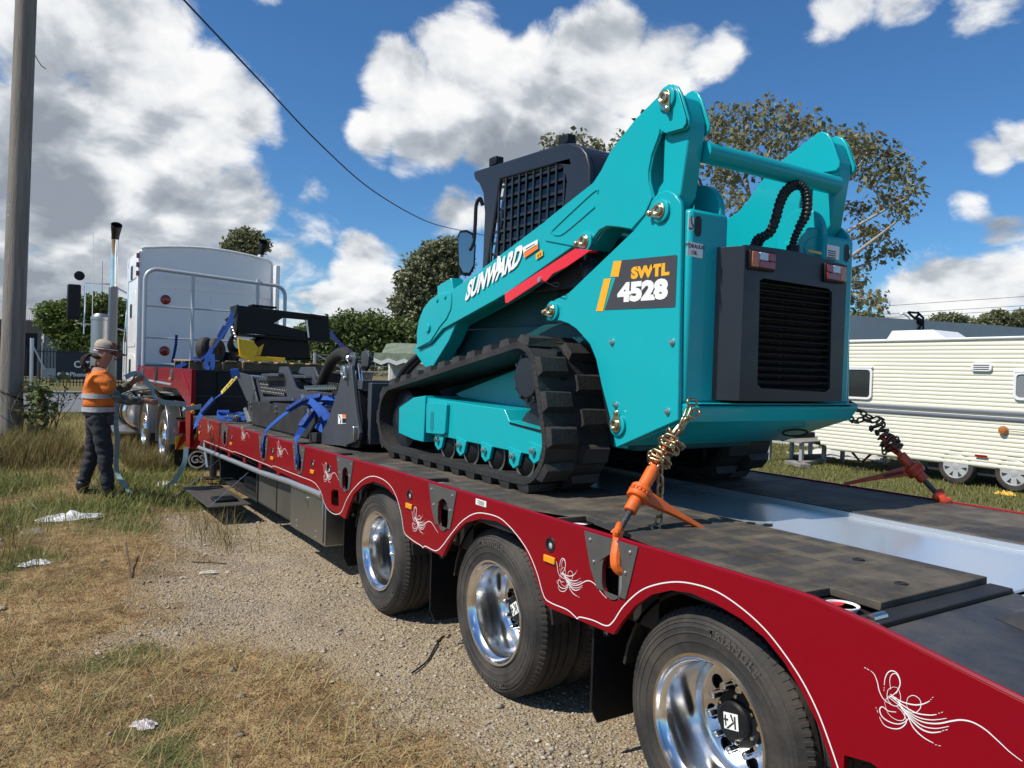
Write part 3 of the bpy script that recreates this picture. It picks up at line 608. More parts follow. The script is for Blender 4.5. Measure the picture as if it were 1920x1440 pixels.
logo_me = b.mesh('cap_emblem', [WPRINT, BPRINT], smooth=0)
TYTXT = M('raised tyre lettering', (.085, .076, .066), .6)
def wheel_text(txt, r0, ph, size):
    me = text_mesh(txt, size, .0012, 0, 1.25, 'CENTER', .0)
    for v in me.vertices:
        a, b_, c = v.co; t = ph+a/r0; v.co = (-.0035, -math.sin(t)*(r0+b_), math.cos(t)*(r0+b_))
    me.materials.clear(); me.materials.append(TYTXT); return me
tx = [wheel_text('TRIANGLE', .372, .2, .046), wheel_text('TRIANGLE', .372, .2+math.pi, .046)]
def put_wheel(y, z, rot, right=False):
    m0 = Matrix.Translation((.062, y, z)) if not right else Matrix.Translation((2.438, y, z)) @ Matrix.Rotation(math.pi, 4, 'Z')
    m = m0 @ Matrix.Rotation(rot, 4, 'X')
    w = place(rim_me, 'wheel', TR, m)
    for me, n_ in ((tyre_me, 'tyre'), (hubback_me, 'hub_plate'), (cap_me, 'hub_cap'), (bolt_me, 'cap_bolt')):
        o = place(me, n_, w, Matrix.Identity(4)); o.matrix_local = Matrix.Identity(4)
    for i in range(10): o = place(nut_me, 'nut_cover', w, Matrix.Identity(4)); o.matrix_local = Matrix.Rotation(2*math.pi*i/10, 4, 'X')
    if not right:
        o = place(logo_me, 'cap_emblem', w, Matrix.Identity(4)); o.matrix_local = Matrix.Identity(4)
        for q in tx: o = place(q, 'tyre_lettering', w, Matrix.Identity(4)); o.matrix_local = Matrix.Identity(4)
    o = place(tyre_me, 'tyre', TR, (m0 @ Matrix.Translation((.31, 0, 0))))
for y, z, rt in ((2.0, .425, .15), (3.53, .440, -.28), (5.10, .440, 2.3)):
    put_wheel(y, z, rt); put_wheel(y, z, rt, True)
    mb = MB(); mb.cyl((.3, y, z), (2.2, y, z), .07, 12); mb.build('axle', CHASSIS, TR)
    mb = MB(); mb.prism(arc((y, z), .50, .15, math.pi-.15, 16)+list(reversed(arc((y, z), .515, .15, math.pi-.15, 16))), .10, .70, 0); mb.build('mudguard', CHASSIS, TR)
for y in (2.68, 4.28, 5.78):
    mb = MB(); mb.prism([(.075, .62), (.075, .24), (.115, .165), (.66, .165), (.70, .21), (.70, .62)], y, y+.014, 1); mf = mb.build('mudflap', BLACK, TR, bevel=.003)
    mb = MB(); mb.prism([(.07, .60), (.70, .60), (.70, .86), (.07, .86)], y-.006, y+.03, 1); mb.build('flap_bracket', CHASSIS, TR, bevel=.003)
    mb = MB(); mb.lathe([(.02, .0), (.018, -.008), (.010, -.009), (.010, -.02), (0, -.021)], (.15, y, .575), (0, 1, 0), 12); mb.lathe([(.02, .0), (.018, -.008), (.010, -.009), (.010, -.02), (0, -.021)], (.58, y, .575), (0, 1, 0), 12); each(mb, 'flap_bolt', ZINC, TR)
# chassis rails, cross members under deck
mb = MB(); mb.box((.72, 1.4, .55), (.86, 11.9, .84)); mb.box((1.62, 1.4, .55), (1.76, 11.9, .84)); each(mb, 'chassis_rail', CHASSIS, TR)
mb = MB()
for i in range(13): mb.box((.03, 6.0+i*.48, .70), (2.47, 6.06+i*.48, .85))
each(mb, 'cross_member', CHASSIS, TR)
# stainless toolbox ahead of the first axle, open toolbox further forward
c0 = [(7.061,0.621),(6.129,0.653),(6.044,0.37),(7.035,0.323)]
mb = MB(); y0, y1 = c0[1][0], c0[0][0]; mb.box((.045, y0, .255), (.62, y1, .665)); tb = mb.build('toolbox', STEEL, TR, bevel=.006)
mb = MB(); mb.box((.03, y0+.03, .275), (.0445, y1-.04, .655)); each(mb, 'toolbox_door', STEEL, tb, bevel=.006)
mb = MB(); ym = y0+.42*(y1-y0); mb.box((.022, ym-.05, .53), (.03, ym+.05, .645)); mb.cyl((.02, ym, .59), (.008, ym, .59), .022, 12); mb.box((.008, ym-.012, .52), (.016, ym+.012, .58)); mb.build('latch', ZINC, tb)
mb = MB()
for a in (.2, .75):
    for z in (.30, .35): mb.lathe([(.009, 0), (.005, -.006), (0, -.007)], (.03, y0+a*(y1-y0), z), (1, 0, 0), 8)
each(mb, 'rivet', ZINC, tb)
OLIVE = M('weathered olive steel', (.095, .088, .070), .45, .4, 0, var=(4, .7, (.13, .12, .10)))
y0, y1 = 7.6, 10.2
mb = MB(); mb.box((.10, 7.0, .26), (.60, 8.35, .66)); cab = mb.build('toolbox', OLIVE, TR, bevel=.006, label='closed olive steel toolbox under the deck')
mb = MB(); mb.box((.088, 7.03, .28), (.10, 7.64, .64)); mb.box((.088, 7.68, .28), (.10, 8.32, .64)); each(mb, 'toolbox_door', OLIVE, cab, bevel=.004)
mb = MB(); mb.box((.10, 8.42, .28), (.62, 8.47, .66)); mb.box((.10, 10.15, .28), (.62, 10.2, .66)); mb.box((.10, 8.42, .64), (.62, 10.2, .66)); mb.box((.58, 8.42, .28), (.62, 10.2, .66)); mb.box((.10, 8.42, .25), (.62, 10.2, .28)); ob_ = mb.build('open_toolbox', CHASSIS, TR, bevel=.004)
mb = MB(); mb.box((-.36, 8.6, .19), (.09, 10.05, .205)); mb.build('drop_down_lid', OLIVE, ob_, bevel=.004)
mb = MB(); mb.tube([(.12, 8.65, .6), (-.33, 8.65, .205)], .003, 5); mb.tube([(.12, 10.0, .6), (-.33, 10.0, .205)], .003, 5); each(mb, 'lid_cable', ZINC, ob_)
mb = MB(); mb.box((.2, 8.6, .285), (.5, 9.4, .42)); mb.box((-.25, 8.8, .206), (.0, 9.05, .24)); each(mb, 'folded_tarp', BLACK, ob_, bevel=.02)
# goose neck
NK = [(17.283,1.605),(11.897,1.633),(11.585,1.634),(11.604,0.517),(11.876,0.474),(12.041,1.159),(12.798,1.319),(14.312,1.296),(16.622,1.284)]
mb = MB(); mb.prism(NK, 0, .02, 0); nk = mb.build('neck_panel', RED, TR, bevel=.003)
mb = MB(); mb.prism(NK, 2.48, 2.5, 0); mb.build('neck_panel', RED, TR)
YD = NK[2][0]; YF = NK[0][0]
mb = MB(); mb.box((.02, YD+.02, .86), (2.48, YD+.06, 1.60)); dw = mb.build('neck_face', BLACK, TR)
mb = MB(); mb.box((.03, YD-.01, 1.245), (2.47, YD+.02, 1.265)); mb.box((-.01, YD-.03, .80), (.05, YD+.05, 1.62)); mb.box((2.45, YD-.03, .80), (2.51, YD+.05, 1.62)); each(mb, 'neck_rib', CHASSIS, dw)
mb = MB(); mb.box((-.012, YD-.035, .55), (.045, YD+.055, 1.63)); mb.tube([(-.005, YD+.7, 1.58), (-.005, YD+.05, 1.28)], .02, 4); each(mb, 'neck_post', RED, TR, bevel=.004)
mb = MB(); mb.box((.021, YD, 1.595), (2.479, YF, 1.625)); mb.build('neck_deck', BLACK, TR)
mb = MB(); mb.box((.35, YD, 1.15), (2.15, YF-1.0, 1.59)); mb.build('neck_beam', BLACK, TR)
mb = MB(); mb.tube([(-.0, YF-.2, 1.36), (-.0, YD+1.6, 1.36)], .022, 8); rr = mb.build('rub_rail', ALU, TR)
mb = MB()
for i in range(6):
    yy = YF-.25-i*.55; mb.prism([(yy-.03, 1.36), (yy+.03, 1.36), (yy+.08, 1.43), (yy-.08, 1.43)], .002, .016, 0)
each(mb, 'rail_hanger', RED, rr)
for (a, b) in [(16.359,1.457),(14.738,1.463),(13.193,1.474)]:
    mb = MB(); mb.box((-.006, a-.13, b-.02), (0, a+.13, b+.13)); tp = mb.build('tie_plate', GREY, TR)
    mb = MB(); mb.prism(stadium(a-.06, b+.02, .09, .16), -.008, -.006, 0); mb.build('slot', BPRINT, tp)
    mb = MB(); mb.box((-.014, a+.06, b-.045), (-.002, a+.19, b+.0)); mb.build('side_reflector', AMBER, TR, bevel=.004)
for z in (1.06, 1.15):
    mb = MB(); mb.lathe([(.028, 0), (.028, -.02), (.02, -.026), (0, -.027)], (.016, YD-.035, z-.03), (0, 1, 0), 12); mb.build('marker_light', AMBER, TR)
# headboard frame of painted tube
HB = 16.35
HBM = M('silver grey tube paint', (.50, .52, .54), .4, .2)
def rim_path(): return [(-.0, 1.62), (-.0, 3.30)]+arc((.22, 3.28), .22, math.pi, math.pi/2, 6)+[(2.48, 3.38)]+arc((2.48, 3.16), .22, math.pi/2, 0, 6)+[(2.70, 1.62)]
mb = MB(); mb.tube([(x, HB, z) for x, z in rim_path()], .038, 10); hb = mb.build('headboard', HBM, TR)
mb = MB()
for x in (.87, 2.13): mb.cyl((x, HB, 1.62), (x, HB, 3.49), .034, 8)
each(mb, 'upright', HBM, hb)
mb = MB()
for z in (2.78, 2.17): mb.cyl((.0, HB, z), (2.7, HB, z+.0), .016, 8)
mb.cyl((0, HB, 1.655), (2.7, HB, 1.655), .024, 8)
each(mb, 'crossbar', HBM, hb)
# front landing leg and small parts behind the neck corner
mb = MB(); mb.cyl((.30, 11.5, .10), (.30, 11.5, .84), .05, 10); mb.box((.18, 11.38, .08), (.42, 11.62, .10)); mb.cyl((2.2, 11.5, .10), (2.2, 11.5, .84), .05, 10); each(mb, 'landing_leg', CHASSIS, TR)
mb = MB(); mb.cyl((.10, 11.25, .76), (.14, 11.1, .30), .022, 8); mb.build('strap_winder_bar', ALU, TR)


# ================================================================ PRIME MOVER
TK = thing('prime_mover', (1.25, 18, 0), 'white sleeper cab truck with tall chrome exhausts coupled ahead of the red trailer', 'truck')
YS = 17.0
def roofz(x, y): return 3.97+.13*math.sin(math.pi*min(1, max(0, (x+.02)/2.63)))
prof = [(-.02, 1.18), (2.61, 1.18)]+[(2.61, 3.86), (2.58, 3.93)]+[(2.5-.049*i*1.02*1.0, roofz(2.5-.05*i, 0)) for i in range(50)]+[(.0, 3.95), (-.02, 3.88)]
mb = MB(); mb.prism(prof, YS, 18.95, 1); sl_ = mb.build('sleeper', WHITE, TK, bevel=.035, seg=3)
mb = MB(); mb.tube([(x, YS-.005, z) for x, z in prof[2:-1]], .022, 8); mb.build('roof_edge', WHITE, sl_)
mb = MB(); mb.box((-.06, YS-.05, 1.2), (.0, YS+.10, 3.9)); mb.box((2.60, YS-.25, 1.6), (2.70, YS+.06, 3.86)); each(mb, 'side_extender', WHITE, TK, bevel=.015)
mb = MB()
for z in (2.99, 1.95): mb.lathe([(.10, 0), (.10, -.02), (.085, -.028), (0, -.03)], (.47, YS, z-.02), (0, 1, 0), 20)
each(mb, 'lamp', REDLENS, TK)
mb = MB()
for z in (2.99, 1.95): mb.lathe([(.13, 0), (.13, -.012), (.10, -.012), (.10, 0)], (.47, YS, z-.02), (0, 1, 0), 20)
each(mb, 'lamp_ring', WHITE, TK)
mb = MB()
for z in (3.80, 3.62, 3.45): mb.box((-.09, YS-.075, z-.05), (-.03, YS-.045, z+.05))
each(mb, 'marker_light', REDLENS, TK, bevel=.008)
mb = MB(); mb.box((.02, YS-.01, 3.20), (2.58, YS-.0005, 3.215)); mb.box((.02, YS-.02, 3.14), (.25, YS-.001, 3.26)); mb.box((2.35, YS-.02, 3.14), (2.58, YS-.001, 3.26)); each(mb, 'panel_trim', WHITE, TK)
mb = MB()
for (y0, y1, z0, z1) in ((17.35, 18.55, 2.0, 3.15), (17.35, 18.55, 1.32, 1.85), (17.3, 18.7, 3.4, 3.7)):
    mb.prism(rrect((y0+y1)/2, (z0+z1)/2, y1-y0, z1-z0, .12), -.035, -.02, 0)
each(mb, 'side_hatch', WHITE, TK, bevel=.008)
mb = MB()
for (y, z) in ((18.0, 2.75), (18.0, 1.6), (18.0, 3.55)): mb.box((-.05, y-.1, z-.14), (-.036, y+.1, z+.14))
each(mb, 'hatch_handle', BLACK, TK)
mb = MB(); mb.prism([(18.95, 1.2), (18.95, 3.4), (19.4, 3.3), (20.6, 2.9), (21.0, 2.1), (21.0, 1.2)], .15, 2.45, 0); cabn = mb.build('cab', WHITE, TK, bevel=.05)
mb = MB(); mb.prism([(19.5, 2.15), (19.5, 2.95), (20.4, 2.8), (20.7, 2.15)], .14, .149, 0); mb.build('side_window', M('dark glass', (.02, .022, .025), .06), cabn)
mb = MB(); mb.box((.55, 21.0, .95), (2.05, 23.0, 2.05)); mb.build('bonnet', WHITE, TK, bevel=.12)
# exhaust stacks
for x, s_ in ((-.30, 1), (2.78, 1)):
    mb = MB(); y = 18.75; mb.tube([(x, y, 1.15), (x, y, 3.9)]+[(x, y-.38*(1-math.cos(t)), 3.9+.62*math.sin(t)) for t in [.15*i for i in range(1, 7)]], .07, 16, caps=False); ex = mb.build('exhaust_stack', CHROME, TK)
    t = .15*6; mb = MB(); d = Vector((0, -math.sin(t)*.38, math.cos(t)*.62)).normalized(); p = Vector((x, y-.38*(1-math.cos(t)), 3.9+.62*math.sin(t)))
    mb.lathe([(.075, -.10), (.08, .0), (.115, .26), (.11, .265), (.07, 0)], p, d*.4+Vector((0, -.5, .55)), 14); mb.lathe([(.09, .18), (0, .181)], p, d*.4+Vector((0, -.5, .55)), 14); mb.build('exhaust_tip', BLACK, ex)
    mb = MB(); mb.box((x-.085, y-.10, 1.1), (x+.085, y+.16, 3.30)); mb.build('heat_shield', M('dull heat shield', (.16, .17, .18), .4, .8), ex, bevel=.03)
mb = MB(); mb.lathe([(.0, 1.5), (.20, 1.5), (.21, 1.55), (.21, 1.85), (.225, 1.86), (.225, 1.92), (.21, 1.93), (.21, 2.6), (.225, 2.61), (.225, 2.67), (.20, 2.69), (.15, 2.75), (0, 2.76)], (-.42, 19.9, 0), (0, 0, 1), 24); mb.build('air_cleaner', STEEL, TK)
mb = MB(); mb.box((-1.06, 20.75, 2.62), (-.78, 20.9, 3.45)); mr_ = mb.build('mirror', BLACK, TK, bevel=.03)
mb = MB(); mb.tube([(-.70, 20.8, 2.3), (-.70, 20.8, 3.5), (-.2, 20.6, 3.5), (.15, 20.4, 3.3)], .018, 8); mb.tube([(-.85, 20.8, 2.55), (-.2, 20.6, 2.5), (.15, 20.4, 2.4)], .018, 8); each(mb, 'mirror_bracket', CHROME, mr_)
mb = MB(); mb.lathe([(.0, -.09), (.09, -.06), (.115, 0), (.10, .02), (0, .021)], (-.82, 20.8, 3.66), (0, -1, .15), 16); mb.build('spot_lamp', BLACK, mr_)
mb = MB(); mb.tube([(-.5, 21.2, 2.2), (-.52, 21.2, 4.9)], [.012, .005], 6); mb.build('aerial', WPRINT, TK)
mb = MB(); mb.tube([(-.3, 21.2, 2.2), (-.31, 21.2, 4.1)], [.01, .004], 6); mb.build('aerial', BLACK, TK)
# chassis, tanks, steps
mb = MB(); mb.box((.80, 12.6, .62), (.92, 22.5, .95)); mb.box((1.58, 12.6, .62), (1.70, 22.5, .95)); each(mb, 'chassis_rail', CHASSIS, TK)
for y0, y1 in ((16.75, 18.3), (18.45, 20.2)):
    mb = MB(); mb.lathe([(0, 0), (.30, 0), (.34, .04), (.34, y1-y0-.04), (.30, y1-y0), (0, y1-y0)], (.05, y0, .72), (0, 1, 0), 28); tk_ = mb.build('fuel_tank', CHROME, TK)
    mb = MB()
    for f in (.2, .5, .8): mb.lathe([(.348, -.04), (.355, -.04), (.355, .04), (.348, .04)], (.05, y0+f*(y1-y0), .72), (0, 1, 0), 28)
    each(mb, 'tank_strap', BLKRUB, tk_)
mb = MB(); mb.box((-.42, 16.8, .28), (.1, 20.4, .33)); mb.build('side_step', STEEL, TK, bevel=.01)
mb = MB()
for i in range(3): mb.tube([(-.05, 16.2+.1*i, .95), (-.2, 16.1+.15*i, 1.15), (.1, 15.9+.1*i, 1.2), (.4, 15.9, 1.0)], .02, 6)
each(mb, 'air_hose', BLKRUB, TK)
# drive wheels with half fenders
def truck_wheel():
    t = MB(); t.lathe([(.30, .02), (.34, .012), (.40, .0), (.46, .014), (.49, .035), (.505, .06), (.508, .24), (.49, .27), (.40, .30), (.31, .285), (.295, .15)], (0, 0, 0), (1, 0, 0), 56, True)
    r = MB(); r.lathe([(.305, .03), (.325, .012), (.318, .0), (.302, .004), (.294, .02), (.27, .03), (.262, .06), (.245, .07), (.17, .06), (.15, .055), (.12, .02), (.10, .0), (0, -.01)], (0, 0, 0), (1, 0, 0), 48)
    return t.mesh('tyre', TYRE, smooth=35), r.mesh('wheel', CHROME, smooth=30)
tt_me, tr_me = truck_wheel()
for y, z in ((13.65, .46), (15.75, .46)):
    w = place(tr_me, 'wheel', TK, Matrix.Translation((-.05, y, z))); o = place(tt_me, 'tyre', w, Matrix.Identity(4)); o.matrix_local = Matrix.Identity(4)
    place(tt_me, 'tyre', TK, Matrix.Translation((.28, y, z)))
    w = place(tr_me, 'wheel', TK, Matrix.Translation((2.55, y, z)) @ Matrix.Rotation(math.pi, 4, 'Z')); o = place(tt_me, 'tyre', w, Matrix.Identity(4)); o.matrix_local = Matrix.Identity(4)
    for x0, x1 in ((-.06, .62), (1.88, 2.56)):
        a0, a1 = -.15, math.pi+.05; o_ = arc((y, z), .62, a0, a1, 22); i_ = arc((y, z), .605, a0, a1, 22)
        mb = MB(); mb.prism(o_+list(reversed(i_)), x0, x1, 0); fd = mb.build('fender', STEEL, TK, bevel=.004, smooth=25)
        mb = MB()
        for f in (.3, .6): mb.prism(arc((y, z), .628, a0, a1, 22)+list(reversed(arc((y, z), .621, a0, a1, 22))), x0+f*(x1-x0), x0+f*(x1-x0)+.02, 0)
        each(mb, 'fender_rib', CHROME, fd, smooth=25)
yb = 12.93
mb = MB(); mb.box((.06, yb-.05, .60), (.52, yb, .82)); mb.build('tail_lamp', REDLENS, TK, bevel=.02)
mb = MB(); mb.box((.03, yb-.04, .83), (.62, yb+.05, .86)); mb.cyl((.30, yb-.06, .86), (.30, yb-.06, .95), .05, 12); each(mb, 'lamp_bracket', CHASSIS, TK)
mb = MB(); mb.box((.03, yb-.03, .36), (.66, yb-.02, .57)); cv = mb.build('warning_plate', M('reflective yellow', (.75, .42, .02), .4), TK)
mb = MB()
for i in range(3):
    x0 = .03+i*.25; q = [(max(.03, x0-.09), .36), (min(.66, x0+.04), .36), (min(.66, x0+.20), .57), (max(.03, min(.66, x0+.07)), .57)]; mb.prism(q, yb-.033, yb-.0305, 1)
each(mb, 'red_stripe', M('reflective red', (.45, .012, .01), .4), cv)
mb = MB(); mb.box((.02, yb-.005, .02), (.68, yb+.01, .36)); mf = mb.build('mudflap', BLACK, TK)
mb = MB(); mb.lathe([(.14, 0), (.14, -.004), (.115, -.004), (.115, 0)], (.36, yb-.006, .19), (0, 1, 0), 28); mb.build('flap_ring', WPRINT, mf)
lettering('flap_letters', 'GS', WPRINT, mf, (.36, yb-.01, .19), (1, 0, 0), (0, 0, 1), .17, .004)


# ================================================================ COMPACT TRACK LOADER
LD = thing('compact_track_loader', (1.235, 4.2, 1.06), 'turquoise rubber tracked skid loader with dark cab chained on the trailer deck', 'track loader')
CX = 2.47
def both(fn, name, mat, **k):
    """build a part on the left and its mirror image on the right"""
    r = []
    for m in (0, 1):
        b = MB(); fn(b)
        if m: b.v = [(CX-p[0], p[1], p[2]) for p in b.v]
        r.append(b.build(name, mat, LD, **k))
    return r
BODY = [(2.702,2.567),(2.674,1.541),(3.121,1.362),(3.186,1.533),(3.256,1.683),(3.314,1.831),(3.371,1.913),(3.439,1.962),(3.5,2.003),(3.577,2.036),(3.655,2.054),(3.795,2.059),(3.795,2.107),(3.768,2.154),(3.715,2.183),(3.581,2.215),(3.041,2.501),(2.946,2.571),(2.911,2.635),(2.87,2.665),(2.81,2.671),(2.754,2.645),(2.713,2.599)]
sp = both(lambda b: b.prism(BODY, .55, .575), 'body_side_panel', CYAN, bevel=.006)
pb = [(2.839,2.581)][0]
# rear corner posts
def post(b):
    b.box((.577, 2.665, 1.62), (.845, 2.95, 2.565))
both(post, 'corner_post', CYAN, bevel=.02)
def innerboss(b): b.prism([(pb[0]-.16, 2.55)]+[(pb[0]+.155*math.cos(t), pb[1]+.155*math.sin(t)) for t in [math.pi*(1-i/14) for i in range(15)]][::1]+[(pb[0]+.16, 2.5)], .80, .84)
both(innerboss, 'pivot_bracket', CYAN, bevel=.006)
# rear counterweight bumper and belly
mb = MB(); mb.prism([(2.655, 1.622), (2.60, 1.614), (2.60, 1.60), (2.645, 1.535), (3.10, 1.372), (3.10, 1.622)], .576, CX-.576, 0); bm_ = mb.build('bumper', CYAN, LD, bevel=.008)
mb = MB(); mb.box((.80, 3.102, 1.372), (CX-.80, 4.9, 1.55)); mb.build('belly_pan', CYAN, LD, bevel=.006)
mb = MB(); mb.prism([(.60, 2.585), (1.87, 2.585), (1.87, 2.7), (.60, 2.7)], 1.6225, 1.628, 2); mb.build('bumper_ledge', CYAN, bm_, bevel=.002)
mb = MB(); q = [(1.619,1.45)][0]; mb.tube([(q[0]+.07*math.cos(t)*1.6, 2.81+.0*math.sin(t), q[1]+.018*math.sin(t)) for t in [2*math.pi*i/20 for i in range(20)]], .006, 6, closed=True); mb.build('tie_down_slot', BLACK, bm_)
mb = MB(); mb.box((.78, 2.75, 1.62), (1.69, 4.0, 2.33)); mb.build('engine_bay', BLACK, LD)
mb = MB(); mb.box((.76, 3.2, 1.33), (1.71, 5.25, 2.06)); mb.box((.80, 5.0, 1.40), (1.67, 5.42, 1.75)); mb.prism([(5.019,2.416),(3.777,2.672),(3.354,2.521),(3.331,2.064),(4.284,1.884),(5.402,1.854),(5.524,2.094)], .80, 1.67); each(mb, 'chassis', M('chassis turquoise darkened for shade', (.004, .075, .085), .45, var=(4, .6, (.006, .04, .045)), spec=.3), LD, bevel=.01)  # turquoise darkened here, deep shade under the arms put into the colour
mb = MB(); mb.prism([(2.62, 2.30), (2.62, 2.405), (2.9, 2.44), (3.9, 2.44), (3.9, 2.3)], .86, 1.61, 0); mb.build('engine_cover', CYAN, LD, bevel=.03)
# engine door with louvres
YP = 2.54
gr = [(0.941,2.237),(0.968,2.25),(1.489,2.243),(1.522,2.223),(1.536,1.713),(1.5,1.693),(0.979,1.706),(0.95,1.727)]
mb = MB(); zt = 2.40
ft = [(.825, 1.642), (1.645, 1.642), (1.648, zt-.02)]+[(1.648-.823*i/10, zt-.02+.018*math.sin(math.pi*i/10)+.02*i/10) for i in range(1, 10)]+[(.825, zt)]
mb.prism(ft, YP, YP+.02, 1, [gr]); mb.prism([(.755, 2.685), (.824, 2.541), (.836, 2.56), (.775, 2.69)], 1.642, zt-.005, 2); mb.prism([(1.715, 2.685), (1.646, 2.541), (1.634, 2.56), (1.695, 2.69)], 1.642, zt-.02, 2); mb.prism([(.76, 2.685), (.826, 2.561), (1.644, 2.561), (1.71, 2.685)], zt-.035, zt-.02, 2)
door = mb.build('engine_door', DARK, LD, bevel=.007, seg=3)
gx0, gx1, gz0, gz1 = min(p[0] for p in gr), max(p[0] for p in gr), min(p[1] for p in gr), max(p[1] for p in gr)
mb = MB(); nl = 16
for i in range(nl):
    z = gz0+(i+.5)*(gz1-gz0)/nl; mb.prism([(YP+.006, z-.004), (YP+.008, z-.009), (YP+.040, z+.010), (YP+.038, z+.015)], gx0-.004, gx1+.004, 0)
each(mb, 'louvre', BLACK, door)
mb = MB(); mb.box((gx0-.01, YP+.05, gz0-.01), (gx1+.01, YP+.06, gz1+.01)); mb.build('radiator_core', BPRINT, door)
mb = MB()
for i in range(46):
    x = gx0+(i+.5)*(gx1-gx0)/46
    if i not in (18, 19): mb.box((x-.002, YP+.044, gz0), (x+.002, YP+.0495, gz1))
tag(mb.build('radiator_fin', M('radiator fins', (.06, .065, .07), .5, .4), door, smooth=0), kind='stuff')
def taillight(pts, flip):
    b = MB(); b.prism(pts, YP-.018, YP-.001, 1); t = b.build('tail_light', BLACK, LD, bevel=.006)
    x0, x1 = min(p[0] for p in pts)+.007, max(p[0] for p in pts)-.007; z0, z1 = min(p[1] for p in pts)+.012, max(p[1] for p in pts)-.012; w = x1-x0
    def bx(a, c, za, zb, n, m, y=.026):
        if flip: a, c = 1-c, 1-a
        q = MB(); q.box((x0+a*w, YP-y, z0+za*(z1-z0)), (x0+c*w, YP-.018, z0+zb*(z1-z0))); q.build(n, m, t, bevel=.004)
    bx(.0, .30, 0, 1, 'indicator_lens', AMBERD); bx(.31, 1, 0, .48, 'brake_lens', REDLENS); bx(.70, 1, .49, 1, 'brake_lens', REDLENS); bx(.31, .69, .49, 1, 'reverse_lens', CLEAR)
AMBERD = M('amber lens', (.50, .13, .01), .15, 0, .8, var=(60, .6, (.30, .06, .005)))
taillight([(0.844,2.378),(1.03,2.383),(1.031,2.285),(0.849,2.283)], False); taillight([(1.435,2.374),(1.611,2.377),(1.613,2.277),(1.436,2.275)], True)
# lift arms
ARM = [(2.809,3.192),(2.842,3.187),(2.864,3.175),(3.055,3.092),(3.247,2.971),(3.334,2.871),(3.401,2.819),(3.504,2.784),(3.837,2.675),(4.125,2.588),(4.688,2.42),(5.041,2.325),(5.244,2.315),(5.366,2.282),(5.472,2.221),(5.542,2.132),(5.574,2.04),(5.565,1.9),(5.336,1.944),(5.141,2.049),(5.017,2.077),(4.394,2.224),(4.263,2.258),(3.578,2.477),(3.512,2.467),(3.429,2.448),(3.387,2.476),(3.361,2.508),(3.317,2.54),(3.258,2.553),(3.161,2.534),(3.055,2.505),(2.957,2.568),(2.906,2.649),(2.938,2.738),(2.941,2.793),(2.921,2.869),(2.872,2.96),(2.857,2.968),(2.823,2.948),(2.704,2.943),(2.684,2.961),(2.685,2.994),(2.741,3.132),(2.768,3.171)]
BEAM = [(2.935,3.152),(3.055,3.092),(3.247,2.971),(3.334,2.871),(3.401,2.819),(3.504,2.784),(3.837,2.675),(4.125,2.588),(4.688,2.42),(5.041,2.325),(5.244,2.315),(5.366,2.282),(5.472,2.221),(5.542,2.132),(5.574,2.04),(5.565,1.9),(5.336,1.944),(5.141,2.049),(5.017,2.077),(4.394,2.224),(4.263,2.258),(3.578,2.477),(3.429,2.448),(3.387,2.476),(3.317,2.54),(3.258,2.553),(3.161,2.534),(3.055,2.505),(2.985,2.57),(2.946,2.656),(2.97,2.744),(2.972,2.799),(2.953,2.876),(2.914,2.97)]
def arm(b): b.prism(ARM, .56, .577); b.prism(ARM, .700, .717); b.prism(BEAM, .578, .699)
la = both(arm, 'lift_arm', CYAN, bevel=.006)
OVER = [(3.837,2.67),(3.836,2.546),(3.513,2.471),(3.429,2.452),(3.392,2.479),(3.366,2.512),(3.321,2.544),(3.259,2.556),(3.161,2.537),(3.059,2.511),(2.965,2.572),(2.912,2.65),(2.944,2.739),(2.947,2.794),(2.927,2.871),(2.876,2.963),(2.854,3.133),(3.055,3.083),(3.242,2.965),(3.329,2.865),(3.395,2.812),(3.499,2.78)]
def over(b): b.prism(OVER, .552, .5595)
both(over, 'reinforcing_plate', CYAN, bevel=.004)
KN = [(2.812,3.189),(2.842,3.184),(2.86,3.171),(2.871,3.098),(2.869,2.983),(2.854,2.969),(2.823,2.951),(2.707,2.946),(2.687,2.964),(2.689,2.995),(2.744,3.131),(2.771,3.169)]
def kn(b): b.prism(KN, .545, .5515)
both(kn, 'knuckle_plate', CYAN, bevel=.003)
FRP = [(5.024,2.316),(5.005,2.268),(5.016,2.191),(5.078,2.123),(5.176,2.07),(5.328,1.96),(5.556,1.908),(5.565,2.04),(5.533,2.132),(5.463,2.217),(5.357,2.277),(5.235,2.31)]
def frp(b): b.prism(FRP, .553, .5595)
both(frp, 'arm_end_plate', CYAN, bevel=.003)
rib = [(3.345,2.749),(3.383,2.761),(3.741,2.609),(3.756,2.586),(3.733,2.57),(3.675,2.563),(3.613,2.579),(3.496,2.624),(3.365,2.676)]
mb = MB(); mb.tube([(.551, a, b_) for a, b_ in bez(rib, 4)], .006, 6); mb.build('stiffening_rib', CYAN, LD)
s2 = [(5.188,2.191),(5.215,2.208),(5.207,2.228),(5.072,2.244),(5.007,2.248)]; s3 = [(5.025,2.328),(5.019,2.246),(5.039,2.16),(5.094,2.107),(5.176,2.07)]
LINK = [(2.873,2.968),(2.874,2.835),(2.873,2.728),(2.902,2.702),(2.922,2.651),(2.912,2.596),(2.865,2.567),(2.798,2.578),(2.743,2.644),(2.698,2.952),(2.7,3.004),(2.744,3.118),(2.811,3.158),(2.854,3.123)]
def link(b): b.prism(LINK, .585, .692)
both(link, 'lift_link', CYAN, bevel=.008)
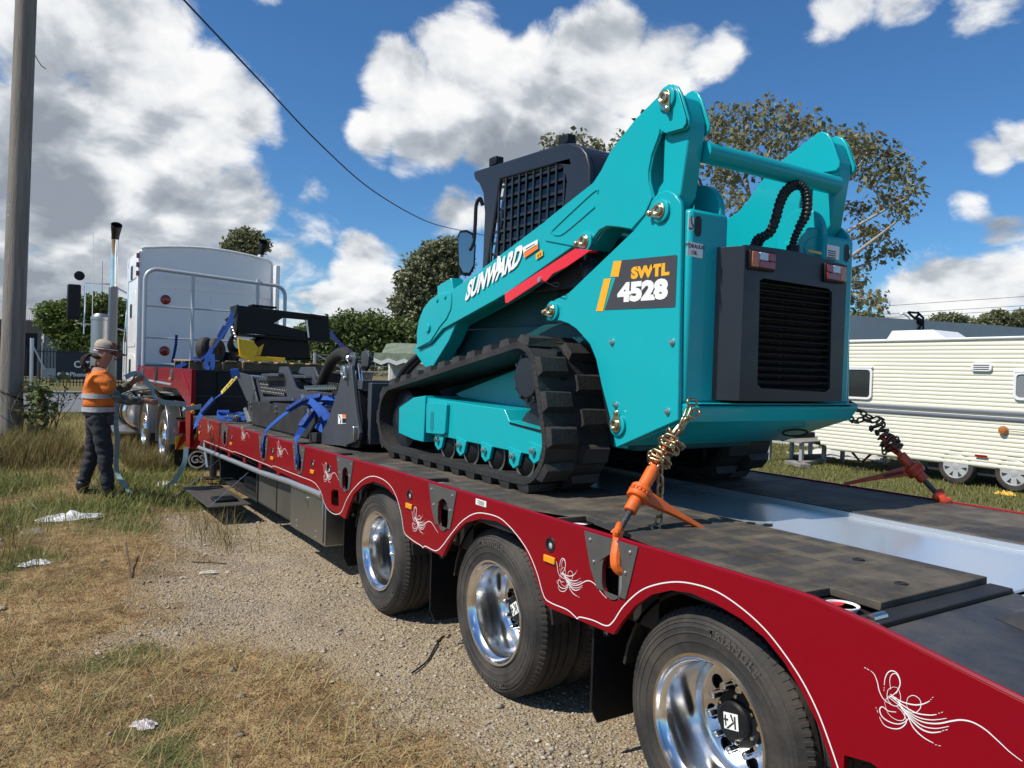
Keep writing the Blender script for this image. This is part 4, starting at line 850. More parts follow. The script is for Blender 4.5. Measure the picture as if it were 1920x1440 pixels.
# front arm ends: lower hand and cross tube, hanging bracket
HAND = [(5.688,1.903),(5.454,1.948),(5.255,2.056),(5.128,2.084),(4.943,2.121),(5.079,1.959),(5.324,1.765),(5.451,1.755)]
def hand(b): b.prism(HAND, .58, .70)
both(hand, 'arm_foot', CYAN, bevel=.006)
def brk(b): b.prism([(5.315,2.307),(5.329,2.386),(5.107,2.433),(5.058,2.33),(5.166,2.306)], .60, .70); 
both(brk, 'hose_bracket', CYAN, bevel=.005)
e_ = [(5.362,2.063)][0]
for nm, r_, x_ in (('end_pin', .035, .538),):
    for m in (0, 1):
        b = MB(); b.cyl((x_, e_[0], e_[1]), (.555, e_[0], e_[1]), r_, 18); 
        if m: b.v = [(CX-p[0], p[1], p[2]) for p in b.v]
        b.build(nm, CYAN, LD, bevel=.004)
cb = [(2.716,2.864)][0]
mb = MB(); mb.cyl((.70, cb[0], cb[1]), (CX-.70, cb[0], cb[1]), .052, 24); mb.build('cross_tube', CYAN, LD)
mb = MB(); f_ = [(5.404,1.88)][0]; mb.cyl((.65, f_[0], f_[1]), (CX-.65, f_[0], f_[1]), .06, 16); mb.build('cross_tube', CYAN, LD)
# pins with keeper plates
PINS = [([(2.816,3.119)][0], .545, -70), ([(2.835,2.57)][0], .55, 185), ([(3.431,2.492)][0], .552, 185), ([(3.722,2.117)][0], .55, 185), ([(3.105,1.485)][0], .55, 85)]
for (y, z), x, an in PINS:
    for m in (0, 1):
        def mir(b):
            if m: b.v = [(CX-p[0], p[1], p[2]) for p in b.v]
            return b
        b = MB(); b.lathe([(.058, 0), (.058, -.014), (.050, -.018), (0, -.0185)], (x, y, z), (1, 0, 0), 28); bs = mir(b).build('pin_boss', CYAN, LD)
        t = R_(an); b = MB(); dy, dz_ = math.cos(t), math.sin(t)
        # image left is forward (+y)
        o = (y-.065*dy, z+.065*dz_)
        pts = [(y+.040*math.cos(a), z+.040*math.sin(a)) for a in [math.atan2(dz_, -dy)+math.pi*.5+math.pi*i/10 for i in range(11)]]+[(o[0]+.016*math.cos(a), o[1]+.016*math.sin(a)) for a in [math.atan2(dz_, -dy)-math.pi*.5+math.pi*i/6 for i in range(7)]]
        b.prism(pts, x-.026, x-.0186, 0); kp = mir(b).build('keeper_plate', GOLDZ, LD, bevel=.002)
        b = MB(); b.lathe([(.028, 0), (.028, -.012), (.022, -.014), (.014, -.010), (.014, -.004), (0, -.004)], (x-.026, y, z), (1, 0, 0), 18); b.lathe([(.013, 0), (.013, -.010), (.008, -.013), (0, -.013)], (x-.026, o[0], o[1]), (1, 0, 0), 10)
        for q in each(mir(b), 'pin_bolt', GOLDZ, kp): pass
mb = MB()
for (y, z) in [(3.179,1.925),(2.73,1.919),(3.132,1.591),(2.746,1.58)]: mb.lathe([(.017, 0), (.017, -.006), (.011, -.008), (.010, -.016), (0, -.017)], (.55, y, z), (1, 0, 0), 14)
each(mb, 'panel_bolt', ZINC, LD)
mb = MB()
for (y, z) in [(5.227,2.269),(5.1,2.285)]: mb.lathe([(.015, 0), (.015, -.008), (0, -.012)], (.553, y, z), (1, 0, 0), 10)
each(mb, 'bracket_bolt', CYAN, LD)
# safety lock, lift cylinder
mb = MB(); mb.prism([(4.195,2.249),(4.169,2.254),(3.469,2.452),(3.325,2.426),(3.543,2.354),(3.676,2.326),(3.738,2.288),(3.815,2.287),(4.159,2.182),(4.185,2.187)], .50, .506); mb.prism([(4.195,2.249),(4.169,2.254),(3.469,2.452),(3.325,2.426),(3.343,2.417),(3.477,2.435),(4.156,2.232)], .507, .555); lk = mb.build('safety_lock', REDARM, LD, bevel=.003)
q = [(3.799,2.305)][0]; mb = MB(); mb.cyl((.49, *q), (.51, *q), .016, 10); mb.build('lock_pin', ZINC, lk)
mb = MB(); mb.tube([(.495, a, b_) for a, b_ in bez([(3.775,2.296),(3.698,2.271),(3.617,2.247),(3.603,2.264),(3.645,2.274),(3.687,2.261)], 4)], .003, 5); mb.build('pin_cable', BLACK, lk)
def lift(b):
    a = [(3.547,2.517)][0]; c = [(3.209,1.476)][0]; m_ = (a[0]+(c[0]-a[0])*.12, a[1]+(c[1]-a[1])*.12)
    b.cyl((.64, *m_), (.64, *c), .058, 18); b.cyl((.64, a[0]-.0, a[1]), (.64, *m_), .032, 14)
both(lift, 'lift_cylinder', DARK)
# decals
a, b_ = [(4.803,2.233),(4.114,2.424)]; U = Vector((0, b_[0]-a[0], b_[1]-a[1])); 
c_, d_ = [(4.811,2.351),(4.851,2.247)]
Lg = U.length
me = text_mesh('SUNWARD', .17, .0085, .0, 1.02, 'LEFT', .0006)
wmax = max(v.co.x for v in me.vertices); Un = U.normalized(); Vn = Vector((0, c_[0]-d_[0], c_[1]-d_[1])).normalized()
hmax = max(v.co.y for v in me.vertices); hmin = min(v.co.y for v in me.vertices)
H_ = .155
for v in me.vertices:
    x, y, z = v.co; yy = (y-hmin)/(hmax-hmin)
    v.co = Vector((.5515-z, a[0], a[1]))+Un*(x/wmax*Lg)+Vn*(yy*H_)-ORG[LD]
me.materials.clear(); me.materials.append(WPRINT); o = bpy.data.objects.new('arm_lettering', me); COL.objects.link(o); o.parent = LD; ORG[o] = ORG[LD]
mb = MB(); a1 = Vector((.5515, *[(4.365,2.444)][0])); 
tp_ = [(4.397,2.401),(4.376,2.512),(4.343,2.509),(4.318,2.426)]; mb.prism(tp_, .5510, .5516, 0); mb.build('letter_spike', WPRINT, o)
mb = MB(); mb.prism([(3.127,2.356),(2.724,2.341),(2.717,2.335),(2.719,2.092),(2.73,2.088),(3.249,2.1)], .5475, .5485, 0); dc = mb.build('model_decal', GPRINT, LD, smooth=0)
mb = MB(); mb.prism([(3.187,2.357),(3.122,2.353),(3.144,2.27),(3.209,2.276)], .547, .5486, 0); mb.prism([(3.262,2.269),(3.204,2.267),(3.262,2.093),(3.322,2.096)], .547, .5486, 0); each(mb, 'yellow_bar', YPRINT, dc, smooth=0)
def fit_text(name, txt, mat, parent, p0, p1, h, bold, x):
    """text whose baseline runs from p0 to p1 (y,z) with height h"""
    me = text_mesh(txt, .2, bold, 0, 1.0, 'LEFT', .0005); xs_ = [v.co.x for v in me.vertices]; ys_ = [v.co.y for v in me.vertices]; x0, x1, y0, y1 = min(xs_), max(xs_), min(ys_), max(ys_)
    for v in me.vertices:
        s_ = (v.co.x-x0)/(x1-x0); t_ = (v.co.y-y0)/(y1-y0); v.co = Vector((x-v.co.z, p0[0]+(p1[0]-p0[0])*s_, p0[1]+(p1[1]-p0[1])*s_+h*t_))-ORG[LD]
    me.materials.clear(); me.materials.append(mat); ob = bpy.data.objects.new(name, me); COL.objects.link(ob); ob.parent = parent; ORG[ob] = ORG[LD]; return ob
a, b_, c_ = [(3.044,2.248),(2.765,2.246),(3.047,2.312)]
fit_text('model_letters', 'SWTL', YPRINT, dc, a, b_, c_[1]-a[1], .013, .5468)
a, b_, c_ = [(3.147,2.132),(2.77,2.129),(3.153,2.237)]
fit_text('model_letters', '4528', WPRINT, dc, a, b_, c_[1]-a[1], .013, .5468)
mb = MB(); mb.prism([(4.078,2.534),(3.914,2.564),(3.906,2.508),(4.056,2.465)], .5500, .5512, 0); wl = mb.build('warning_label', WPRINT, LD, smooth=0)
mb = MB(); mb.prism([(4.064,2.499),(3.908,2.537),(3.903,2.507),(4.053,2.464)], .5493, .5498, 0); mb.build('label_band', OPRINT, wl, smooth=0)
mb = MB(); mb.prism([(4.039,2.523),(3.94,2.543),(3.94,2.538),(4.038,2.516)], .5493, .5498, 0); mb.prism([(4.049,2.504),(3.927,2.533),(3.927,2.528),(4.049,2.501)], .5490, .5494, 0); each(mb, 'label_print', BPRINT, wl, smooth=0)
mb = MB(); mb.prism([(3.927,2.477),(3.86,2.496),(3.852,2.46),(3.925,2.441)], .5500, .5512, 0); yl = mb.build('caution_label', YPRINT, LD, smooth=0)
mb = MB(); mb.prism([(3.907,2.469),(3.896,2.474),(3.895,2.454),(3.906,2.452)], .5493, .5498, 0); mb.prism([(3.885,2.476),(3.874,2.481),(3.873,2.462),(3.884,2.46)], .5493, .5498, 0); each(mb, 'label_print', BPRINT, yl, smooth=0)
def ylabel(name, pts, parent, mat=WPRINT, y=2.6645):
    b = MB(); b.prism(pts, y-.0012, y, 1); return b.build(name, mat, parent, smooth=0)
hl = ylabel('oil_label', [(0.56,2.402),(0.666,2.398),(0.665,2.329),(0.56,2.333)], LD)
q = [(0.607,2.381),(0.609,2.35)]
lettering('label_letters', 'HYDRAULIC', GPRINT, hl, (q[0][0], 2.6628, q[0][1]), (1, 0, 0), (0, 0, 1), .026, .0008); lettering('label_letters', 'OIL', GPRINT, hl, (q[1][0], 2.6628, q[1][1]), (1, 0, 0), (0, 0, 1), .026, .0008)
def hooklabel(pts):
    h = ylabel('hook_label', pts, LD); x = sum(p[0] for p in pts)/4; z = sum(p[1] for p in pts)/4
    b = MB(); b.tube([(x+.012*math.cos(t), 2.6625, z-.012+.014*math.sin(t)) for t in [-2.6+i*.42 for i in range(10)]]+[(x, 2.6625, z+.02), (x, 2.6625, z+.04)], .004, 5); b.build('hook_symbol', GPRINT, h)
hooklabel([(0.562,2.517),(0.598,2.516),(0.597,2.457),(0.561,2.458)]); hooklabel([(1.819,2.504),(1.854,2.504),(1.853,2.444),(1.818,2.443)])
SLOT = [(0.628,2.481)][0]
for x in (SLOT[0], CX-SLOT[0]-.02):
    mb = MB(); mb.prism(stadium(x, SLOT[1], .045, .10), 2.6625, 2.6640, 1); mb.build('lifting_slot', BPRINT, LD, smooth=0)
sn = ylabel('serial_label', [(1.641,2.51),(1.754,2.508),(1.754,2.433),(1.641,2.439)], LD); z0 = [(1.68,2.494)][0]
mb = MB()
for i in range(6): mb.box((z0[0]-.03, 2.6620, z0[1]-.02-i*.012), (z0[0]+.04, 2.6630, z0[1]-.014-i*.012))
each(mb, 'label_line', GPRINT, sn, smooth=0)
ylabel('caution_label', [(1.475,2.462),(1.592,2.461),(1.593,2.446),(1.476,2.451)], LD, YPRINT, 2.662)
# cab
GLASS = bpy.data.materials.new('tinted glass'); GLASS.use_nodes = True; t_ = GLASS.node_tree; t_.nodes.remove(t_.nodes['Principled BSDF'])
g1 = t_.nodes.new('ShaderNodeBsdfTransparent'); g1.inputs[0].default_value = (.55, .60, .60, 1); g2 = t_.nodes.new('ShaderNodeBsdfGlossy'); g2.inputs['Roughness'].default_value = .03
lw = t_.nodes.new('ShaderNodeLayerWeight'); lw.inputs[0].default_value = .35; gm = t_.nodes.new('ShaderNodeMixShader'); t_.links.new(lw.outputs['Fresnel'], gm.inputs[0]); t_.links.new(g1.outputs[0], gm.inputs[1]); t_.links.new(g2.outputs[0], gm.inputs[2]); t_.links.new(gm.outputs[0], t_.nodes['Material Output'].inputs[0])
CABP = [(5.064,3.217),(5.053,3.239),(3.961,3.196),(3.85,3.176),(3.763,3.138),(3.702,3.08),(3.667,2.999),(3.649,2.646),(3.706,2.268),(4.91,2.276),(4.89,2.587),(4.885,2.898),(4.917,3.052),(4.976,3.129),(5.041,3.173)]
WIN = [(4.685,3.109),(3.995,3.076),(3.954,3.061),(3.93,3.033),(3.892,2.939),(3.913,2.81),(3.957,2.689),(4.054,2.566),(4.827,2.426),(4.819,2.541)]
def cside(b): b.prism(CABP, .74, .775, 0, [WIN])
cs = both(cside, 'cab_side', DARK, bevel=.012, seg=3)
CABI = [(5.045,3.229),(3.961,3.19),(3.85,3.169),(3.768,3.133),(3.713,3.079),(3.678,3.001),(3.659,2.647),(3.639,2.263),(3.706,2.268),(3.706,2.654),(3.723,2.991),(3.748,3.061),(3.803,3.112),(3.858,3.134),(3.947,3.147),(5.026,3.178)]
mb = MB(); mb.prism(CABI, .7755, CX-.7755, 0); mb.build('cab_shell', DARK, LD, bevel=.006)
def glass(b): b.prism([(p[0], p[1]) for p in WIN], .785, .790)
both(glass, 'window_pane', GLASS)
u0, u1, w0, w1 = [Vector((0, *p)) for p in [(4.931,3.149),(3.863,3.093),(4.88,2.275),(3.823,2.342)]]
for m in (0, 1):
    mb = MB()
    nv = 18
    for i in range(nv):
        y = 3.50+i*.086; lo, hi = None, None
        zs_ = [z for z in np.arange(2.0, 3.3, .01) if inpoly(np.array([y]), np.array([z]), WIN)[0]]
        if zs_: mb.box((.748, y-.009, zs_[0]-.02), (.758, y+.009, zs_[-1]+.02))
    for i in range(14):
        z = 2.12+i*.078; ys2 = [y for y in np.arange(3.3, 4.9, .01) if inpoly(np.array([y]), np.array([z]), WIN)[0]]
        if ys2: mb.box((.7575, ys2[0]-.02, z-.009), (.767, ys2[-1]+.02, z+.009))
    if m: mb.v = [(CX-p[0], p[1], p[2]) for p in mb.v]
    each(mb, 'guard_bar', DARK, LD, smooth=0)
mb = MB(); mb.box((.95, 3.75, 2.05), (1.5, 3.95, 2.75)); mb.box((.95, 3.8, 2.0), (1.5, 4.3, 2.15)); each(mb, 'seat', BLACK, LD, bevel=.05)
mb = MB(); mb.box((.79, 3.4, 2.0), (1.68, 4.75, 2.04)); mb.build('cab_floor', BLACK, LD)
mb = MB()
for q, y_ in (([(4.015,3.23)], 0), ([(4.878,3.273)], 0)): (yy, zz) = q[0]; mb.box((.79, yy-.05, zz-.02), (.86, yy+.05, zz+.045))
each(mb, 'roof_bracket', BLACK, LD, bevel=.008)
mq = [(0.904,5.43,2.697)][0]; mv = Vector(mq)
face = (CAM-mv).normalized()*.55+Vector((-.45, -.5, 0)); face.z = -.02; face.normalize(); sx = Vector((0, 0, 1)).cross(face).normalized(); sz = face.cross(sx)
def mirp(sc, d): return [mv+sx*(a*sc)+sz*(b_*sc)+face*d for a, b_ in ((-.075, .12), (-.055, .17), (.0, .175), (.05, .15), (.075, .05), (.07, -.12), (.035, -.19), (-.02, -.19), (-.06, -.12))]
b = MB(); k_ = 9; vs = mirp(1, .0)+mirp(1.02, -.02)+mirp(.6, -.06); b.add(vs, [tuple(range(k_))]+[(i, (i+1) % k_, (i+1) % k_+k_, i+k_) for i in range(k_)]+[(i+k_, (i+1) % k_+k_, (i+1) % k_+2*k_, i+2*k_) for i in range(k_)]+[tuple(range(2*k_, 3*k_))]); mir_ = b.build('wing_mirror', BLACK, LD, bevel=.006)
b = MB(); b.add(mirp(.88, .004)+mirp(.88, .001), [tuple(range(9)), tuple(range(9, 18))]+[(i, (i+1) % 9, (i+1) % 9+9, i+9) for i in range(9)]); b.build('mirror_glass', M('mirror glass', (.30, .32, .35), .05, 1.), mir_)
pa = [[(1.035,5.413,3.084)][0], [(1.016,5.427,3.139)][0], [(0.991,5.441,3.082)][0], [(0.972,5.415,2.925)][0], [(0.953,5.4,2.771)][0], [(0.926,5.416,2.706)][0]]
mb = MB(); mb.tube(bez(pa, 5), .016, 8); mb.build('mirror_arm', BLACK, mir_)
# hydraulic hoses with spiral guard
h1 = [(1.177,2.8,2.422),(1.191,2.793,2.474),(1.207,2.783,2.509),(1.252,2.754,2.539),(1.28,2.738,2.615),(1.298,2.728,2.702),(1.321,2.714,2.766),(1.359,2.69,2.801),(1.392,2.669,2.803),(1.422,2.649,2.769),(1.432,2.64,2.707),(1.424,2.644,2.635),(1.396,2.661,2.576),(1.373,2.675,2.518),(1.364,2.68,2.469)]
h2 = [(1.242,2.818,2.425),(1.253,2.812,2.478),(1.267,2.804,2.513),(1.308,2.778,2.549),(1.333,2.763,2.626),(1.349,2.754,2.702),(1.375,2.739,2.767),(1.411,2.716,2.803),(1.443,2.695,2.798),(1.458,2.685,2.758),(1.464,2.68,2.703),(1.455,2.684,2.645),(1.429,2.699,2.577)]
for hh in (h1, h2):
    p = bez(hh, 9); mb = MB(); mb.tube(p, [.0215 if i % 3 else .0155 for i in range(len(p))], 10); mb.build('hydraulic_hose', BLKRUB, LD, smooth=60)
q = [(1.366,2.678,2.472)][0]; mb = MB(); mb.cyl(q, (q[0], q[1], q[2]-.05), .035, 12); mb.build('hose_fitting', BLACK, LD)
rb = [(1.587,2.568)][0]
mb = MB(); mb.lathe([(.115, 0), (.115, -.06), (.10, -.07), (.06, -.071), (.055, -.078), (0, -.08)], (1.62, 2.80, 2.50), (0.25, 1, .1), 28); mb.build('pivot_cap', CYAN, LD)
# ---------------- undercarriage
FR1 = [(5.376,1.448),(5.132,1.536),(4.942,1.556),(4.947,1.225),(5.103,1.226),(5.373,1.253)]
FR2 = [(4.942,1.545),(4.597,1.536),(3.91,1.522),(3.852,1.453),(3.393,1.422),(3.388,1.335),(3.437,1.313),(3.517,1.277),(3.722,1.276),(4.883,1.288),(4.925,1.291)]
FR2 = [(max(a, 3.475), b) for a, b in FR2]
COV = [(4.897,1.502),(4.873,1.511),(4.619,1.52),(4.596,1.511),(4.607,1.319),(4.629,1.306),(4.892,1.294)]
GAP = [(3.852,1.45),(3.393,1.419),(3.392,1.405),(3.84,1.438)]
tw = {}
def fr(b): b.prism(FR1, .33, .60); b.prism(FR2, .345, .62)
both(fr, 'track_frame', CYAN, bevel=.006)
def cov(b): b.prism(COV, .318, .343)
both(cov, 'tensioner_cover', CYAN, bevel=.005)
def sl2(b): b.prism(stadium(COV[0][0]-.10, 1.385, .05, .14), .3165, .3178)
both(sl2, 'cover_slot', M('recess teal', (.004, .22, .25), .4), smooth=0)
def upf(b): b.prism([(4.992,1.572),(4.156,1.771),(3.914,1.742),(3.901,1.513),(4.926,1.547)], .60, .74)
both(upf, 'frame_plate', CYAN, bevel=.006)
def rail(b): b.prism(GAP, .34, .3445)
both(rail, 'frame_step', BLACK, smooth=0)
RB = [(4.736,1.263),(4.425,1.257),(4.105,1.255),(3.783,1.254),(3.472,1.306)]
RB[-1] = (max(RB[-1][0], 3.575), RB[-1][1])
ROL = [(4.695,1.215),(4.377,1.215),(4.063,1.215),(3.747,1.216)]
for m in (0, 1):
    def mir(b):
        if m: b.v = [(CX-p[0], p[1], p[2]) for p in b.v]
        return b
    b = MB()
    for (y, z) in RB: b.prism([(y-.075, z+.03), (y+.06, z+.05), (y+.05, z-.045), (y, z-.075), (y-.05, z-.05)], .338, .360)
    each(mir(b), 'roller_bracket', CYAN, LD, bevel=.003)
    b = MB()
    for (y, z) in RB: b.lathe([(.021, 0), (.021, -.018), (.012, -.020), (.012, -.03), (0, -.031)], (.338, y, z), (1, 0, 0), 6)
    each(mir(b), 'roller_bolt', ZINC, LD)
    b = MB()
    for (y, z) in ROL:
        z = 1.225; b.lathe([(.03, 0), (.055, .004), (.09, .03), (.105, .03), (.108, .05), (.108, .30), (.09, .32), (0, .32)], (.365, y, z), (1, 0, 0), 28)
    each(mir(b), 'track_roller', BLACK, LD)
    b = MB()
    for (y, z) in ROL: b.lathe([(.088, .0), (.104, -.001), (.104, .006), (.088, .006)], (.394, y, 1.225), (1, 0, 0), 28)
    each(mir(b), 'roller_rim', ZINC, LD)
    b = MB(); b.lathe([(0, -.0), (.06, .0), (.08, .03), (.20, .04), (.225, .05), (.225, .30), (0, .30)], (.36, 5.44, 1.36), (1, 0, 0), 40); b.lathe([(0, 0), (.05, 0), (.09, .03), (.20, .03), (.205, .25), (0, .25)], (.40, 3.68, 1.345), (1, 0, 0), 40); 
    each(mir(b), 'idler_wheel', DARK, LD)
    b = MB(); b.lathe([(0, 0), (.115, 0), (.12, .006), (.120, .02), (.150, .022), (.152, .06), (.13, .07), (.13, .40), (0, .40)], (.345, 3.69, 1.72), (1, 0, 0), 40); mt = mir(b).build('drive_motor', DARK, LD, bevel=.002)
    b = MB()
    for i in range(12):
        a = 2*math.pi*i/12; b.lathe([(.011, .024), (.011, .008), (0, .007)], (.345, 3.69+.136*math.cos(a), 1.72+.136*math.sin(a)), (1, 0, 0), 6)
    each(mir(b), 'motor_bolt', DARK, mt)
    b = MB(); pts = []
    for i in range(17):
        for da, rr in ((0, .205), (.10, .225), (.185, .225), (.27, .205)): a = 2*math.pi*i/17+da; pts.append((3.72+rr*math.cos(a), 1.72+rr*math.sin(a)))
    b.prism(pts, .46, .50, 0); mir(b).build('drive_sprocket', DARK, LD)
def hull_path(circs, step=.02):
    """outline round circles listed counter-clockwise in (y,z)"""
    out = []; k = len(circs)
    tans = []
    for i in range(k):
        (c1, r1), (c2, r2) = circs[i], circs[(i+1) % k]; d = Vector((c2[0]-c1[0], c2[1]-c1[1])); L_ = d.length; th = math.atan2(d.y, d.x); be = math.acos((r1-r2)/L_); tans.append(th-be)
    for i in range(k):
        c, r = circs[i]; a0 = tans[i-1]; a1 = tans[i]
        while a1 < a0: a1 += 2*math.pi
        n = max(2, int((a1-a0)/.09)); out += [(c[0]+r*math.cos(a0+(a1-a0)*j/n), c[1]+r*math.sin(a0+(a1-a0)*j/n)) for j in range(n+1)]
    return out
CIRC = [((3.66, 1.352), .248), ((5.455, 1.362), .255), ((3.725, 1.715), .205)]
pth = hull_path(CIRC); inn = hull_path([(c, r-.036) for c, r in CIRC])
P2 = [Vector((p[0], p[1])) for p in pth]
# resample evenly
seg = [(P2[i], P2[(i+1) % len(P2)]) for i in range(len(P2))]; per = sum((b-a).length for a, b in seg)
def at_len(s):
    s %= per
    for a, b in seg:
        l = (b-a).length
        if s <= l and l > 1e-9: return a+(b-a)*(s/l), (b-a)/l
        s -= l
    return seg[0][0], (seg[0][1]-seg[0][0]).normalized()
lg = MB(); w2 = .105
lg.add([(-w2, -.066, 0), (w2, -.060, 0), (w2, .060, 0), (-w2, .066, 0), (-w2+.026, -.040, .043), (w2-.008, -.046, .043), (w2-.008, .040, .043), (-w2+.026, .036, .043)], [(0, 3, 2, 1), (4, 5, 6, 7), (0, 1, 5, 4), (1, 2, 6, 5), (2, 3, 7, 6), (3, 0, 4, 7)])
lug_me = lg.mesh('track_lug', RUBBER, smooth=0)
NL = 27
for m in (0, 1):
    b = MB(); b.prism(pth, .30, .75, 0, [inn])
    if m: b.v = [(CX-p[0], p[1], p[2]) for p in b.v]
    tb_ = b.build('rubber_track', RUBBER, LD, bevel=.006, smooth=25)
    b = MB()
    for i in range(150):                                  # moulded ribs on the band edge
        p, t = at_len(i*per/150); n = Vector((t.y, -t.x)); xe = .2995 if not m else CX-.2995
        b.add([(xe, p.x+t.x*.002, p.y+t.y*.002), (xe, p.x-t.x*.002, p.y-t.y*.002), (xe, p.x-t.x*.002-n.x*.03, p.y-t.y*.002-n.y*.03), (xe, p.x+t.x*.002-n.x*.03, p.y+t.y*.002-n.y*.03)], [(0, 1, 2, 3)])
    tag(b.build('band_rib', BPRINT, tb_, fix=False, smooth=0), kind='stuff')
    for i in range(NL):
        for c, (xc, of) in enumerate(((.408, 0), (.642, .5))):
            p, t = at_len((i+of)*per/NL+.03); n = Vector((t.y, -t.x))
            x = xc if not m else CX-xc
            yv = Vector((0, t.x, t.y)); zv = Vector((0, n.x, n.y)); xv = yv.cross(zv)
            sc = 1
            place(lug_me, 'track_lug', tb_, basis(xv, yv, zv, (x, p.x, p.y)))


# ================================================================ COMBINATION BUCKET IN FRONT OF THE LOADER
DKG = M('dark grey steel paint', (.050, .056, .068), .42, 0, .1, var=(5, .6, (.065, .070, .080)), bump=(30, .05))
WORN = M('worn black cutting steel', (.030, .030, .031), .5, .3, 0, var=(9, .8, (.065, .062, .058)))
BK = thing('combination_bucket', (1.2, 6.6, 1.05), 'dark grey four in one bucket with tall tapered end plate in front of the loader', 'bucket')
EP = [(6.932,1.123),(6.925,1.039),(6.751,1.037),(6.272,1.07),(6.172,1.071),(6.149,1.091),(5.985,1.129),(5.895,1.159),(5.876,1.213),(5.956,1.367),(6.043,1.603),(6.089,1.752),(6.139,1.774),(6.212,1.764),(6.246,1.732),(6.317,1.676),(6.408,1.522),(6.628,1.253),(6.787,1.135)]
mb = MB(); mb.prism(EP, .22, .25); ep = mb.build('end_plate', DKG, BK, bevel=.004)
mb = MB(); mb.prism(EP, 2.20, 2.23); mb.build('end_plate', DKG, BK)
mb = MB(); mb.prism([(6.977,1.124),(6.773,1.141),(6.767,1.055),(6.97,1.035)], .17, .219); mb.build('cutting_edge', WORN, BK, bevel=.004)
y0 = min(p[0] for p in EP); y1 = max(p[0] for p in EP)
mb = MB(); mb.prism([(y0+.05, 1.12), (y0+.02, 1.30), (y0+.12, 1.55), (y0+.15, 1.55), (y0+.05, 1.30), (y0+.08, 1.13), (y1+.1, 1.05), (y1+.1, 1.03), (y0+.1, 1.08)], .251, 2.199); mb.build('bucket_shell', BLACK, BK, bevel=.003)
mb = MB(); mb.box((.251, y0+.05, 1.56), (2.199, y0+.15, 1.64)); mb.build('beam', DKG, BK, bevel=.006)
mb = MB(); mb.box((.30, 5.85, 1.12), (2.15, 5.92, 1.62)); mb.box((.45, 5.75, 1.2), (.55, 5.85, 1.6)); mb.box((1.9, 5.75, 1.2), (2.0, 5.85, 1.6)); each(mb, 'coupler_plate', DKG, BK, bevel=.006)
# twin ear at the top of the end plate, pins, cylinder
ear = [(6.295,1.815),(6.273,1.855),(6.201,1.869),(6.14,1.855),(6.113,1.815),(6.131,1.735),(6.2,1.689),(6.277,1.733)]
mb = MB(); mb.prism(ear, .262, .29); mb.prism([(a, b+.02) for a, b in ear], .38, .41); each(mb, 'link_plate', DKG, BK, bevel=.004)
for (y, z), r in (([(6.207,1.706)][0], .05), ([(6.221,1.815)][0], .028)):
    mb = MB(); mb.lathe([(r, 0), (r, -.03), (r*.7, -.04), (r*.6, -.03), (0, -.03)], (.22 if r > .03 else .262, y, z), (1, 0, 0), 16); mb.build('pin', ZINC, BK)
a, b_ = [(6.197,1.742),(6.165,1.648)]; mb = MB(); mb.prism([(a[0]+.03, a[1]), (a[0]-.03, a[1]), (b_[0]-.022, b_[1]), (b_[0]+.022, b_[1])], .188, .214); mb.lathe([(.02, 0), (.018, -.015), (0, -.016)], (.19, *b_), (1, 0, 0), 8); each(mb, 'keeper_plate', ZINC, BK, bevel=.004)
a, b_ = [(5.957,1.236),(5.951,1.163)]; mb = MB(); mb.prism(stadium((a[0]+b_[0])/2, (a[1]+b_[1])/2, .055, .13), .190, .2195); mb.build('keeper_plate', ZINC, BK, bevel=.004)
c0, c1, c2 = [(6.263,1.767),(6.178,1.583),(6.049,1.249)]
mb = MB(); mb.cyl((.34, *c0), (.34, *c1), .028, 14); mb.build('cylinder_rod', CHROME, BK)
mb = MB(); mb.cyl((.34, *c1), (.34, *c2), .048, 16); mb.lathe([(.055, 0), (.055, .05), (.048, .05)], (.34, *c1), (0, c2[0]-c1[0], c2[1]-c1[1]), 16); each(mb, 'cylinder_barrel', DKG, BK)
mb = MB()
for p in ([(6.092,1.545),(6.011,1.544),(5.964,1.528),(5.907,1.513)], [(6.088,1.496),(6.008,1.5),(5.949,1.476),(5.894,1.479)]): mb.tube([(.33, a, b) for a, b in bez(p, 3)], [.012]*9+[.018], 8)
each(mb, 'hydraulic_fitting', ZINC, BK)
mb = MB(); mb.tube(bez([(.34, *[(6.428,1.817)][0]), (.36, *[(6.598,1.86)][0]), (.40, *[(6.866,1.856)][0]), (.46, *[(7.225,1.792)][0]), (.52, *[(7.566,1.657)][0]), (.56, *[(7.894,1.477)][0]), (.6, *[(8.141,1.381)][0])], 6), .055, 12); mb.build('hose_sleeve', M('hose sleeve cloth', (.016, .015, .014), .85, bump=(60, .6)), BK, smooth=60)
hs = [(.75, 5.55, 1.95), (.7, 5.75, 1.88), (.62, 5.95, 1.72), (.58, 6.05, 1.5), (.6, 6.0, 1.25)]
mb = MB(); mb.tube(bez(hs, 8), .024, 8); mb.tube(bez([(x+.06, y+.03, z-.01) for x, y, z in hs], 8), .024, 8); each(mb, 'hydraulic_hose', BLKRUB, BK, smooth=60)
q = [(6.367,1.331),(6.179,1.344),(6.174,1.268),(6.361,1.249)]; mb = MB(); mb.prism(q, .2185, .2195); lb = mb.build('warning_label', WPRINT, BK, smooth=0)
q = [(6.266,1.338),(6.179,1.344),(6.177,1.317),(6.264,1.311)]; mb = MB(); mb.prism(q, .2178, .2184); mb.build('label_header', OPRINT, lb, smooth=0)
q = [(6.264,1.306),(6.177,1.312),(6.174,1.272),(6.26,1.264)]; mb = MB(); mb.prism(q, .2178, .2184); mb.build('label_text_block', BPRINT, lb, smooth=0)
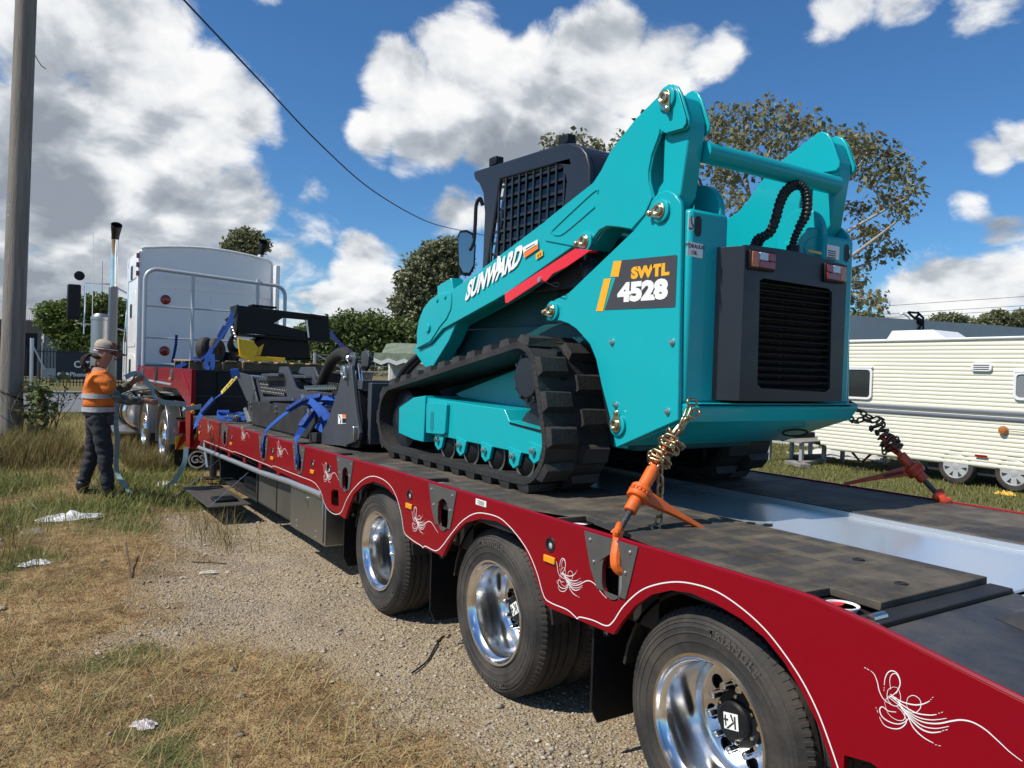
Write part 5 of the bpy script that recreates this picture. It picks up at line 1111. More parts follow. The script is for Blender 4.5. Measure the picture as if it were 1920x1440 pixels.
q = [(6.341,1.324),(6.314,1.308),(6.287,1.287),(6.298,1.263)]; mb = MB(); mb.tube([(.2182, a, b) for a, b in q], .006, 4); mb.build('label_symbol', BPRINT, lb, smooth=0)
rp = [(7.436,1.518),(6.627,1.553)]; n_ = 14
mb = MB()
for i in range(n_):
    t = i/(n_-1); y = rp[0][0]+(rp[1][0]-rp[0][0])*t; z = rp[0][1]+(rp[1][1]-rp[0][1])*t; d = (rp[1][0]-rp[0][0])/n_*.62
    mb.tube([(.29, y-d, z+.016), (.28, y, z), (.29, y+d, z-.016)], .014, 6)
tag(mb.build('gold_chain', CHAINM), 'short gold steel chain stretched behind the tapered bucket end plate', 'chain')

# ================================================================ GREY ATTACHMENT WITH MESH WINDOWS
AT = thing('mesh_guard_attachment', (.4, 8.4, 1.0), 'dark grey steel attachment with expanded mesh windows above a bolted black cutting edge', 'attachment')
def pl(s, x): return s
mb = MB(); mb.prism([(9.509,1.282),(9.436,1.03),(7.293,1.045),(7.057,1.206),(7.038,1.348),(7.514,1.346),(7.648,1.323),(7.736,1.34),(8.414,1.326),(8.513,1.297),(8.682,1.312),(9.412,1.299)], .25, .275); lp = mb.build('cutting_edge', WORN, AT, bevel=.004)
mb = MB()
for (y, z) in [(9.337,1.271),(9.332,1.221),(8.29,1.286),(8.285,1.23)]: mb.lathe([(.022, 0), (.022, -.012), (.014, -.014), (.014, -.03), (0, -.031)], (.25, y, z), (1, 0, 0), 8)
each(mb, 'edge_bolt', ZINC, lp)
mb = MB(); mb.prism([(9.612,1.192),(9.538,1.209),(9.301,1.059),(9.397,1.039)], .225, .245); mb.build('edge_fin', ALU, AT)
mb = MB(); mb.box((.28, 7.3, 1.0), (.95, 9.35, 1.06)); mb.box((.95, 7.3, 1.0), (.98, 9.35, 1.55)); each(mb, 'floor_plate', WORN, AT)
GUS = [(10.497,1.604),(10.442,1.626),(9.722,1.594),(9.401,1.281),(9.894,1.269),(10.374,1.509)]
mb = MB(); mb.prism(GUS, .34, .36); mb.build('side_gusset', DKG, AT, bevel=.004)
MH = [(9.599,1.532),(8.549,1.562),(8.397,1.391),(9.391,1.346)]
mb = MB(); mb.prism([(9.877,1.591),(9.321,1.585),(9.122,1.633),(8.458,1.647),(8.394,1.578),(8.151,1.38),(8.02,1.336),(9.551,1.274)], .39, .41, 0, [MH]); mb.build('mesh_frame', DKG, AT, bevel=.003)
MH2 = [(9.287,1.535),(8.711,1.539),(8.819,1.461),(9.135,1.443)]
mb = MB(); mb.prism([(9.464,1.621),(8.606,1.628),(8.416,1.512),(8.555,1.441),(9.297,1.411)], .74, .76, 0, [MH2]); mb.build('mesh_frame', DKG, AT, bevel=.003)
def mesh_panel(hole, x):
    b = MB(); ys_ = [p[0] for p in hole]; zs_ = [p[1] for p in hole]; P_, Q_ = .062, .040; rows = int((max(zs_)-min(zs_))/Q_)+2; k = 0
    for r in range(rows):
        z = min(zs_)+r*Q_
        for c in range(int((max(ys_)-min(ys_))/P_)+2):
            y = min(ys_)+c*P_+(P_/2 if r % 2 else 0)
            if not inpoly(np.array([y]), np.array([z]), hole)[0]: continue
            for s_ in (-1, 1): b.tube([(x+.006*s_, y, z+Q_*.1), (x, y+s_*P_/2, z+Q_*1.0)], .0065, 4, caps=False)
    return tag(b.build('expanded_mesh', DKG, AT, smooth=0), kind='stuff')
mesh_panel(MH, .40); mesh_panel(MH2, .75)
mb = MB(); mb.prism([(8.643,1.649),(8.609,1.715),(8.335,1.721),(8.02,1.493),(7.826,1.489),(6.923,1.493),(6.918,1.429),(8.065,1.384),(8.361,1.579),(8.464,1.646)], .36, .385); mb.build('upright_horn', DKG, AT, bevel=.004)
mb = MB(); mb.prism([(9.267,1.64),(9.192,1.715),(8.688,1.725),(8.514,1.594),(8.671,1.504),(8.864,1.573),(9.005,1.626)], .78, .80); mb.build('upright_horn', DKG, AT, bevel=.004)
mb = MB(); mb.prism([(9.198,1.594),(9.09,1.627),(8.447,1.644),(8.444,1.611)], .30, .389); mb.prism([(9.061,1.311),(8.892,1.356),(7.838,1.406),(7.801,1.375)], .27, .389); mb.prism([(9.367,1.61),(8.669,1.626),(8.63,1.596),(9.28,1.58)], .66, .738); each(mb, 'step_lip', DKG, AT, bevel=.004)
mb = MB()
for i in range(6): q = [(9.799,1.586),(9.225,1.593)]; y = q[0][0]+(q[1][0]-q[0][0])*i/5; mb.lathe([(.02, 0), (.014, .014), (0, .016)], (.36, y, q[0][1]), (0, 0, 1), 8)
each(mb, 'grip_stud', ZINC, AT)
mb = MB(); mb.box((.42, 7.4, 1.06), (.9, 9.3, 1.30)); mb.build('steel_box', BLACK, AT)

# ================================================================ ATTACHMENT AND PALLET ON THE NECK
TIMB = M('pale sawn timber', (.42, .29, .15), .8, var=(8, .8, (.30, .20, .10)), vscale=(1, 4, 1))
TIMB2 = M('brown hardwood beam', (.17, .115, .06), .8, var=(6, .8, (.11, .075, .04)))
PT = thing('timber_pallet', (1.2, 12.9, 1.63), 'long sawn timber pallet lying on the trailer neck deck', 'pallet')
for y in (12.32, 12.95, 13.55):
    mb = MB(); mb.box((.9, y, 1.640), (2.38, y+.10, 1.745)); mb.build('bearer', TIMB2, PT, bevel=.004)
    mb = MB(); mb.box((.10, y, 1.630), (.88, y+.06, 1.735)); mb.build('bearer', TIMB2, PT, bevel=.004)
for i, x in enumerate((.10, .36, .62, .88, 1.14, 1.40, 1.66, 1.92, 2.2)):
    mb = MB(); mb.box((x, 12.28, 1.746), (x+.16, 13.70, 1.768)); mb.build('deck_board', TIMB, PT, bevel=.003)
for x in (.28, .56, .86):
    mb = MB(); mb.box((x, 12.27, 1.632), (x+.022, 12.30, 1.744)); mb.build('end_cleat', TIMB, PT)
TA = thing('skid_steer_attachment', (1.7, 12.8, 1.77), 'black box framed attachment with yellow shoes strapped on the pallet', 'attachment')
FB = [(0.829,2.658),(0.862,2.635),(2.326,2.573),(2.365,2.149),(2.007,2.168),(1.221,2.207),(0.864,2.206)]
WN = [(1.565,2.494),(1.927,2.482),(1.977,2.29),(1.421,2.399)]
mb = MB(); mb.prism(FB, 12.6, 12.63, 1, [WN]); mb.build('face_plate', BLACK, TA, bevel=.006)
tl, tr_, br, bl = [(0.846,2.651),(2.326,2.573),(2.356,2.158),(0.864,2.206)]
def bar(a, b, y0, y1, h): 
    b_ = MB(); b_.prism([(a[0], a[1]-h), (b[0], b[1]-h), (b[0], b[1]), (a[0], a[1])], y0, y1, 1); return b_
bar(tl, tr_, 12.631, 13.05, .02).build('cover_plate', BLACK, TA, bevel=.004)
bar(bl, br, 12.55, 13.05, .03).build('floor_plate', BLACK, TA, bevel=.004)
for p, q in ((tl, bl), (tr_, br)):
    mb = MB(); mb.prism([(p[0]-.015, p[1]), (p[0]+.015, p[1]), (q[0]+.015, q[1]), (q[0]-.015, q[1])], 12.631, 13.05, 1); mb.build('end_plate', BLACK, TA, bevel=.004)
q = [(1.991,2.538),(2.228,2.526),(2.227,2.571),(1.999,2.591)]; mb = MB(); mb.prism(q, 12.56, 12.9, 1); mb.build('quick_hitch_lip', BLACK, TA, bevel=.004)
q = [(1.076,2.659),(1.466,2.643),(1.465,2.669),(1.076,2.684)]; mb = MB(); mb.prism(q, 12.62, 12.9, 1); mb.build('quick_hitch_lip', BLACK, TA, bevel=.004)
q = [(1.93,2.481),(1.956,2.483),(2,2.194),(1.973,2.193)]; mb = MB(); mb.prism(q, 12.57, 12.598, 1); mb.build('window_edge', ZINC, TA)
q = [(1.347,2.226),(2.002,2.17),(2.06,2.048),(2.084,1.833),(1.358,1.791),(1.168,1.854),(1.137,2.094)]; mb = MB(); mb.prism(q, 12.7, 13.25, 1); mb.build('drum_housing', BLACK, TA, bevel=.03)
q = [(0.84,2.127),(1.081,2.092),(1.094,2.055),(1.15,1.99),(1.103,1.869),(1.097,1.78),(0.883,1.803)]; mb = MB(); mb.prism(q, 12.48, 12.58, 1); mb.build('yellow_shoe', YELLOW, TA, bevel=.008)
q = [(0.873,1.844),(1.104,1.819),(1.101,1.776),(0.883,1.798)]; mb = MB(); mb.prism(q, 12.46, 12.479, 1); mb.build('shoe_lip', YELLOW, TA, bevel=.004)
q = [(1.107,1.861),(1.203,1.856),(1.587,1.844),(1.588,1.783),(1.105,1.768)]; mb = MB(); mb.prism(q, 12.5, 12.95, 1); mb.build('yellow_skid', YELLOW, TA, bevel=.006)
q = [(1.176,1.992),(1.251,2.046),(1.267,2.064),(1.213,1.865),(1.137,1.862)]; mb = MB(); mb.prism(q, 12.59, 12.65, 1); mb.build('yellow_bracket', YELLOW, TA, bevel=.004)
for (x, z), dx in (([(0.358,1.924)][0], 0), ([(0.514,1.913)][0], 0)):
    mb = MB(); mb.lathe([(.06, -.06), (.10, -.075), (.17, -.07), (.195, -.04), (.2, 0), (.195, .04), (.17, .07), (.10, .075), (.06, .06)], (x, 12.5, z), (.75, -.65, .1), 24, True); w = mb.build('jockey_wheel', TYRE, TA)
    mb = MB(); mb.lathe([(0, -.04), (.05, -.05), (.09, -.055), (.10, .05), (0, .05)], (x, 12.5, z), (.75, -.65, .1), 20); mb.build('wheel_hub', BLACK, w)
mb = MB(); q = [(0.751,1.84)][0]; mb.lathe([(.0, -.08), (.11, -.08), (.13, -.06), (.13, 0), (.10, .02), (.10, .06), (0, .07)], (q[0], 12.6, q[1]), (0, 0, 1), 20); mb.build('hydraulic_motor', BLACK, TA)
mb = MB()
for i in range(4): q = [(0.83,2.232),(0.737,2.041),(0.781,1.908),(0.905,1.879)]; mb.tube(bez([(a+.03*i, 12.7+.04*i, b+.02*i) for a, b in q], 5), .018, 6)
each(mb, 'hydraulic_hose', BLKRUB, TA)
mb = MB()
for i in range(5): q = [(0.792,2.313),(0.868,2.233)][0]; mb.lathe([(.06-.004*i, 0), (.06-.004*i, .02)], (q[0]+.015*i, 12.68, q[1]-.045*i), (-.8, 0, -.5), 10)
each(mb, 'spring_disc', ZINC, TA)
mb = MB(); q = [(0.695,2.435),(0.795,2.331)]; mb.tube([(q[0][0], 12.7, q[0][1]), (q[1][0], 12.7, q[1][1])], .035, 8); mb.build('shaft_end', M('brown drive shaft', (.13, .10, .07), .5, .5), TA)

# ================================================================ RATCHET STRAPS
def strap(name, label, path, w, side, mat=BLUEW, group=None, t=.004):
    b = MB(); b.ribbon(path, w, t, side); o = b.build(name, mat, None, smooth=40); tag(o, label, 'strap', group); return o
def P3(*a): return [Vector(p) for p in a]
# strap over the near end of the neck attachment
s1 = P3((.95, 12.62, 2.55), (.82, 12.6, 2.32), (.72, 12.55, 2.14)); S1 = strap('ratchet_strap', 'blue ratchet strap from the black attachment to the neck side rail', [Vector(p) for p in [(0.741,12.454,2.528),(0.661,12.501,2.301),(0.574,12.554,2.115),(0.48,12.611,1.938),(0.37,12.681,1.859),(0.191,12.795,1.736),(0.012,12.909,1.639)]], .06, (0, 0, 1))
b = MB(); q = [(0.643,12.453,2.298),(0.563,12.501,2.114)]; b.ribbon([q[0], q[1]], .10, .03, (0, 0, 1)); S1r = b.build('ratchet', M('blue painted ratchet', (.012, .03, .15), .45, .3, var=(30, .8, (.02, .09, .36))), S1, bevel=.004)
b = MB(); q = [(0.777,12.313,2.639),(0.752,12.326,2.481),(0.726,12.342,2.415)]; b.tube(q, .012, 6); b.build('hook_cord', BLACK, S1)
strap('ratchet_strap', 'narrow blue strap tail crossing the pallet to the corner of the neck', [Vector(p) for p in [(0.667,12.022,2.399),(0.536,12.103,2.185),(0.425,12.171,1.989),(0.306,12.244,1.824),(0.181,12.324,1.707),(0.088,12.382,1.624)]], .035, (0, 0, 1))
b = MB(); b.ribbon(bez([Vector(p) for p in [(0.357,12.095,1.93),(0.325,12.113,1.825),(0.294,12.131,1.713),(0.315,12.116,1.65),(0.368,12.081,1.652),(0.38,12.075,1.732),(0.371,12.084,1.859)]], 4), .07, .004, (.8, -.5, .15)); tag(b.build('strap_loop', BLUEW), 'blue strap tail hanging in a loop in front of the pallet', 'strap')
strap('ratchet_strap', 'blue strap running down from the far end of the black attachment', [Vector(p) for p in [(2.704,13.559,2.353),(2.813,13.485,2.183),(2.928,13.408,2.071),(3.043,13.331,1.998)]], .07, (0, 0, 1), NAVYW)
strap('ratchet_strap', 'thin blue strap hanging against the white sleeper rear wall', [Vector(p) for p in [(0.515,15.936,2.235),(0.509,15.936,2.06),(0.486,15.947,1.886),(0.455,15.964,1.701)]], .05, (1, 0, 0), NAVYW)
# strap with the yellow sleeve
pts = [Vector(p) for p in [(0.135,9.606,1.578),(0.067,9.648,1.473),(-0.012,9.697,1.367),(-0.092,9.747,1.287),(-0.176,9.8,1.188),(-0.213,9.823,1.116),(-0.239,9.838,1.051),(-0.259,9.85,0.999),(-0.284,9.747,0.962)]]
S2 = strap('ratchet_strap', 'blue ratchet strap with a yellow printed sleeve tied to the front deck corner', pts, .075, (.5, -.6, .6))
b = MB(); b.ribbon([p+Vector((0, -.012, .008)) for p in pts[0:3]], .085, .012, (.5, -.6, .6)); sv = b.build('yellow_sleeve', M('yellow strap sleeve', (.60, .46, .06), .6, var=(40, .6, (.35, .26, .03))), S2, label='yellow sleeve with black print')
for i in range(4):
    c_ = pts[0].lerp(pts[2], .2+.2*i)+Vector((0, -.022, .014)); d = (pts[2]-pts[0]).normalized(); b = MB(); sd = Vector((.5, -.6, .6)); sd = (sd-d*sd.dot(d)).normalized()
    b.ribbon([c_-d*.03+sd*.02, c_, c_+d*.03+sd*.02, c_+d*.03-sd*.02], .012, .003, sd); b.build('sleeve_print', BPRINT, sv)
b = MB(); b.ribbon([pts[3]+Vector((0, -.02, .015)), pts[5]+Vector((0, -.02, .015))], .10, .035, (.5, -.6, .6)); b.build('ratchet', MATS['blue painted ratchet'], S2, bevel=.006)
b = MB(); b.ribbon([pts[0]+Vector((0, .0, -.02)), pts[0]+Vector((-.03, -.02, .09))], .10, .02, (.5, -.6, .6)); b.build('strap_hook', BLUEW, S2)
b = MB(); b.tube([(.33, 9.25, 1.2), (.2, 10.2, 1.05), (.1, 10.9, 1.0)], .005, 5); tag(b.build('wire_cable', ZINC), 'thin pale cable running from the grey attachment to the deck', 'cable')
# coil on the deck
CO = thing('strap_coil', (.35, 10.3, 1.0), 'loose blue strap coil with gold ratchet lying on the front deck', 'strap')
zc = dz(10.3)
for k in range(4):
    b = MB(); c_ = Vector((.30+.09*k, 10.5-.22*k, zc+.05)); b.ribbon([c_+Vector((math.cos(t)*(.17+.02*k), math.sin(t)*(.20+.03*k), .02*math.sin(3*t+k))) for t in [i*.33 for i in range(19)]], .055, .004, (.1, .1, 1)); b.build('webbing_loop', BLUEW, CO)
b = MB(); b.cyl((.18, 10.75, zc+.055), (.32, 10.75, zc+.055), .055, 16); b.build('webbing_roll', BLUEW, CO)
b = MB(); b.box((.22, 9.95, zc+.06), (.30, 10.35, zc+.075)); b.box((.34, 9.95, zc+.06), (.42, 10.35, zc+.075)); b.cyl((.20, 10.0, zc+.06), (.44, 10.0, zc+.06), .02, 8); b.cyl((.20, 10.3, zc+.06), (.44, 10.3, zc+.06), .02, 8); each(b, 'ratchet_bar', GOLDZ, CO, bevel=.003)
# two straps from the bucket to the deck edge
def hook(y, z, parent):
    b = MB(); b.tube(bez([(-.015, y+.035, z+.07), (-.02, y+.03, z), (-.018, y, z-.045), (-.018, y-.03, z), (-.015, y-.02, z+.07)], 4), .008, 6); b.build('wire_hook', MATS['blue painted ratchet'], parent)
TP = [Vector((.30, 6.95, 1.42)), Vector((.18, 7.15, 1.405))]
for n_, (yy, lab) in enumerate(((7.83, 'blue ratchet strap slanting from the bucket to the farther oval tie hole'), (6.70, 'blue ratchet strap dropping from the bucket to the nearer oval tie hole'))):
    z = dz(yy)
    if n_ == 0: p = [(.40, 6.75, 1.44), (.30, 6.98, 1.445), (.22, 7.2, 1.405), (.12, 7.42, 1.30), (.03, 7.64, 1.16), (-.012, 7.76, 1.06), (-.02, yy, z-.12)]
    else: p = [(.42, 6.80, 1.43), (.33, 6.98, 1.39), (.22, 7.02, 1.28), (.10, 6.92, 1.18), (.0, 6.78, 1.10), (-.02, 6.72, 1.0), (-.02, yy, z-.13)]
    q = bez(p, 4); b = MB(); b.ribbon(q, .052, .005, (.15, .75, .5)); S = b.build('ratchet_strap', BLUEW, None, smooth=50); tag(S, lab, 'strap', 'blue straps holding the bucket'); ORG[S] = Vector((0, 0, 0))
    b = MB(); b.ribbon([Vector(p[1])+Vector((-.02, .02, .02)), Vector(p[2])+Vector((-.03, .0, .025)), Vector(p[3])+Vector((-.03, .0, .01))], .055, .02, (.15, .75, .5)); b.build('ratchet', MATS['blue painted ratchet'], S, bevel=.006); b = MB(); b.cyl(Vector(p[2])+Vector((-.05, -.05, .02)), Vector(p[2])+Vector((-.03, .05, .05)), .016, 8); b.build('ratchet_axle', ZINC, S)
    hook(yy, z-.15, S)
for k in range(3):
    b = MB(); o = Vector((.26+.03*k, 6.92-.05*k, 1.27-.03*k)); b.ribbon(bez([o+Vector((0, .30, .08)), o+Vector((-.05, .2, .14)), o+Vector((-.06, .02, .12)), o+Vector((-.03, -.12, .02)), o+Vector((0, -.08, -.10)), o+Vector((.0, .12, -.08))], 4), .065, .004, (.35, .2, .9))
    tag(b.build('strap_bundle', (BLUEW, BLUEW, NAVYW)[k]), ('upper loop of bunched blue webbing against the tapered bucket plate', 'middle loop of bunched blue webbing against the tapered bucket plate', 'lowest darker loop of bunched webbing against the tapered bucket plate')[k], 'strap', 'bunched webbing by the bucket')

# ================================================================ LOAD BINDERS AND CHAINS
lk_ = MB(); R1, R2, RR = .0125, .017, .0058
pp = [(0, R1*math.cos(t)*1.05, R2*.85+R1*math.sin(t)) for t in [math.pi*i/8 for i in range(9)]]+[(0, R1*math.cos(t)*1.05, -R2*.85+R1*math.sin(t)) for t in [math.pi+math.pi*i/8 for i in range(9)]]
lk_.tube(pp, RR, 8, closed=True); link_me = lk_.mesh('link', CHAINM, smooth=60)
def chain_links(root, path, tw=0, sc=1.):
    P = bez(path, 12); ls = [0]
    for i in range(1, len(P)): ls.append(ls[-1]+(P[i]-P[i-1]).length)
    pitch = .047*sc; n = max(1, int(ls[-1]/pitch))
    for k in range(n):
        s = (k+.5)*ls[-1]/n; i = max(j for j in range(len(ls)) if ls[j] <= s); i = min(i, len(P)-2); f = (s-ls[i])/max(1e-6, ls[i+1]-ls[i]); p = P[i].lerp(P[i+1], f); d = (P[i+1]-P[i]).normalized()
        place(link_me, 'link', root, orient(d, p, math.pi/2*(k % 2)+tw+random.uniform(-.25, .25)) @ Matrix.Scale(sc, 4))
def binder(label, hook_lo, eye_lo, mid0, mid1, top, handle, mat, xdir):
    """ratchet binder: lower hook end, barrel from mid0 to mid1, top end, handle tip"""
    lo, m0, m1, tp, ht = map(Vector, (eye_lo, mid0, mid1, top, handle)); ax = (m1-m0).normalized(); hk = Vector(hook_lo)
    r = thing('load_binder', hk, label, 'load binder', 'ratchet load binders at the loader rear')
    b = MB(); b.lathe([(.025, 0), (.0305, .004), (.0305, (m1-m0).length-.004), (.025, (m1-m0).length)], m0, ax, 18); b.build('barrel', mat, r)
    b = MB(); b.cyl(m0-ax*.10, m0+ax*.01, .0155, 12); b.build('screw', M('threaded steel', (.10, .10, .105), .4, .8, bump=(200, .5)), r)
    c = m0.lerp(m1, .42); b = MB(); b.lathe([(.031, -.034), (.047, -.032), (.052, -.026), (.052, -.009), (.047, -.006), (.047, .006), (.052, .009), (.052, .026), (.047, .032), (.031, .034)], c, ax, 24)
    n_ = 18; x, y = frame(ax)
    for i in range(n_):
        a = 2*math.pi*i/n_; d = x*math.cos(a)+y*math.sin(a); t = ax.cross(d); p = c+d*.047
        b.add([p-t*.004-ax*.006, p+t*.004-ax*.006, p+t*.004+ax*.006, p-t*.004+ax*.006, p-t*.003-ax*.006+d*.006, p+t*.003-ax*.006+d*.006, p+t*.003+ax*.006+d*.006, p-t*.003+ax*.006+d*.006], [(4, 5, 6, 7), (0, 1, 5, 4), (1, 2, 6, 5), (2, 3, 7, 6), (3, 0, 4, 7)])
    b.build('ratchet_gear', mat, r)
    hd = (ht-c).normalized(); side = ax.cross(hd).normalized(); up = hd.cross(side)
    b = MB(); L_ = (ht-c).length
    secs = [(.03, .045, .034), (.10, .040, .030), (.16, .030, .024), (.22, .022, .020), (.40, .016, .016), (L_-.02, .011, .012), (L_, .006, .008)]
    vs = []
    for (t, w, h) in secs:
        for sx, sy in ((-1, -1), (1, -1), (1, 1), (-1, 1)): vs.append(c+hd*t+side*(sx*h*.62)+up*(sy*w*.62))
    fs = [(3, 2, 1, 0)]+[(4*i+j, 4*i+(j+1) % 4, 4*i+4+(j+1) % 4, 4*i+4+j) for i in range(len(secs)-1) for j in range(4)]+[tuple(range(4*len(secs)-4, 4*len(secs)))]
    b.add(vs, fs); hn = b.build('handle', mat, r, bevel=.004)
    b = MB(); b.ribbon([c+hd*.06+side*.022, c+hd*.17+side*.016], .018, .004, up); b.build('pawl', M('dark binder recess', (.10, .02, .008), .6), hn)
    def loop(o, d, w, h, rr, n, roll=0):
        x, y = frame(d); x, y = x*math.cos(roll)+y*math.sin(roll), y*math.cos(roll)-x*math.sin(roll)
        b = MB(); b.tube([o+x*(w*math.cos(t))+d*(h*math.sin(t)) for t in [2*math.pi*i/22 for i in range(22)]], rr, 10, closed=True); return b.build(n, mat, r)
    e0 = m0-ax*.115; loop(e0-ax*.012, ax, .021, .030, .013, 'end_eye', 0)
    d2 = (lo-e0).normalized(); loop(e0.lerp(lo, .55), d2, .031, (lo-e0).length*.66, .0155, 'connecting_link', 1.35)
    e1 = m1+ax*.03; b = MB(); b.cyl(m1-ax*.02, m1+ax*.02, .017, 12); b.build('end_rod', mat, r); loop(e1+ax*.015, ax, .021, .03, .013, 'end_eye', .6)
    d3 = (tp-e1).normalized(); loop(e1.lerp(tp, .5), d3, .024, (tp-e1).length*.5, .0125, 'connecting_link', 1.9)
    for p, d, nm in ((hk, (hk-lo), 'grab_hook'),):
        d = d.normalized(); x, y = frame(d); xx = Vector((-1, .2, 0)); xx = (xx-d*xx.dot(d)).normalized(); L2 = (hk-lo).length if p == hk else .10
        st = lo if p == hk else tp
        q = [st, st+d*L2*.35-xx*.004, st+d*L2*.7+xx*.0, st+d*L2*.95-xx*.008, st+d*L2*1.02-xx*.03, st+d*L2*.85-xx*.045]
        b = MB(); b.tube(bez(q, 5), [.022]*5+[.025]*10+[.023]*6+[.018]*4+[.011], 10); b.build(nm, mat, r)
    return r
BA = [(2.443,0.943),(2.453,1.07)]
hkA = (-.02, *BA[0]); 
pA = lambda x, s: s
eyA = (.02, *[(2.48,1.089)][0]); 
LB = binder('orange ratchet load binder hooked into the oval hole of the near deck side', hkA, eyA, (.17, *[(2.577,1.143)][0]), (.34, *[(2.613,1.321)][0]), (.46, *[(2.613,1.446)][0]), (.62, *[(2.474,1.015)][0]), ORANGE, 1)
CHN = thing('tie_down_chain', (.5, 2.6, 1.5), 'gold chain wound round the orange binder below the turquoise bumper', 'chain', 'gold tie down chains')
def Y2(q): return Vector((q[0], 2.555, q[1]))
TOP = Y2([(0.514,1.627)][0]); gk = Vector((.48, *[(2.607,1.479)][0])); KA = [Y2(p) for p in [(0.535,1.612),(0.513,1.632),(0.481,1.575),(0.456,1.528),(0.543,1.595),(0.499,1.575),(0.463,1.533)]]
chain_links(CHN, [KA[0], KA[1], KA[2], KA[3], gk], 0, 1.12)
chain_links(CHN, [KA[4]+Vector((0, -.02, 0)), KA[5]+Vector((0, -.02, 0)), KA[6], gk+Vector((-.02, 0, -.02))], .6, 1.12)
# wraps
ax0 = Vector((.36, *[(2.624,1.336)][0])); ax1 = gk
dd = (ax1-ax0).normalized(); x_, y_ = frame(dd); turns = []
for i in range(110):
    t = i/109; a = t*2*math.pi*7.3; rad = .034+.012*math.sin(9*t); turns.append(ax0.lerp(ax1, .02+.86*(t+.09*math.sin(t*14)))+(x_*math.cos(a)+y_*math.sin(a))*rad)
P_ = turns; ls = 0; 
chain_links(CHN, P_[::2], .3, 1.12)
fall = Vector((.345, *[(2.579,1.313)][0]))
chain_links(CHN, [fall+Vector((0, 0, .03)), Vector((.36, *[(2.585,1.262)][0])), Vector((.36, *[(2.585,1.176)][0])), Vector((.35, *[(2.574,1.105)][0])), Vector((.33, *[(2.562,1.072)][0]))], 0, 1.0)
chain_links(CHN, [Vector((.33, *[(2.562,1.07)][0])), Vector((.30, *[(2.554,1.062)][0]))], .5, 1.0)
b = MB(); b.tube(bez([gk+dd*.07, gk+dd*.05+x_*.02, gk+x_*.026, gk-dd*.03+x_*.005, gk-dd*.02-x_*.022], 4), [.012]*4+[.016]*8+[.013]*4+[.008], 8); b.build('grab_hook', GOLDZ, CHN)
# right side binder
X_ = 2.36
def RP(px): return px
rh = [(2.381,1.071),(2.417,1.112),(2.479,1.167),(2.634,1.285),(2.768,1.457)]
LB2 = binder('red orange ratchet load binder leaning over the far deck edge toward the caravan', (2.45, rh[0][0], rh[0][1]-.01), (2.43, *rh[1]), (2.40, *[(2.484,1.18)][0]), (2.33, *[(2.597,1.322)][0]), (2.27, *[(2.67,1.438)][0]), (2.20, *[(2.78,1.146)][0]), REDBIND, -1)
CH2 = thing('tie_down_chain', (2.2, 2.7, 1.5), 'dark gold chain from the far bumper corner to the red orange binder', 'chain', 'gold tie down chains')
DCH = M('dark oily chain', (.12, .10, .07), .35, 1., 0, var=(30, .7, (.22, .19, .13)))
lk2 = link_me.copy(); lk2.materials.clear(); lk2.materials.append(DCH); _l = link_me; link_me = lk2
c0 = Vector((1.92, *[(2.696,1.607)][0]))
hk2 = Vector((2.22, *[(2.722,1.535)][0]))
chain_links(CH2, [c0, Vector((1.98, *[(2.699,1.626)][0])), Vector((2.08, *[(2.725,1.587)][0])), hk2], 0, 1.05)
chain_links(CH2, [c0+Vector((0, 0, -.03)), Vector((1.98, *[(2.72,1.556)][0])), Vector((2.08, *[(2.742,1.515)][0])), Vector((2.15, *[(2.743,1.524)][0])), hk2+Vector((.0, 0, -.02))], .4, 1.05)
a0, a1 = Vector((2.32, *[(2.618,1.345)][0])), hk2; dd2 = (a1-a0).normalized(); x2, y2 = frame(dd2); tn = []
for i in range(80):
    t = i/79; a = t*2*math.pi*5.6; tn.append(a0.lerp(a1, .02+.9*t)+(x2*math.cos(a)+y2*math.sin(a))*(.034+.01*math.sin(8*t)))
chain_links(CH2, tn[::2], .3, 1.05)
chain_links(CH2, [Vector((2.28, *[(2.673,1.38)][0])), Vector((2.28, *[(2.663,1.3)][0])), Vector((2.28, *[(2.657,1.243)][0]))], .2, 1.0)
link_me = _l


# ================================================================ PERSON HANDLING A WEB STRAP
PB = Vector([(-1.107,10.162)][0]+(.14,)); PX0, PY0, PZ0 = PB.x-.17, PB.y, .13
HS = (1.757+(PY0*0))
SKIN = M('tanned skin', (.36, .17, .11), .55, var=(20, .4, (.30, .12, .08)))
SHIRT = M('orange work shirt', (.78, .19, .02), .75, 0, 0, var=(9, .5, (.60, .12, .012)), bump=(9, .55))
TAPE = M('silver reflective tape', (.46, .47, .48), .45, .15, bump=(40, .2))
JEAN = M('black denim', (.016, .018, .024), .8, 0, 0, var=(7, .7, (.034, .036, .042)), bump=(14, .5))
CAMO = M('camouflage sleeve', (.035, .05, .035), .8, 0, 0, var=(26, 1., (.20, .21, .17)))
BOOT = M('black boot leather', (.012, .012, .012), .5, bump=(40, .3))
HAIR = M('dark brown hair', (.030, .015, .008), .6, bump=(120, .8))
CAPB = M('beige cap cloth', (.42, .36, .27), .85, bump=(60, .3)); CAPR = M('rust brown cap brim', (.20, .075, .03), .85, bump=(60, .3)); CAPS = M('cap band stripes', (.16, .02, .02), .8)
PS = thing('person', (PX0, PY0, PZ0), 'person in orange work shirt, dark jeans and cap feeding a pale strap', 'person')
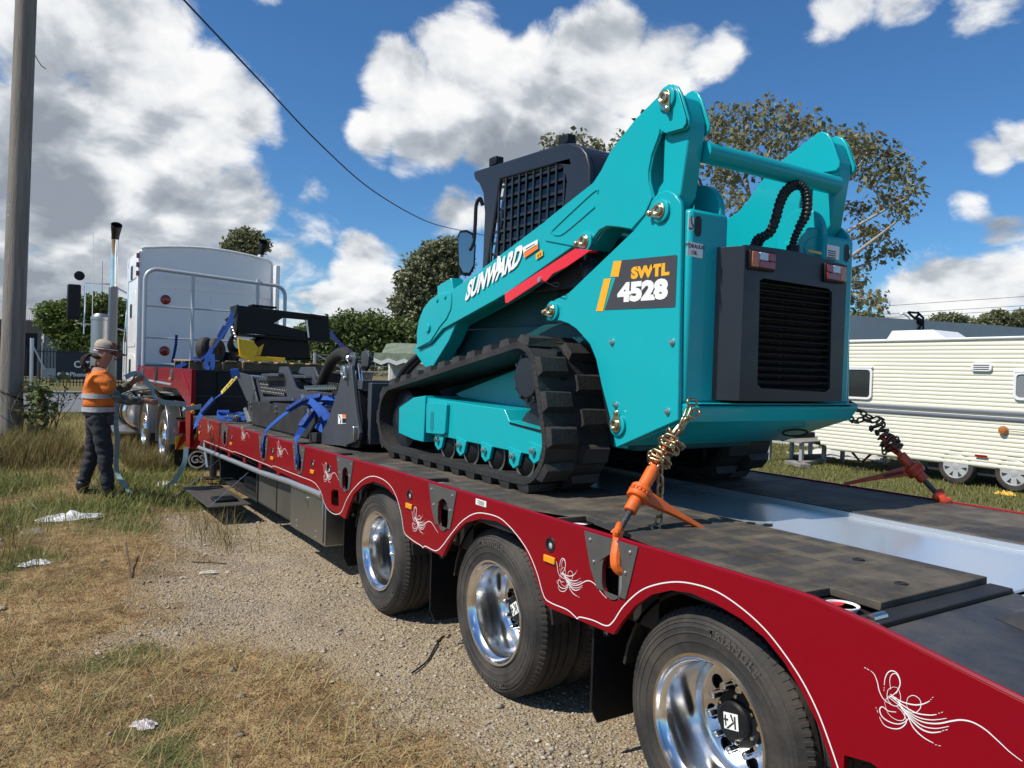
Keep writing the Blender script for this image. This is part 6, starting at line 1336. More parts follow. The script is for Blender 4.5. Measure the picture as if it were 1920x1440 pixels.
def sk(name, verts, edges, mat, parent, sub=2, root=0, label=None, fold=0., fs=(9, 9, 14)):
    """skin-modifier body part: verts = (x forward, y left, z up, rx, ry)"""
    me = bpy.data.meshes.new(name); me.from_pydata([(v[0], v[1], v[2]) for v in verts], edges, []); ob = bpy.data.objects.new(name, me); COL.objects.link(ob)
    ob.modifiers.new('skin', 'SKIN').use_smooth_shade = True; s_ = ob.modifiers.new('sub', 'SUBSURF'); s_.levels = sub; s_.render_levels = sub
    for i, v in enumerate(verts): d = me.skin_vertices[0].data[i]; d.radius = (v[3], v[4] if len(v) > 4 else v[3]); d.use_root = i == root
    dg = bpy.context.evaluated_depsgraph_get(); m2 = bpy.data.meshes.new_from_object(ob.evaluated_get(dg)); bpy.data.objects.remove(ob); bpy.data.meshes.remove(me)
    m2.name = name; m2.materials.clear(); m2.materials.append(mat); m2.polygons.foreach_set('use_smooth', [True]*len(m2.polygons))
    if fold:
        for v in m2.vertices:
            p = Vector((v.co.x*fs[0], v.co.y*fs[1], v.co.z*fs[2])); q = noise.noise(p)+.6*noise.noise(p*2.1+Vector((3, 1, 7))); v.co += v.normal*fold*(q-.25*abs(q))
    o = bpy.data.objects.new(name, m2); COL.objects.link(o); o.parent = parent; ORG[o] = ORG[PS]
    if label: o['label'] = label
    return o
# joints (x = facing direction +X, y = his left)
SHR, SHL = (-.01, -.19, 1.42), (.03, .18, 1.43)
ELR, WRR = (.16, -.24, 1.15), (.40, -.16, 1.13)
ELL, WRL = (.18, .24, 1.22), (.31, .06, 1.34)
body_v = [(0, 0, .98, .13, .15), (0, 0, 1.12, .12, .14), (-.01, 0, 1.28, .125, .16), (-.01, 0, 1.42, .10, .15), (.0, 0, 1.50, .058, .062), (.03, 0, 1.585, .062, .064), (.055, 0, 1.66, .088, .078), (.052, 0, 1.74, .082, .072),
          SHR+(.055,), ELR+(.042,), WRR+(.030,), (.445, -.14, 1.125, .036, .022), SHL+(.055,), ELL+(.042,), WRL+(.030,), (.325, .02, 1.365, .034, .022),
          (-.0, -.09, .92, .088), (.055, -.115, .52, .06), (.085, -.13, .12, .045), (.0, .09, .92, .088), (-.03, .125, .52, .06), (-.115, .14, .12, .045)]
body_e = [(0, 1), (1, 2), (2, 3), (3, 4), (4, 5), (5, 6), (6, 7), (3, 8), (8, 9), (9, 10), (10, 11), (3, 12), (12, 13), (13, 14), (14, 15), (0, 16), (16, 17), (17, 18), (0, 19), (19, 20), (20, 21)]
def finger(base, d, curl, ln, r):
    d = Vector(d).normalized(); c_ = Vector(curl).normalized(); b = Vector(base); o = [b]
    for i, (l, a) in enumerate(((.45, .25), (.32, .75), (.23, 1.2))): b = b+(d*math.cos(a)+c_*math.sin(a))*ln*l; o.append(b)
    return o
fing = []
for i in range(4): fing.append(finger((.47, -.165+.0*i, 1.142-.017*i), (1, .25, -.1), (0, 1, -.1), (.082, .09, .085, .068)[i], .0085))
fing.append(finger((.43, -.135, 1.15), (.7, .6, .3), (.3, .8, 0), .06, .009))
for i in range(4): fing.append(finger((.345, .0+.003*i, 1.405-.017*i), (.9, -.4, .3), (-.2, -1, 0), (.082, .09, .085, .068)[i], .0085))
fing.append(finger((.31, -.005, 1.40), (.3, -.5, .8), (.3, -.8, .2), .06, .009))
nv0 = len(body_v)
for k, f in enumerate(fing):
    o = len(body_v); body_v += [tuple(p)+(.0095 if j < 2 else .0075,) for j, p in enumerate(f)]; body_e += [(11 if k < 5 else 15, o)]+[(o+j, o+j+1) for j in range(3)]
body = sk('body', body_v, body_e, SKIN, PS, 2)
# facial features
mb = MB()
hc = Vector((PX0+.06, PY0, PZ0+1.665)); 
mb.lathe([(0, -.012), (.016, 0), (.012, .028), (0, .035)], hc+Vector((.085, 0, -.012)), (1, 0, -.35), 10); mb.build('nose', SKIN, PS, smooth=60)
mb = MB(); mb.lathe([(.0, -.004), (.012, 0), (.016, .010), (.0, .014)], hc+Vector((.078, -.025, -.055)), (0, 1, 0), 8); mb.box(hc+Vector((.078, -.022, -.062)), hc+Vector((.092, .022, -.052))); mb.build('mouth', M('lips', (.26, .08, .06), .5), PS, bevel=.003)
for s_ in (-1, 1):
    mb = MB(); mb.lathe([(0, -.01), (.02, -.008), (.030, .0), (.026, .010), (.012, .006), (0, .004)], hc+Vector((-.005, s_*.082, -.005)), (0, s_, 0), 12); mb.v = [(v[0], v[1], hc.z+(v[2]-hc.z)*1.25) for v in mb.v]; mb.build('ear', SKIN, PS, smooth=60)
    mb = MB(); mb.lathe([(0, -.004), (.010, 0), (.008, .006), (0, .009)], hc+Vector((.078, s_*.032, .012)), (1, s_*.4, 0), 8); mb.build('eye', M('eye dark', (.03, .02, .015), .2), PS)
mb = MB(); 
for s_ in (-1, 1): mb.tube([hc+Vector((.092, s_*.008, .014)), hc+Vector((.09, s_*.05, .014)), hc+Vector((.06, s_*.082, .016)), hc+Vector((.0, s_*.088, .010))], .004, 6)
each(mb, 'spectacle_frame', BPRINT, PS)
# clothes
shirt_v = [(0, 0, .99, .150, .175), (0, 0, 1.12, .148, .170), (-.01, 0, 1.28, .150, .185), (-.01, 0, 1.41, .125, .175), (.0, 0, 1.485, .075, .085), SHR+(.080,), (.055, -.225, 1.30, .076), (.10, -.235, 1.235, .072), SHL+(.080,), (.10, .22, 1.33, .076), (.145, .235, 1.26, .068)]
shirt = sk('shirt', shirt_v, [(0, 1), (1, 2), (2, 3), (3, 4), (3, 5), (5, 6), (6, 7), (3, 8), (8, 9), (9, 10)], SHIRT, PS, 3, fold=.016, fs=(8, 8, 16))
sk('camouflage_sleeve', [(.09, -.235, 1.25, .064), ELR+(.062,), (.28, -.21, 1.135, .056), (.385, -.165, 1.13, .044)], [(0, 1), (1, 2), (2, 3)], CAMO, PS, 3, fold=.012, fs=(22, 16, 16))
sk('camouflage_sleeve', [(.13, .235, 1.275, .062), ELL+(.060,), (.25, .15, 1.28, .052), (.30, .075, 1.335, .042)], [(0, 1), (1, 2), (2, 3)], CAMO, PS, 3, fold=.012, fs=(22, 16, 16))
sk('collar', [(-.02, 0, 1.47, .08, .09), (.0, 0, 1.525, .068, .072)], [(0, 1)], CAMO, PS, 3, fold=.012, fs=(22, 16, 16))
trous_v = [(0, 0, 1.03, .135, .158), (0, 0, .92, .135, .165), (.012, -.095, .84, .100), (.03, -.105, .70, .090), (.055, -.115, .52, .078), (.07, -.125, .30, .070), (.085, -.13, .13, .068), (-.01, .10, .84, .100), (-.02, .11, .70, .090), (-.03, .125, .52, .078), (-.075, .135, .30, .070), (-.115, .14, .13, .068)]
sk('jeans', trous_v, [(0, 1), (1, 2), (2, 3), (3, 4), (4, 5), (5, 6), (1, 7), (7, 8), (8, 9), (9, 10), (10, 11)], JEAN, PS, 3, fold=.012, fs=(9, 9, 15))
for (x, y) in ((.085, -.13), (-.115, .14)): sk('boot', [(x, y, .20, .072), (x, y, .09, .068), (x+.0, y, .035, .055, .05), (x+.10, y-.01, .035, .045, .052), (x+.19, y-.015, .03, .030, .046)], [(0, 1), (1, 2), (2, 3), (3, 4)], BOOT, PS, 2)
def ring(z0, z1, rx, ry, cx, name, mat, n=28, tilt=0):
    b = MB(); vs = []
    for z, k in ((z0, 1), (z1, 1), (z1, .985), (z0, .985)):
        for i in range(n): t = 2*math.pi*i/n; vs.append((PX0+cx+rx*k*math.cos(t), PY0+ry*k*math.sin(t), PZ0+z+tilt*math.cos(t)))
    fs = [(a*n+i, a*n+(i+1) % n, ((a+1) % 4)*n+(i+1) % n, ((a+1) % 4)*n+i) for a in range(4) for i in range(n)]
    b.add(vs, fs); return b.build(name, mat, PS, smooth=40)
ring(1.00, 1.055, .152, .178, 0, 'reflective_band', TAPE); ring(1.155, 1.21, .152, .180, -.002, 'reflective_band', TAPE)
ring(.955, .995, .141, .168, 0, 'belt', BPRINT)
mb = MB(); mb.box((PX0+.06, PY0-.185, PZ0+.85), (PX0+.12, PY0-.15, PZ0+.97)); mb.build('belt_pouch', BOOT, PS, bevel=.01)
mb = MB(); mb.tube([Vector((PX0+.13+.035*math.cos(t), PY0-.12, PZ0+.925+.04*math.sin(t))) for t in [2*math.pi*i/14 for i in range(14)]], .006, 6, closed=True); mb.build('key_ring', ZINC, PS)
# cap, hair
mb = MB(); n_ = 24; prof = [(.92, 0), (.95, .03), (.93, .07), (.80, .105), (.5, .125), (0.02, .13)]; vs = []
for k, z in prof:
    for i in range(n_): t = 2*math.pi*i/n_; vs.append((hc.x-.006+.108*k*math.cos(t), hc.y+.092*k*math.sin(t), hc.z+.040+z-.012*math.cos(t)))
fs = [(a*n_+i, a*n_+(i+1) % n_, (a+1)*n_+(i+1) % n_, (a+1)*n_+i) for a in range(len(prof)-1) for i in range(n_)]
mb.add(vs, fs); mb.m = [1 if vs[f[0]][0] > hc.x+.02 and i >= n_ else 0 for i, f in enumerate(fs)]; cap = mb.build('cap', [CAPB, CAPR], PS, fix=True, smooth=60)
mb = MB(); vs = []
for j, rr in enumerate((.0, .045, .085)):
    for i in range(11): t = -1.0+2.0*i/10; vs.append((hc.x-.006+(.106+rr*max(.1, math.cos(t)))*math.cos(t)*1.0, hc.y+(.080-rr*.1)*math.sin(t), hc.z+.032-.018*j-.02*abs(math.sin(t))*j*.4))
mb.add(vs, [(a*11+i, a*11+i+1, (a+1)*11+i+1, (a+1)*11+i) for a in range(2) for i in range(10)]); br_ = mb.build('cap_brim', CAPR, cap, fix=False, smooth=60); sd_ = br_.modifiers.new('thick', 'SOLIDIFY'); sd_.thickness = .005
for z, m_ in ((.030, CAPS), (.042, WPRINT), (.054, CAPS)):
    b = MB(); b.tube([(hc.x-.006+.1035*math.cos(t), hc.y+.0885*math.sin(t), hc.z+.018+z-.012*math.cos(t)) for t in [2*math.pi*i/24 for i in range(24)]], .0045, 6, closed=True); b.build('cap_stripe', m_, cap)
sk('hair', [(-.005, 0, 1.665, .092, .086), (-.035, 0, 1.60, .066, .07)], [(0, 1)], HAIR, PS, 2)
rp = random.Random(3); mb = MB()
for i in range(46):
    a, b_ = rp.uniform(-1, 1), rp.uniform(-1, 1); mb.tube(bez([(PX0-.045, PY0+.01*a, PZ0+1.655+.01*b_), (PX0-.095-.012*rp.random(), PY0+.022*a, PZ0+1.648+.018*b_), (PX0-.13-.03*rp.random(), PY0+.04*a, PZ0+1.59+.02*b_), (PX0-.125-.03*b_, PY0+.05*a, PZ0+1.50+.04*rp.random()), (PX0-.115+.03*b_, PY0+.045*a, PZ0+1.44+.07*rp.random())], 3), [.007]*5+[.006]*4+[.005]*3+[.002], 5)
tag(mb.build('ponytail', HAIR, PS, smooth=60), kind='stuff')
# the strap he feeds
PS.scale = (1.17, 1.12, 1.0)
hL = Vector((PX0+.345*1.17, PY0+.0, PZ0+1.40)); hR = Vector((PX0+.50*1.17, PY0-.14, PZ0+1.11))
far = Vector((.02, 12.05, .95))
b = MB(); far2 = Vector([(-0.089,10.459,1.17)][0]); b.ribbon(bez([hL+Vector((-.13, 0, .0)), hL+Vector((-.05, -.01, .045)), hL+Vector((.03, -.02, .03)), hL.lerp(hR, .5)+Vector((.06, 0, .02)), hR+Vector((.03, .0, .02)), hR+Vector((.35, .12, -.03)), hR.lerp(far2, .6)+Vector((0, 0, -.05)), far2], 8), .062, .003, (0.1, -.25, 1)); WB = b.build('webbing_strap', TEALW); tag(WB, 'pale teal web strap stretched from the person to the neck corner', 'strap')
b = MB(); b.ribbon(bez([Vector(p) for p in [(-1.097,10.466,1.493),(-1.083,10.452,1.28),(-1.067,10.435,0.99),(-1.047,10.417,0.732),(-1.054,10.417,0.506),(-1.035,10.401,0.345),(-0.964,10.233,0.223),(-0.939,10.096,0.165)]], 7), .055, .003, (1, .1, 0)); tag(b.build('webbing_tail', TEALW), 'pale strap tail hanging in front of the dark jeans to the grass', 'strap')
b = MB(); b.ribbon(bez([Vector(p) for p in [(-0.222,10.654,0.634),(-0.231,10.656,0.467),(-0.269,10.678,0.342),(-0.337,10.719,0.201),(-0.405,10.762,0.123),(-0.485,10.813,0.064)]], 7), .06, .003, (1, -.3, .2)); tag(b.build('webbing_tail', TEALW), 'pale strap tail hanging below the neck corner and curling on the grass', 'strap')


# ================================================================ POLE AND WIRES
WOODG = M('weathered grey pole timber', (.28, .255, .22), .9, 0, 0, var=(3.5, .9, (.15, .132, .11)), bump=(30, .7), vscale=(3.5, 3.5, .22))
PLX, PLY = -2.13, 15.0
PO = thing('utility_pole', (PLX, PLY, 0), 'weathered grey timber utility pole standing in the weeds', 'utility pole')
mb = MB(); rr = [.178, .174, .170, .165, .158, .15, .14]; zz = [0, .8, 1.6, 2.6, 5, 8, 10.8]
path = [(PLX+.016*z-.02, PLY, z) for z in zz]; mb.tube(path, rr, 28)
vs = []
for i, v in enumerate(mb.v):
    a = math.atan2(v[1]-PLY, v[0]-PLX-.016*v[2]); k = 1+.012*math.sin(7*a+2)+.008*math.sin(17*a); c_ = PLX+.016*v[2]-.02; vs.append((c_+(v[0]-c_)*k, PLY+(v[1]-PLY)*k, v[2]))
mb.v = vs; mb.build('shaft', WOODG, PO, smooth=50)
mb = MB(); mb.tube([(PLX+.0+.180*math.cos(t), PLY+.180*math.sin(t), 1.10-.08*math.cos(t)+.0*t) for t in [2*math.pi*i/24 for i in range(24)]], .012, 6, closed=True); mb.tube([(PLX+.16, PLY-.10, 1.05), (PLX+.18, PLY-.12, .8), (PLX+.16, PLY-.12, .4)], .010, 6); each(mb, 'wire_band', BLACK, PO)
mb = MB(); mb.box((PLX-.9, PLY-.06+.1, 10.0), (PLX+1.5, PLY+.06+.1, 10.15)); mb.build('crossarm', WOODG, PO, bevel=.01)
for i in range(7):
    z = 4.35-.055*i; mb = MB(); mb.tube([(PLX-.10+.02*i*.3, PLY-.150, z), (PLX-.07, PLY-.160, z-.02), (PLX-.09, PLY-.155, z-.04)], .006, 5); mb.build('nail_number', ZINC, PO)
for (yy, lab) in ((0, 1),):
    mb = MB(); mb.lathe([(.05, 0), (.06, .04), (.04, .06), (.055, .09), (.03, .12), (0, .12)], (PLX+.33, PLY+.1, 10.15), (0, 0, 1), 14); mb.build('insulator', WPRINT, PO)
A3 = Vector((PLX+.33, PLY+.1, 10.3)); B3 = Vector([(26.051,43.883,10.453)][0])
WPTS = [(0.845,17.948,9.466),(1.943,19.156,9.245),(3.377,20.736,8.962),(5.717,23.313,8.518),(8.997,26.927,8.221),(13.898,32.325,8.521),(18.88,37.813,9.431)]
mb = MB(); mb.tube([A3]+bez([Vector(p) for p in WPTS], 6)+[B3], .022, 6); tag(mb.build('overhead_cable', BLKRUB), 'thick black overhead cable sagging across the sky behind the cab', 'cable')
mb = MB(); mb.tube([Vector(p) for p in [(-1.908,15.704,6.955),(-1.844,15.659,6.812),(-1.782,15.616,6.705),(-1.72,15.575,6.661)]], .008, 5); tag(mb.build('loose_wire', BLACK), 'short loose wire end sticking out from the timber pole', 'wire')
for i, (ya, yb, lab) in enumerate(((575, 556, 'topmost thin power line above the caravan roof'), (590, 573, 'second thin power line down above the caravan roof'), (597, 581, 'third thin power line down above the caravan roof'), (604, 599, 'lowest thin power line above the caravan roof'))):
    a = CAM+Vector([(54.095,35.119,7.568)][0])-CAM
    pa = [[(49.237,38.269,7.057),(54.095,35.119,7.568),(63.809,28.821,8.714),(76.993,20.275,10.278)], [(49.246,38.251,6.477),(54.105,35.099,6.946),(63.821,28.799,8.01),(77.005,20.25,9.491)], [(49.251,38.241,6.187),(54.11,35.09,6.656),(63.826,28.788,7.678),(77.013,20.236,9.035)], [(49.253,38.237,6.062),(54.114,35.08,6.366),(63.837,28.766,6.974),(77.032,20.199,7.876)]][i]
    mb = MB(); mb.tube([Vector(p) for p in pa], .017, 5); tag(mb.build('power_line', BLACK), lab, 'power line')

# ================================================================ CARAVAN ON THE RIGHT
CREAM = M('cream caravan cladding', (.79, .76, .62), .42, 0, .1, var=(1.6, .35, (.73, .70, .56)))
CRV = thing('caravan', (13, 6, 0), 'cream ribbed caravan with twin wheels parked on the grass beyond the trailer', 'caravan')
XC = 11.75
prof_y = [(9.9, .62), (9.75, .45), (9.52, .345), (6.0, .34), (1.0, .32), (1.0, 2.60), (9.35, 2.52), (9.75, 2.36), (9.95, 2.0), (9.98, 1.2)]
mb = MB(); mb.prism(prof_y, XC+.02, XC+2.3); mb.build('body', CREAM, CRV, bevel=.03)
# cladding courses, each a ribbed strip
z = .36; k = 0; SILV = M('silver trim stripe', (.33, .33, .37), .35, .6)
def yend(z): 
    pts = [(.345, 9.52), (.45, 9.75), (.62, 9.9), (1.2, 9.98), (2.0, 9.95), (2.36, 9.75), (2.53, 9.30)]
    for (a, ya), (b, yb) in zip(pts[:-1], pts[1:]):
        if z <= b: return ya+(yb-ya)*(z-a)/(b-a)
    return 9.3
while z < 2.50:
    h = .0735; special = 1.10 < z < 1.32
    zz_ = [0, .08, .3, .7, .92, 1]; xx_ = [0, -.006, -.010, -.010, -.006, 0]
    b = MB(); pr = [(XC+.021, z), ]+[(XC+.02+x, z+.004+t*(h-.008)) for t, x in zip(zz_, xx_)]+[(XC+.021, z+h)]
    b.prism(pr, 1.0, yend(z+.03)-.01, 1)
    b.build('cladding_strip', CREAM, CRV, smooth=40); z += h; k += 1
for z in (1.20, 1.30):
    b = MB(); b.prism([(XC+.0, z-.028), (XC-.022, z-.02), (XC-.026, z), (XC-.022, z+.02), (XC, z+.028)], 1.0, 9.95, 1); b.build('trim_stripe', SILV, CRV, smooth=50)
WHT = M('white window frame', (.78, .78, .78), .4)
WGL = M('dark caravan window', (.028, .030, .030), .08, 0, 0)
def cwin(y0, y1, z0, z1, curt=False):
    b = MB(); b.prism(rrect((y0+y1)/2, (z0+z1)/2, y1-y0, z1-z0, .09), XC-.03, XC+.0, 0, [rrect((y0+y1)/2, (z0+z1)/2, y1-y0-.09, z1-z0-.09, .06)]); w = b.build('window', WHT, CRV, bevel=.006)
    b = MB(); b.prism(rrect((y0+y1)/2, (z0+z1)/2, y1-y0-.088, z1-z0-.088, .06), XC-.012, XC-.003); b.build('pane', WGL if not curt else M('pane with curtain', (.20, .21, .22), .15), w)
    b = MB(); b.box((XC-.035, y0, z1-.01), (XC-.003, y1, z1+.02)); b.build('window_rail', WHT, w)
cwin(8.66, 9.65, 1.40, 2.02); cwin(4.9, 6.17, 1.52, 1.99, True)
vy = [(6.844,2.131),(6.51,1.982)]
b = MB(); y0, y1 = vy[1][0], vy[0][0]; z0, z1 = vy[1][1], vy[0][1]; b.prism(rrect((y0+y1)/2, (z0+z1)/2, y1-y0, z1-z0, .05), XC-.035, XC-.0, 0); vt = b.build('vent', WHT, CRV, bevel=.01)
b = MB()
for i in range(3): b.box((XC-.038, y0+.04, z0+.03+i*.035), (XC-.0352, y1-.04, z0+.045+i*.035))
each(b, 'vent_slot', GPRINT, vt, smooth=0)
# roof hatch, roof rim, lamp
rh_ = [(8.641,2.636),(8.43,2.745),(7.883,2.751),(7.488,2.643)]
b = MB(); b.prism([(rh_[0][0], 2.56), (rh_[0][0]-.12, rh_[1][1]), (rh_[3][0]+.25, rh_[1][1]), (rh_[3][0], 2.58)], 12.1, 13.0, 0); b.build('roof_hatch', WHT, CRV, bevel=.01)
b = MB(); b.tube([(XC+.0, 1.0, 2.60), (XC+.0, 9.35, 2.53), (XC+.0, 9.75, 2.37), (XC, 9.96, 2.0)], .022, 8); b.build('roof_rim', WHT, CRV)
lp = [(6.297,1.009)][0]
b = MB(); b.lathe([(.075, 0), (.075, -.03), (.05, -.07), (0, -.08)], (XC, lp[0], lp[1]), (1, 0, 0), 14); b.build('side_lamp', M('orange lamp lens', (.42, .14, .03), .3), CRV)
b = MB(); b.tube([(XC-.04, lp[0]-.08, lp[1]), (XC-.01, lp[0]-1.0, lp[1]-.02)], .006, 5); b.build('lamp_wire', GPRINT, CRV)
rp_ = [(6.624,0.546)][0]
b = MB(); b.box((XC-.03, rp_[0]-.10, rp_[1]-.02), (XC-.02, rp_[0]+.10, rp_[1]+.02)); b.build('side_reflector', REDLENS, CRV)
SPK = M('silver hubcap', (.60, .61, .62), .35, .4)
for y in (7.06, 6.12):
    b = MB(); b.lathe([(.20, .0), (.24, -.015), (.29, -.01), (.315, .03), (.32, .14), (.29, .19), (.19, .19)], (XC+.03, y, .315), (1, 0, 0), 32, True); w = b.build('wheel', TYRE, CRV)
    b = MB(); b.lathe([(.0, .035), (.20, .035), (.215, -.012), (.205, -.018), (.195, .0)], (XC+.03, y, .315), (1, 0, 0), 32); b.build('hubcap_dish', M('hubcap recess', (.05, .05, .055), .5), w)
    b = MB(); b.lathe([(.215, .02), (.215, -.014), (.20, -.02), (.192, -.012), (.192, .02)], (XC+.03, y, .315), (1, 0, 0), 32, True)
    for i in range(7):
        a = 2*math.pi*i/7+.2; c_, s_ = math.cos(a), math.sin(a); P_ = lambda r, t, d: (XC+.03+d, y+c_*r-s_*t, .315+s_*r+c_*t)
        b.add([P_(.04, -.035, -.012), P_(.04, .035, -.012), P_(.20, .050, -.016), P_(.20, -.050, -.016), P_(.04, -.035, .01), P_(.04, .035, .01), P_(.2, .05, .01), P_(.2, -.05, .01)], [(0, 1, 2, 3), (4, 5, 6, 7), (0, 1, 5, 4), (1, 2, 6, 5), (2, 3, 7, 6), (3, 0, 4, 7)])
    b.lathe([(.06, .0), (.055, -.018), (0, -.024)], (XC+.03, y, .315), (1, 0, 0), 16); b.build('hubcap', SPK, w, smooth=25)
b = MB(); b.box((XC+.12, 5.6, .2), (XC+2.2, 7.6, .36)); b.build('undercarriage', CHASSIS, CRV)
b = MB(); b.tube([(XC+.25, 9.6, .40), (XC+1.15, 11.2, .40)], .035, 6); b.tube([(XC+2.05, 9.6, .40), (XC+1.15, 11.2, .40)], .035, 6); each(b, 'draw_bar', CHASSIS, CRV)
b = MB(); jk = [(9.162,0.334),(8.958,0.145),(8.742,0.358)]
b.tube([(XC+.2, *jk[0]), (XC+.2, *jk[1]), (XC+.2, *jk[2])], .025, 6); b.box((XC+.1, jk[1][0]-.12, .0), (XC+.32, jk[1][0]+.12, .04)); each(b, 'corner_jack', CHASSIS, CRV)
# clutter by the caravan nose
TRP = [(12.784,10.84),(15.295,12.123),(16.462,12.066),(15.902,10.911),(13.344,9.535),(12.66,9.959),(11.682,9.907)]
def crumple(name, cx, cy, z0, w, h, hgt, mat, label, cat, n=14, rz=0, seed=0):
    vs = []; fs = []
    for i in range(n):
        for j in range(n):
            u_, v_ = i/(n-1)*2-1, j/(n-1)*2-1; r = min(1, (u_*u_+v_*v_)); e_ = 1+.25*math.sin(3.1*u_*3+seed)*v_; x, y = u_*w/2*(1+.18*math.sin(5*v_+seed)), v_*h/2*(1+.2*math.sin(4*u_+seed*2))
            zq = hgt*max(0, (1-r))**.5*(.45+.9*noise.noise(Vector((u_*2.3+seed*3.1, v_*2.3, seed))))+hgt*.35*noise.noise(Vector((u_*5+seed, v_*5, 7)))
            vs.append((cx+x*math.cos(rz)-y*math.sin(rz), cy+x*math.sin(rz)+y*math.cos(rz), z0+max(.004, zq)))
    for i in range(n-1):
        for j in range(n-1): fs.append((i*n+j, (i+1)*n+j, (i+1)*n+j+1, i*n+j+1))
    b = MB(); b.add(vs, fs); o = b.build(name, mat, None, fix=False, smooth=28); return tag(o, label, cat)
TARP = M('pale tarp sheet', (.55, .54, .50), .6, var=(4, .6, (.40, .38, .34)))
cx = sum(p[0] for p in TRP)/7; cy = sum(p[1] for p in TRP)/7
crumple('tarp', cx, cy, 0, 1.2, 1.9, .22, TARP, 'crumpled pale tarp sheet on the grass under the caravan nose', 'tarp', seed=2, rz=.3)
GTIM = M('grey weathered timber', (.26, .24, .21), .85, var=(5, .8, (.16, .145, .125)))
for i, (p, q, w, lab) in enumerate((([(11.188,9.81)][0], [(12.841,10.211)][0], .16, 'long grey timber plank nearest the trailer on the caravan grass'), ([(11.301,10.137)][0], [(10.989,9.528)][0], .22, 'short pale timber block beside the long plank'), ([(12.339,10.786)][0], [(13.266,10.705)][0], .14, 'grey plank lying behind the long timber plank'))):
    d = Vector((q[0]-p[0], q[1]-p[1], 0)); L_ = d.length; b = MB(); b.box((-L_/2, -w/2, .01), (L_/2, w/2, .09)); an = math.atan2(d.y, d.x); m = Matrix.Translation(((p[0]+q[0])/2, (p[1]+q[1])/2, 0)) @ Matrix.Rotation(an, 4, 'Z'); b.v = [tuple(m @ Vector(v)) for v in b.v]; tag(b.build('timber_plank', GTIM, None, bevel=.008), lab, 'plank')
tb = [(10.954,9.709),(11.826,9.845)]
TBL = thing('low_bench', (12.4, 11.6, 0), 'low grey timber bench standing on the grass behind the loader track', 'bench')
bc = Vector([(12.255,10.407,0.489)][0]); 
b = MB(); b.box((bc.x-.9, bc.y-.5, bc.z-.04), (bc.x+.75, bc.y+.5, bc.z)); b.build('bench_top', GTIM, TBL, bevel=.008)
b = MB()
for sx in (-.75, .0, .65):
    for sy in (-.4, .4): b.box((bc.x+sx-.035, bc.y+sy-.035, 0), (bc.x+sx+.035, bc.y+sy+.035, bc.z-.041))
each(b, 'leg', M('galvanised leg', (.40, .41, .42), .5, .3), TBL)
b = MB(); b.box((bc.x-.5, bc.y+.1, bc.z), (bc.x+.4, bc.y+.45, bc.z+.12)); tag(b.build('folded_cover', BLACK, None, bevel=.03), 'dark folded cover lying on the low grey bench', 'cover')
yc = [(11.339,6.037)][0]; crumple('chamois_cloth', yc[0], yc[1], 0, .22, .3, .09, M('tan yellow cloth', (.62, .38, .06), .8), 'yellow cloth lying on the grass beside the caravan wheel', 'cloth', 9, seed=5)
# frame rack on the far side of the caravan roof
RK = thing('tubular_rack', Vector([(21.4,13.349,3.457)][0]), 'dark tubular rack frame rising behind the caravan roof hatch', 'rack')
for pth_ in ([(21.212,13.482,3.947),(21.41,13.349,3.739)], [(21.462,13.32,3.957),(21.632,13.205,3.764)], [(21.225,13.473,3.948),(21.49,13.3,3.924)], [(21.258,13.447,3.684),(21.619,13.212,3.714)], [(21.384,13.363,3.605),(21.262,13.438,3.402)], [(21.592,13.227,3.613),(21.498,13.284,3.411)], [(21.29,13.42,3.403),(21.582,13.23,3.414)], [(21.617,13.215,3.796),(21.623,13.203,3.415)], [(21.396,13.358,3.739),(21.491,13.299,3.875)]):
    b = MB(); b.tube([Vector(p) for p in pth_], .035, 6); b.build('rack_tube', BLACK, RK)
b = MB(); q = [(21.438,13.33,3.707),(21.55,13.255,3.645)]; b.tube([Vector(p) for p in q], .11, 8); b.build('winch_drum', BLACK, RK)
SLP = thing('street_lamp', Vector([(51.564,30.761,5.757)][0]), 'small curved arm street lamp far behind the caravan roof', 'street lamp')
b = MB(); b.tube(bez([Vector(p) for p in [(51.581,30.727,4.694),(51.559,30.77,6.061),(51.459,30.842,6.361),(51.232,30.994,6.581),(51.008,31.141,6.648)]], 4), .06, 6); b.build('lamp_post', ALU, SLP)
b = MB(); q = [(51.072,31.1,6.651),(50.914,31.201,6.569)]; b.tube([Vector(p) for p in q], [.10, .08], 8); b.build('lamp_head', WPRINT, SLP)
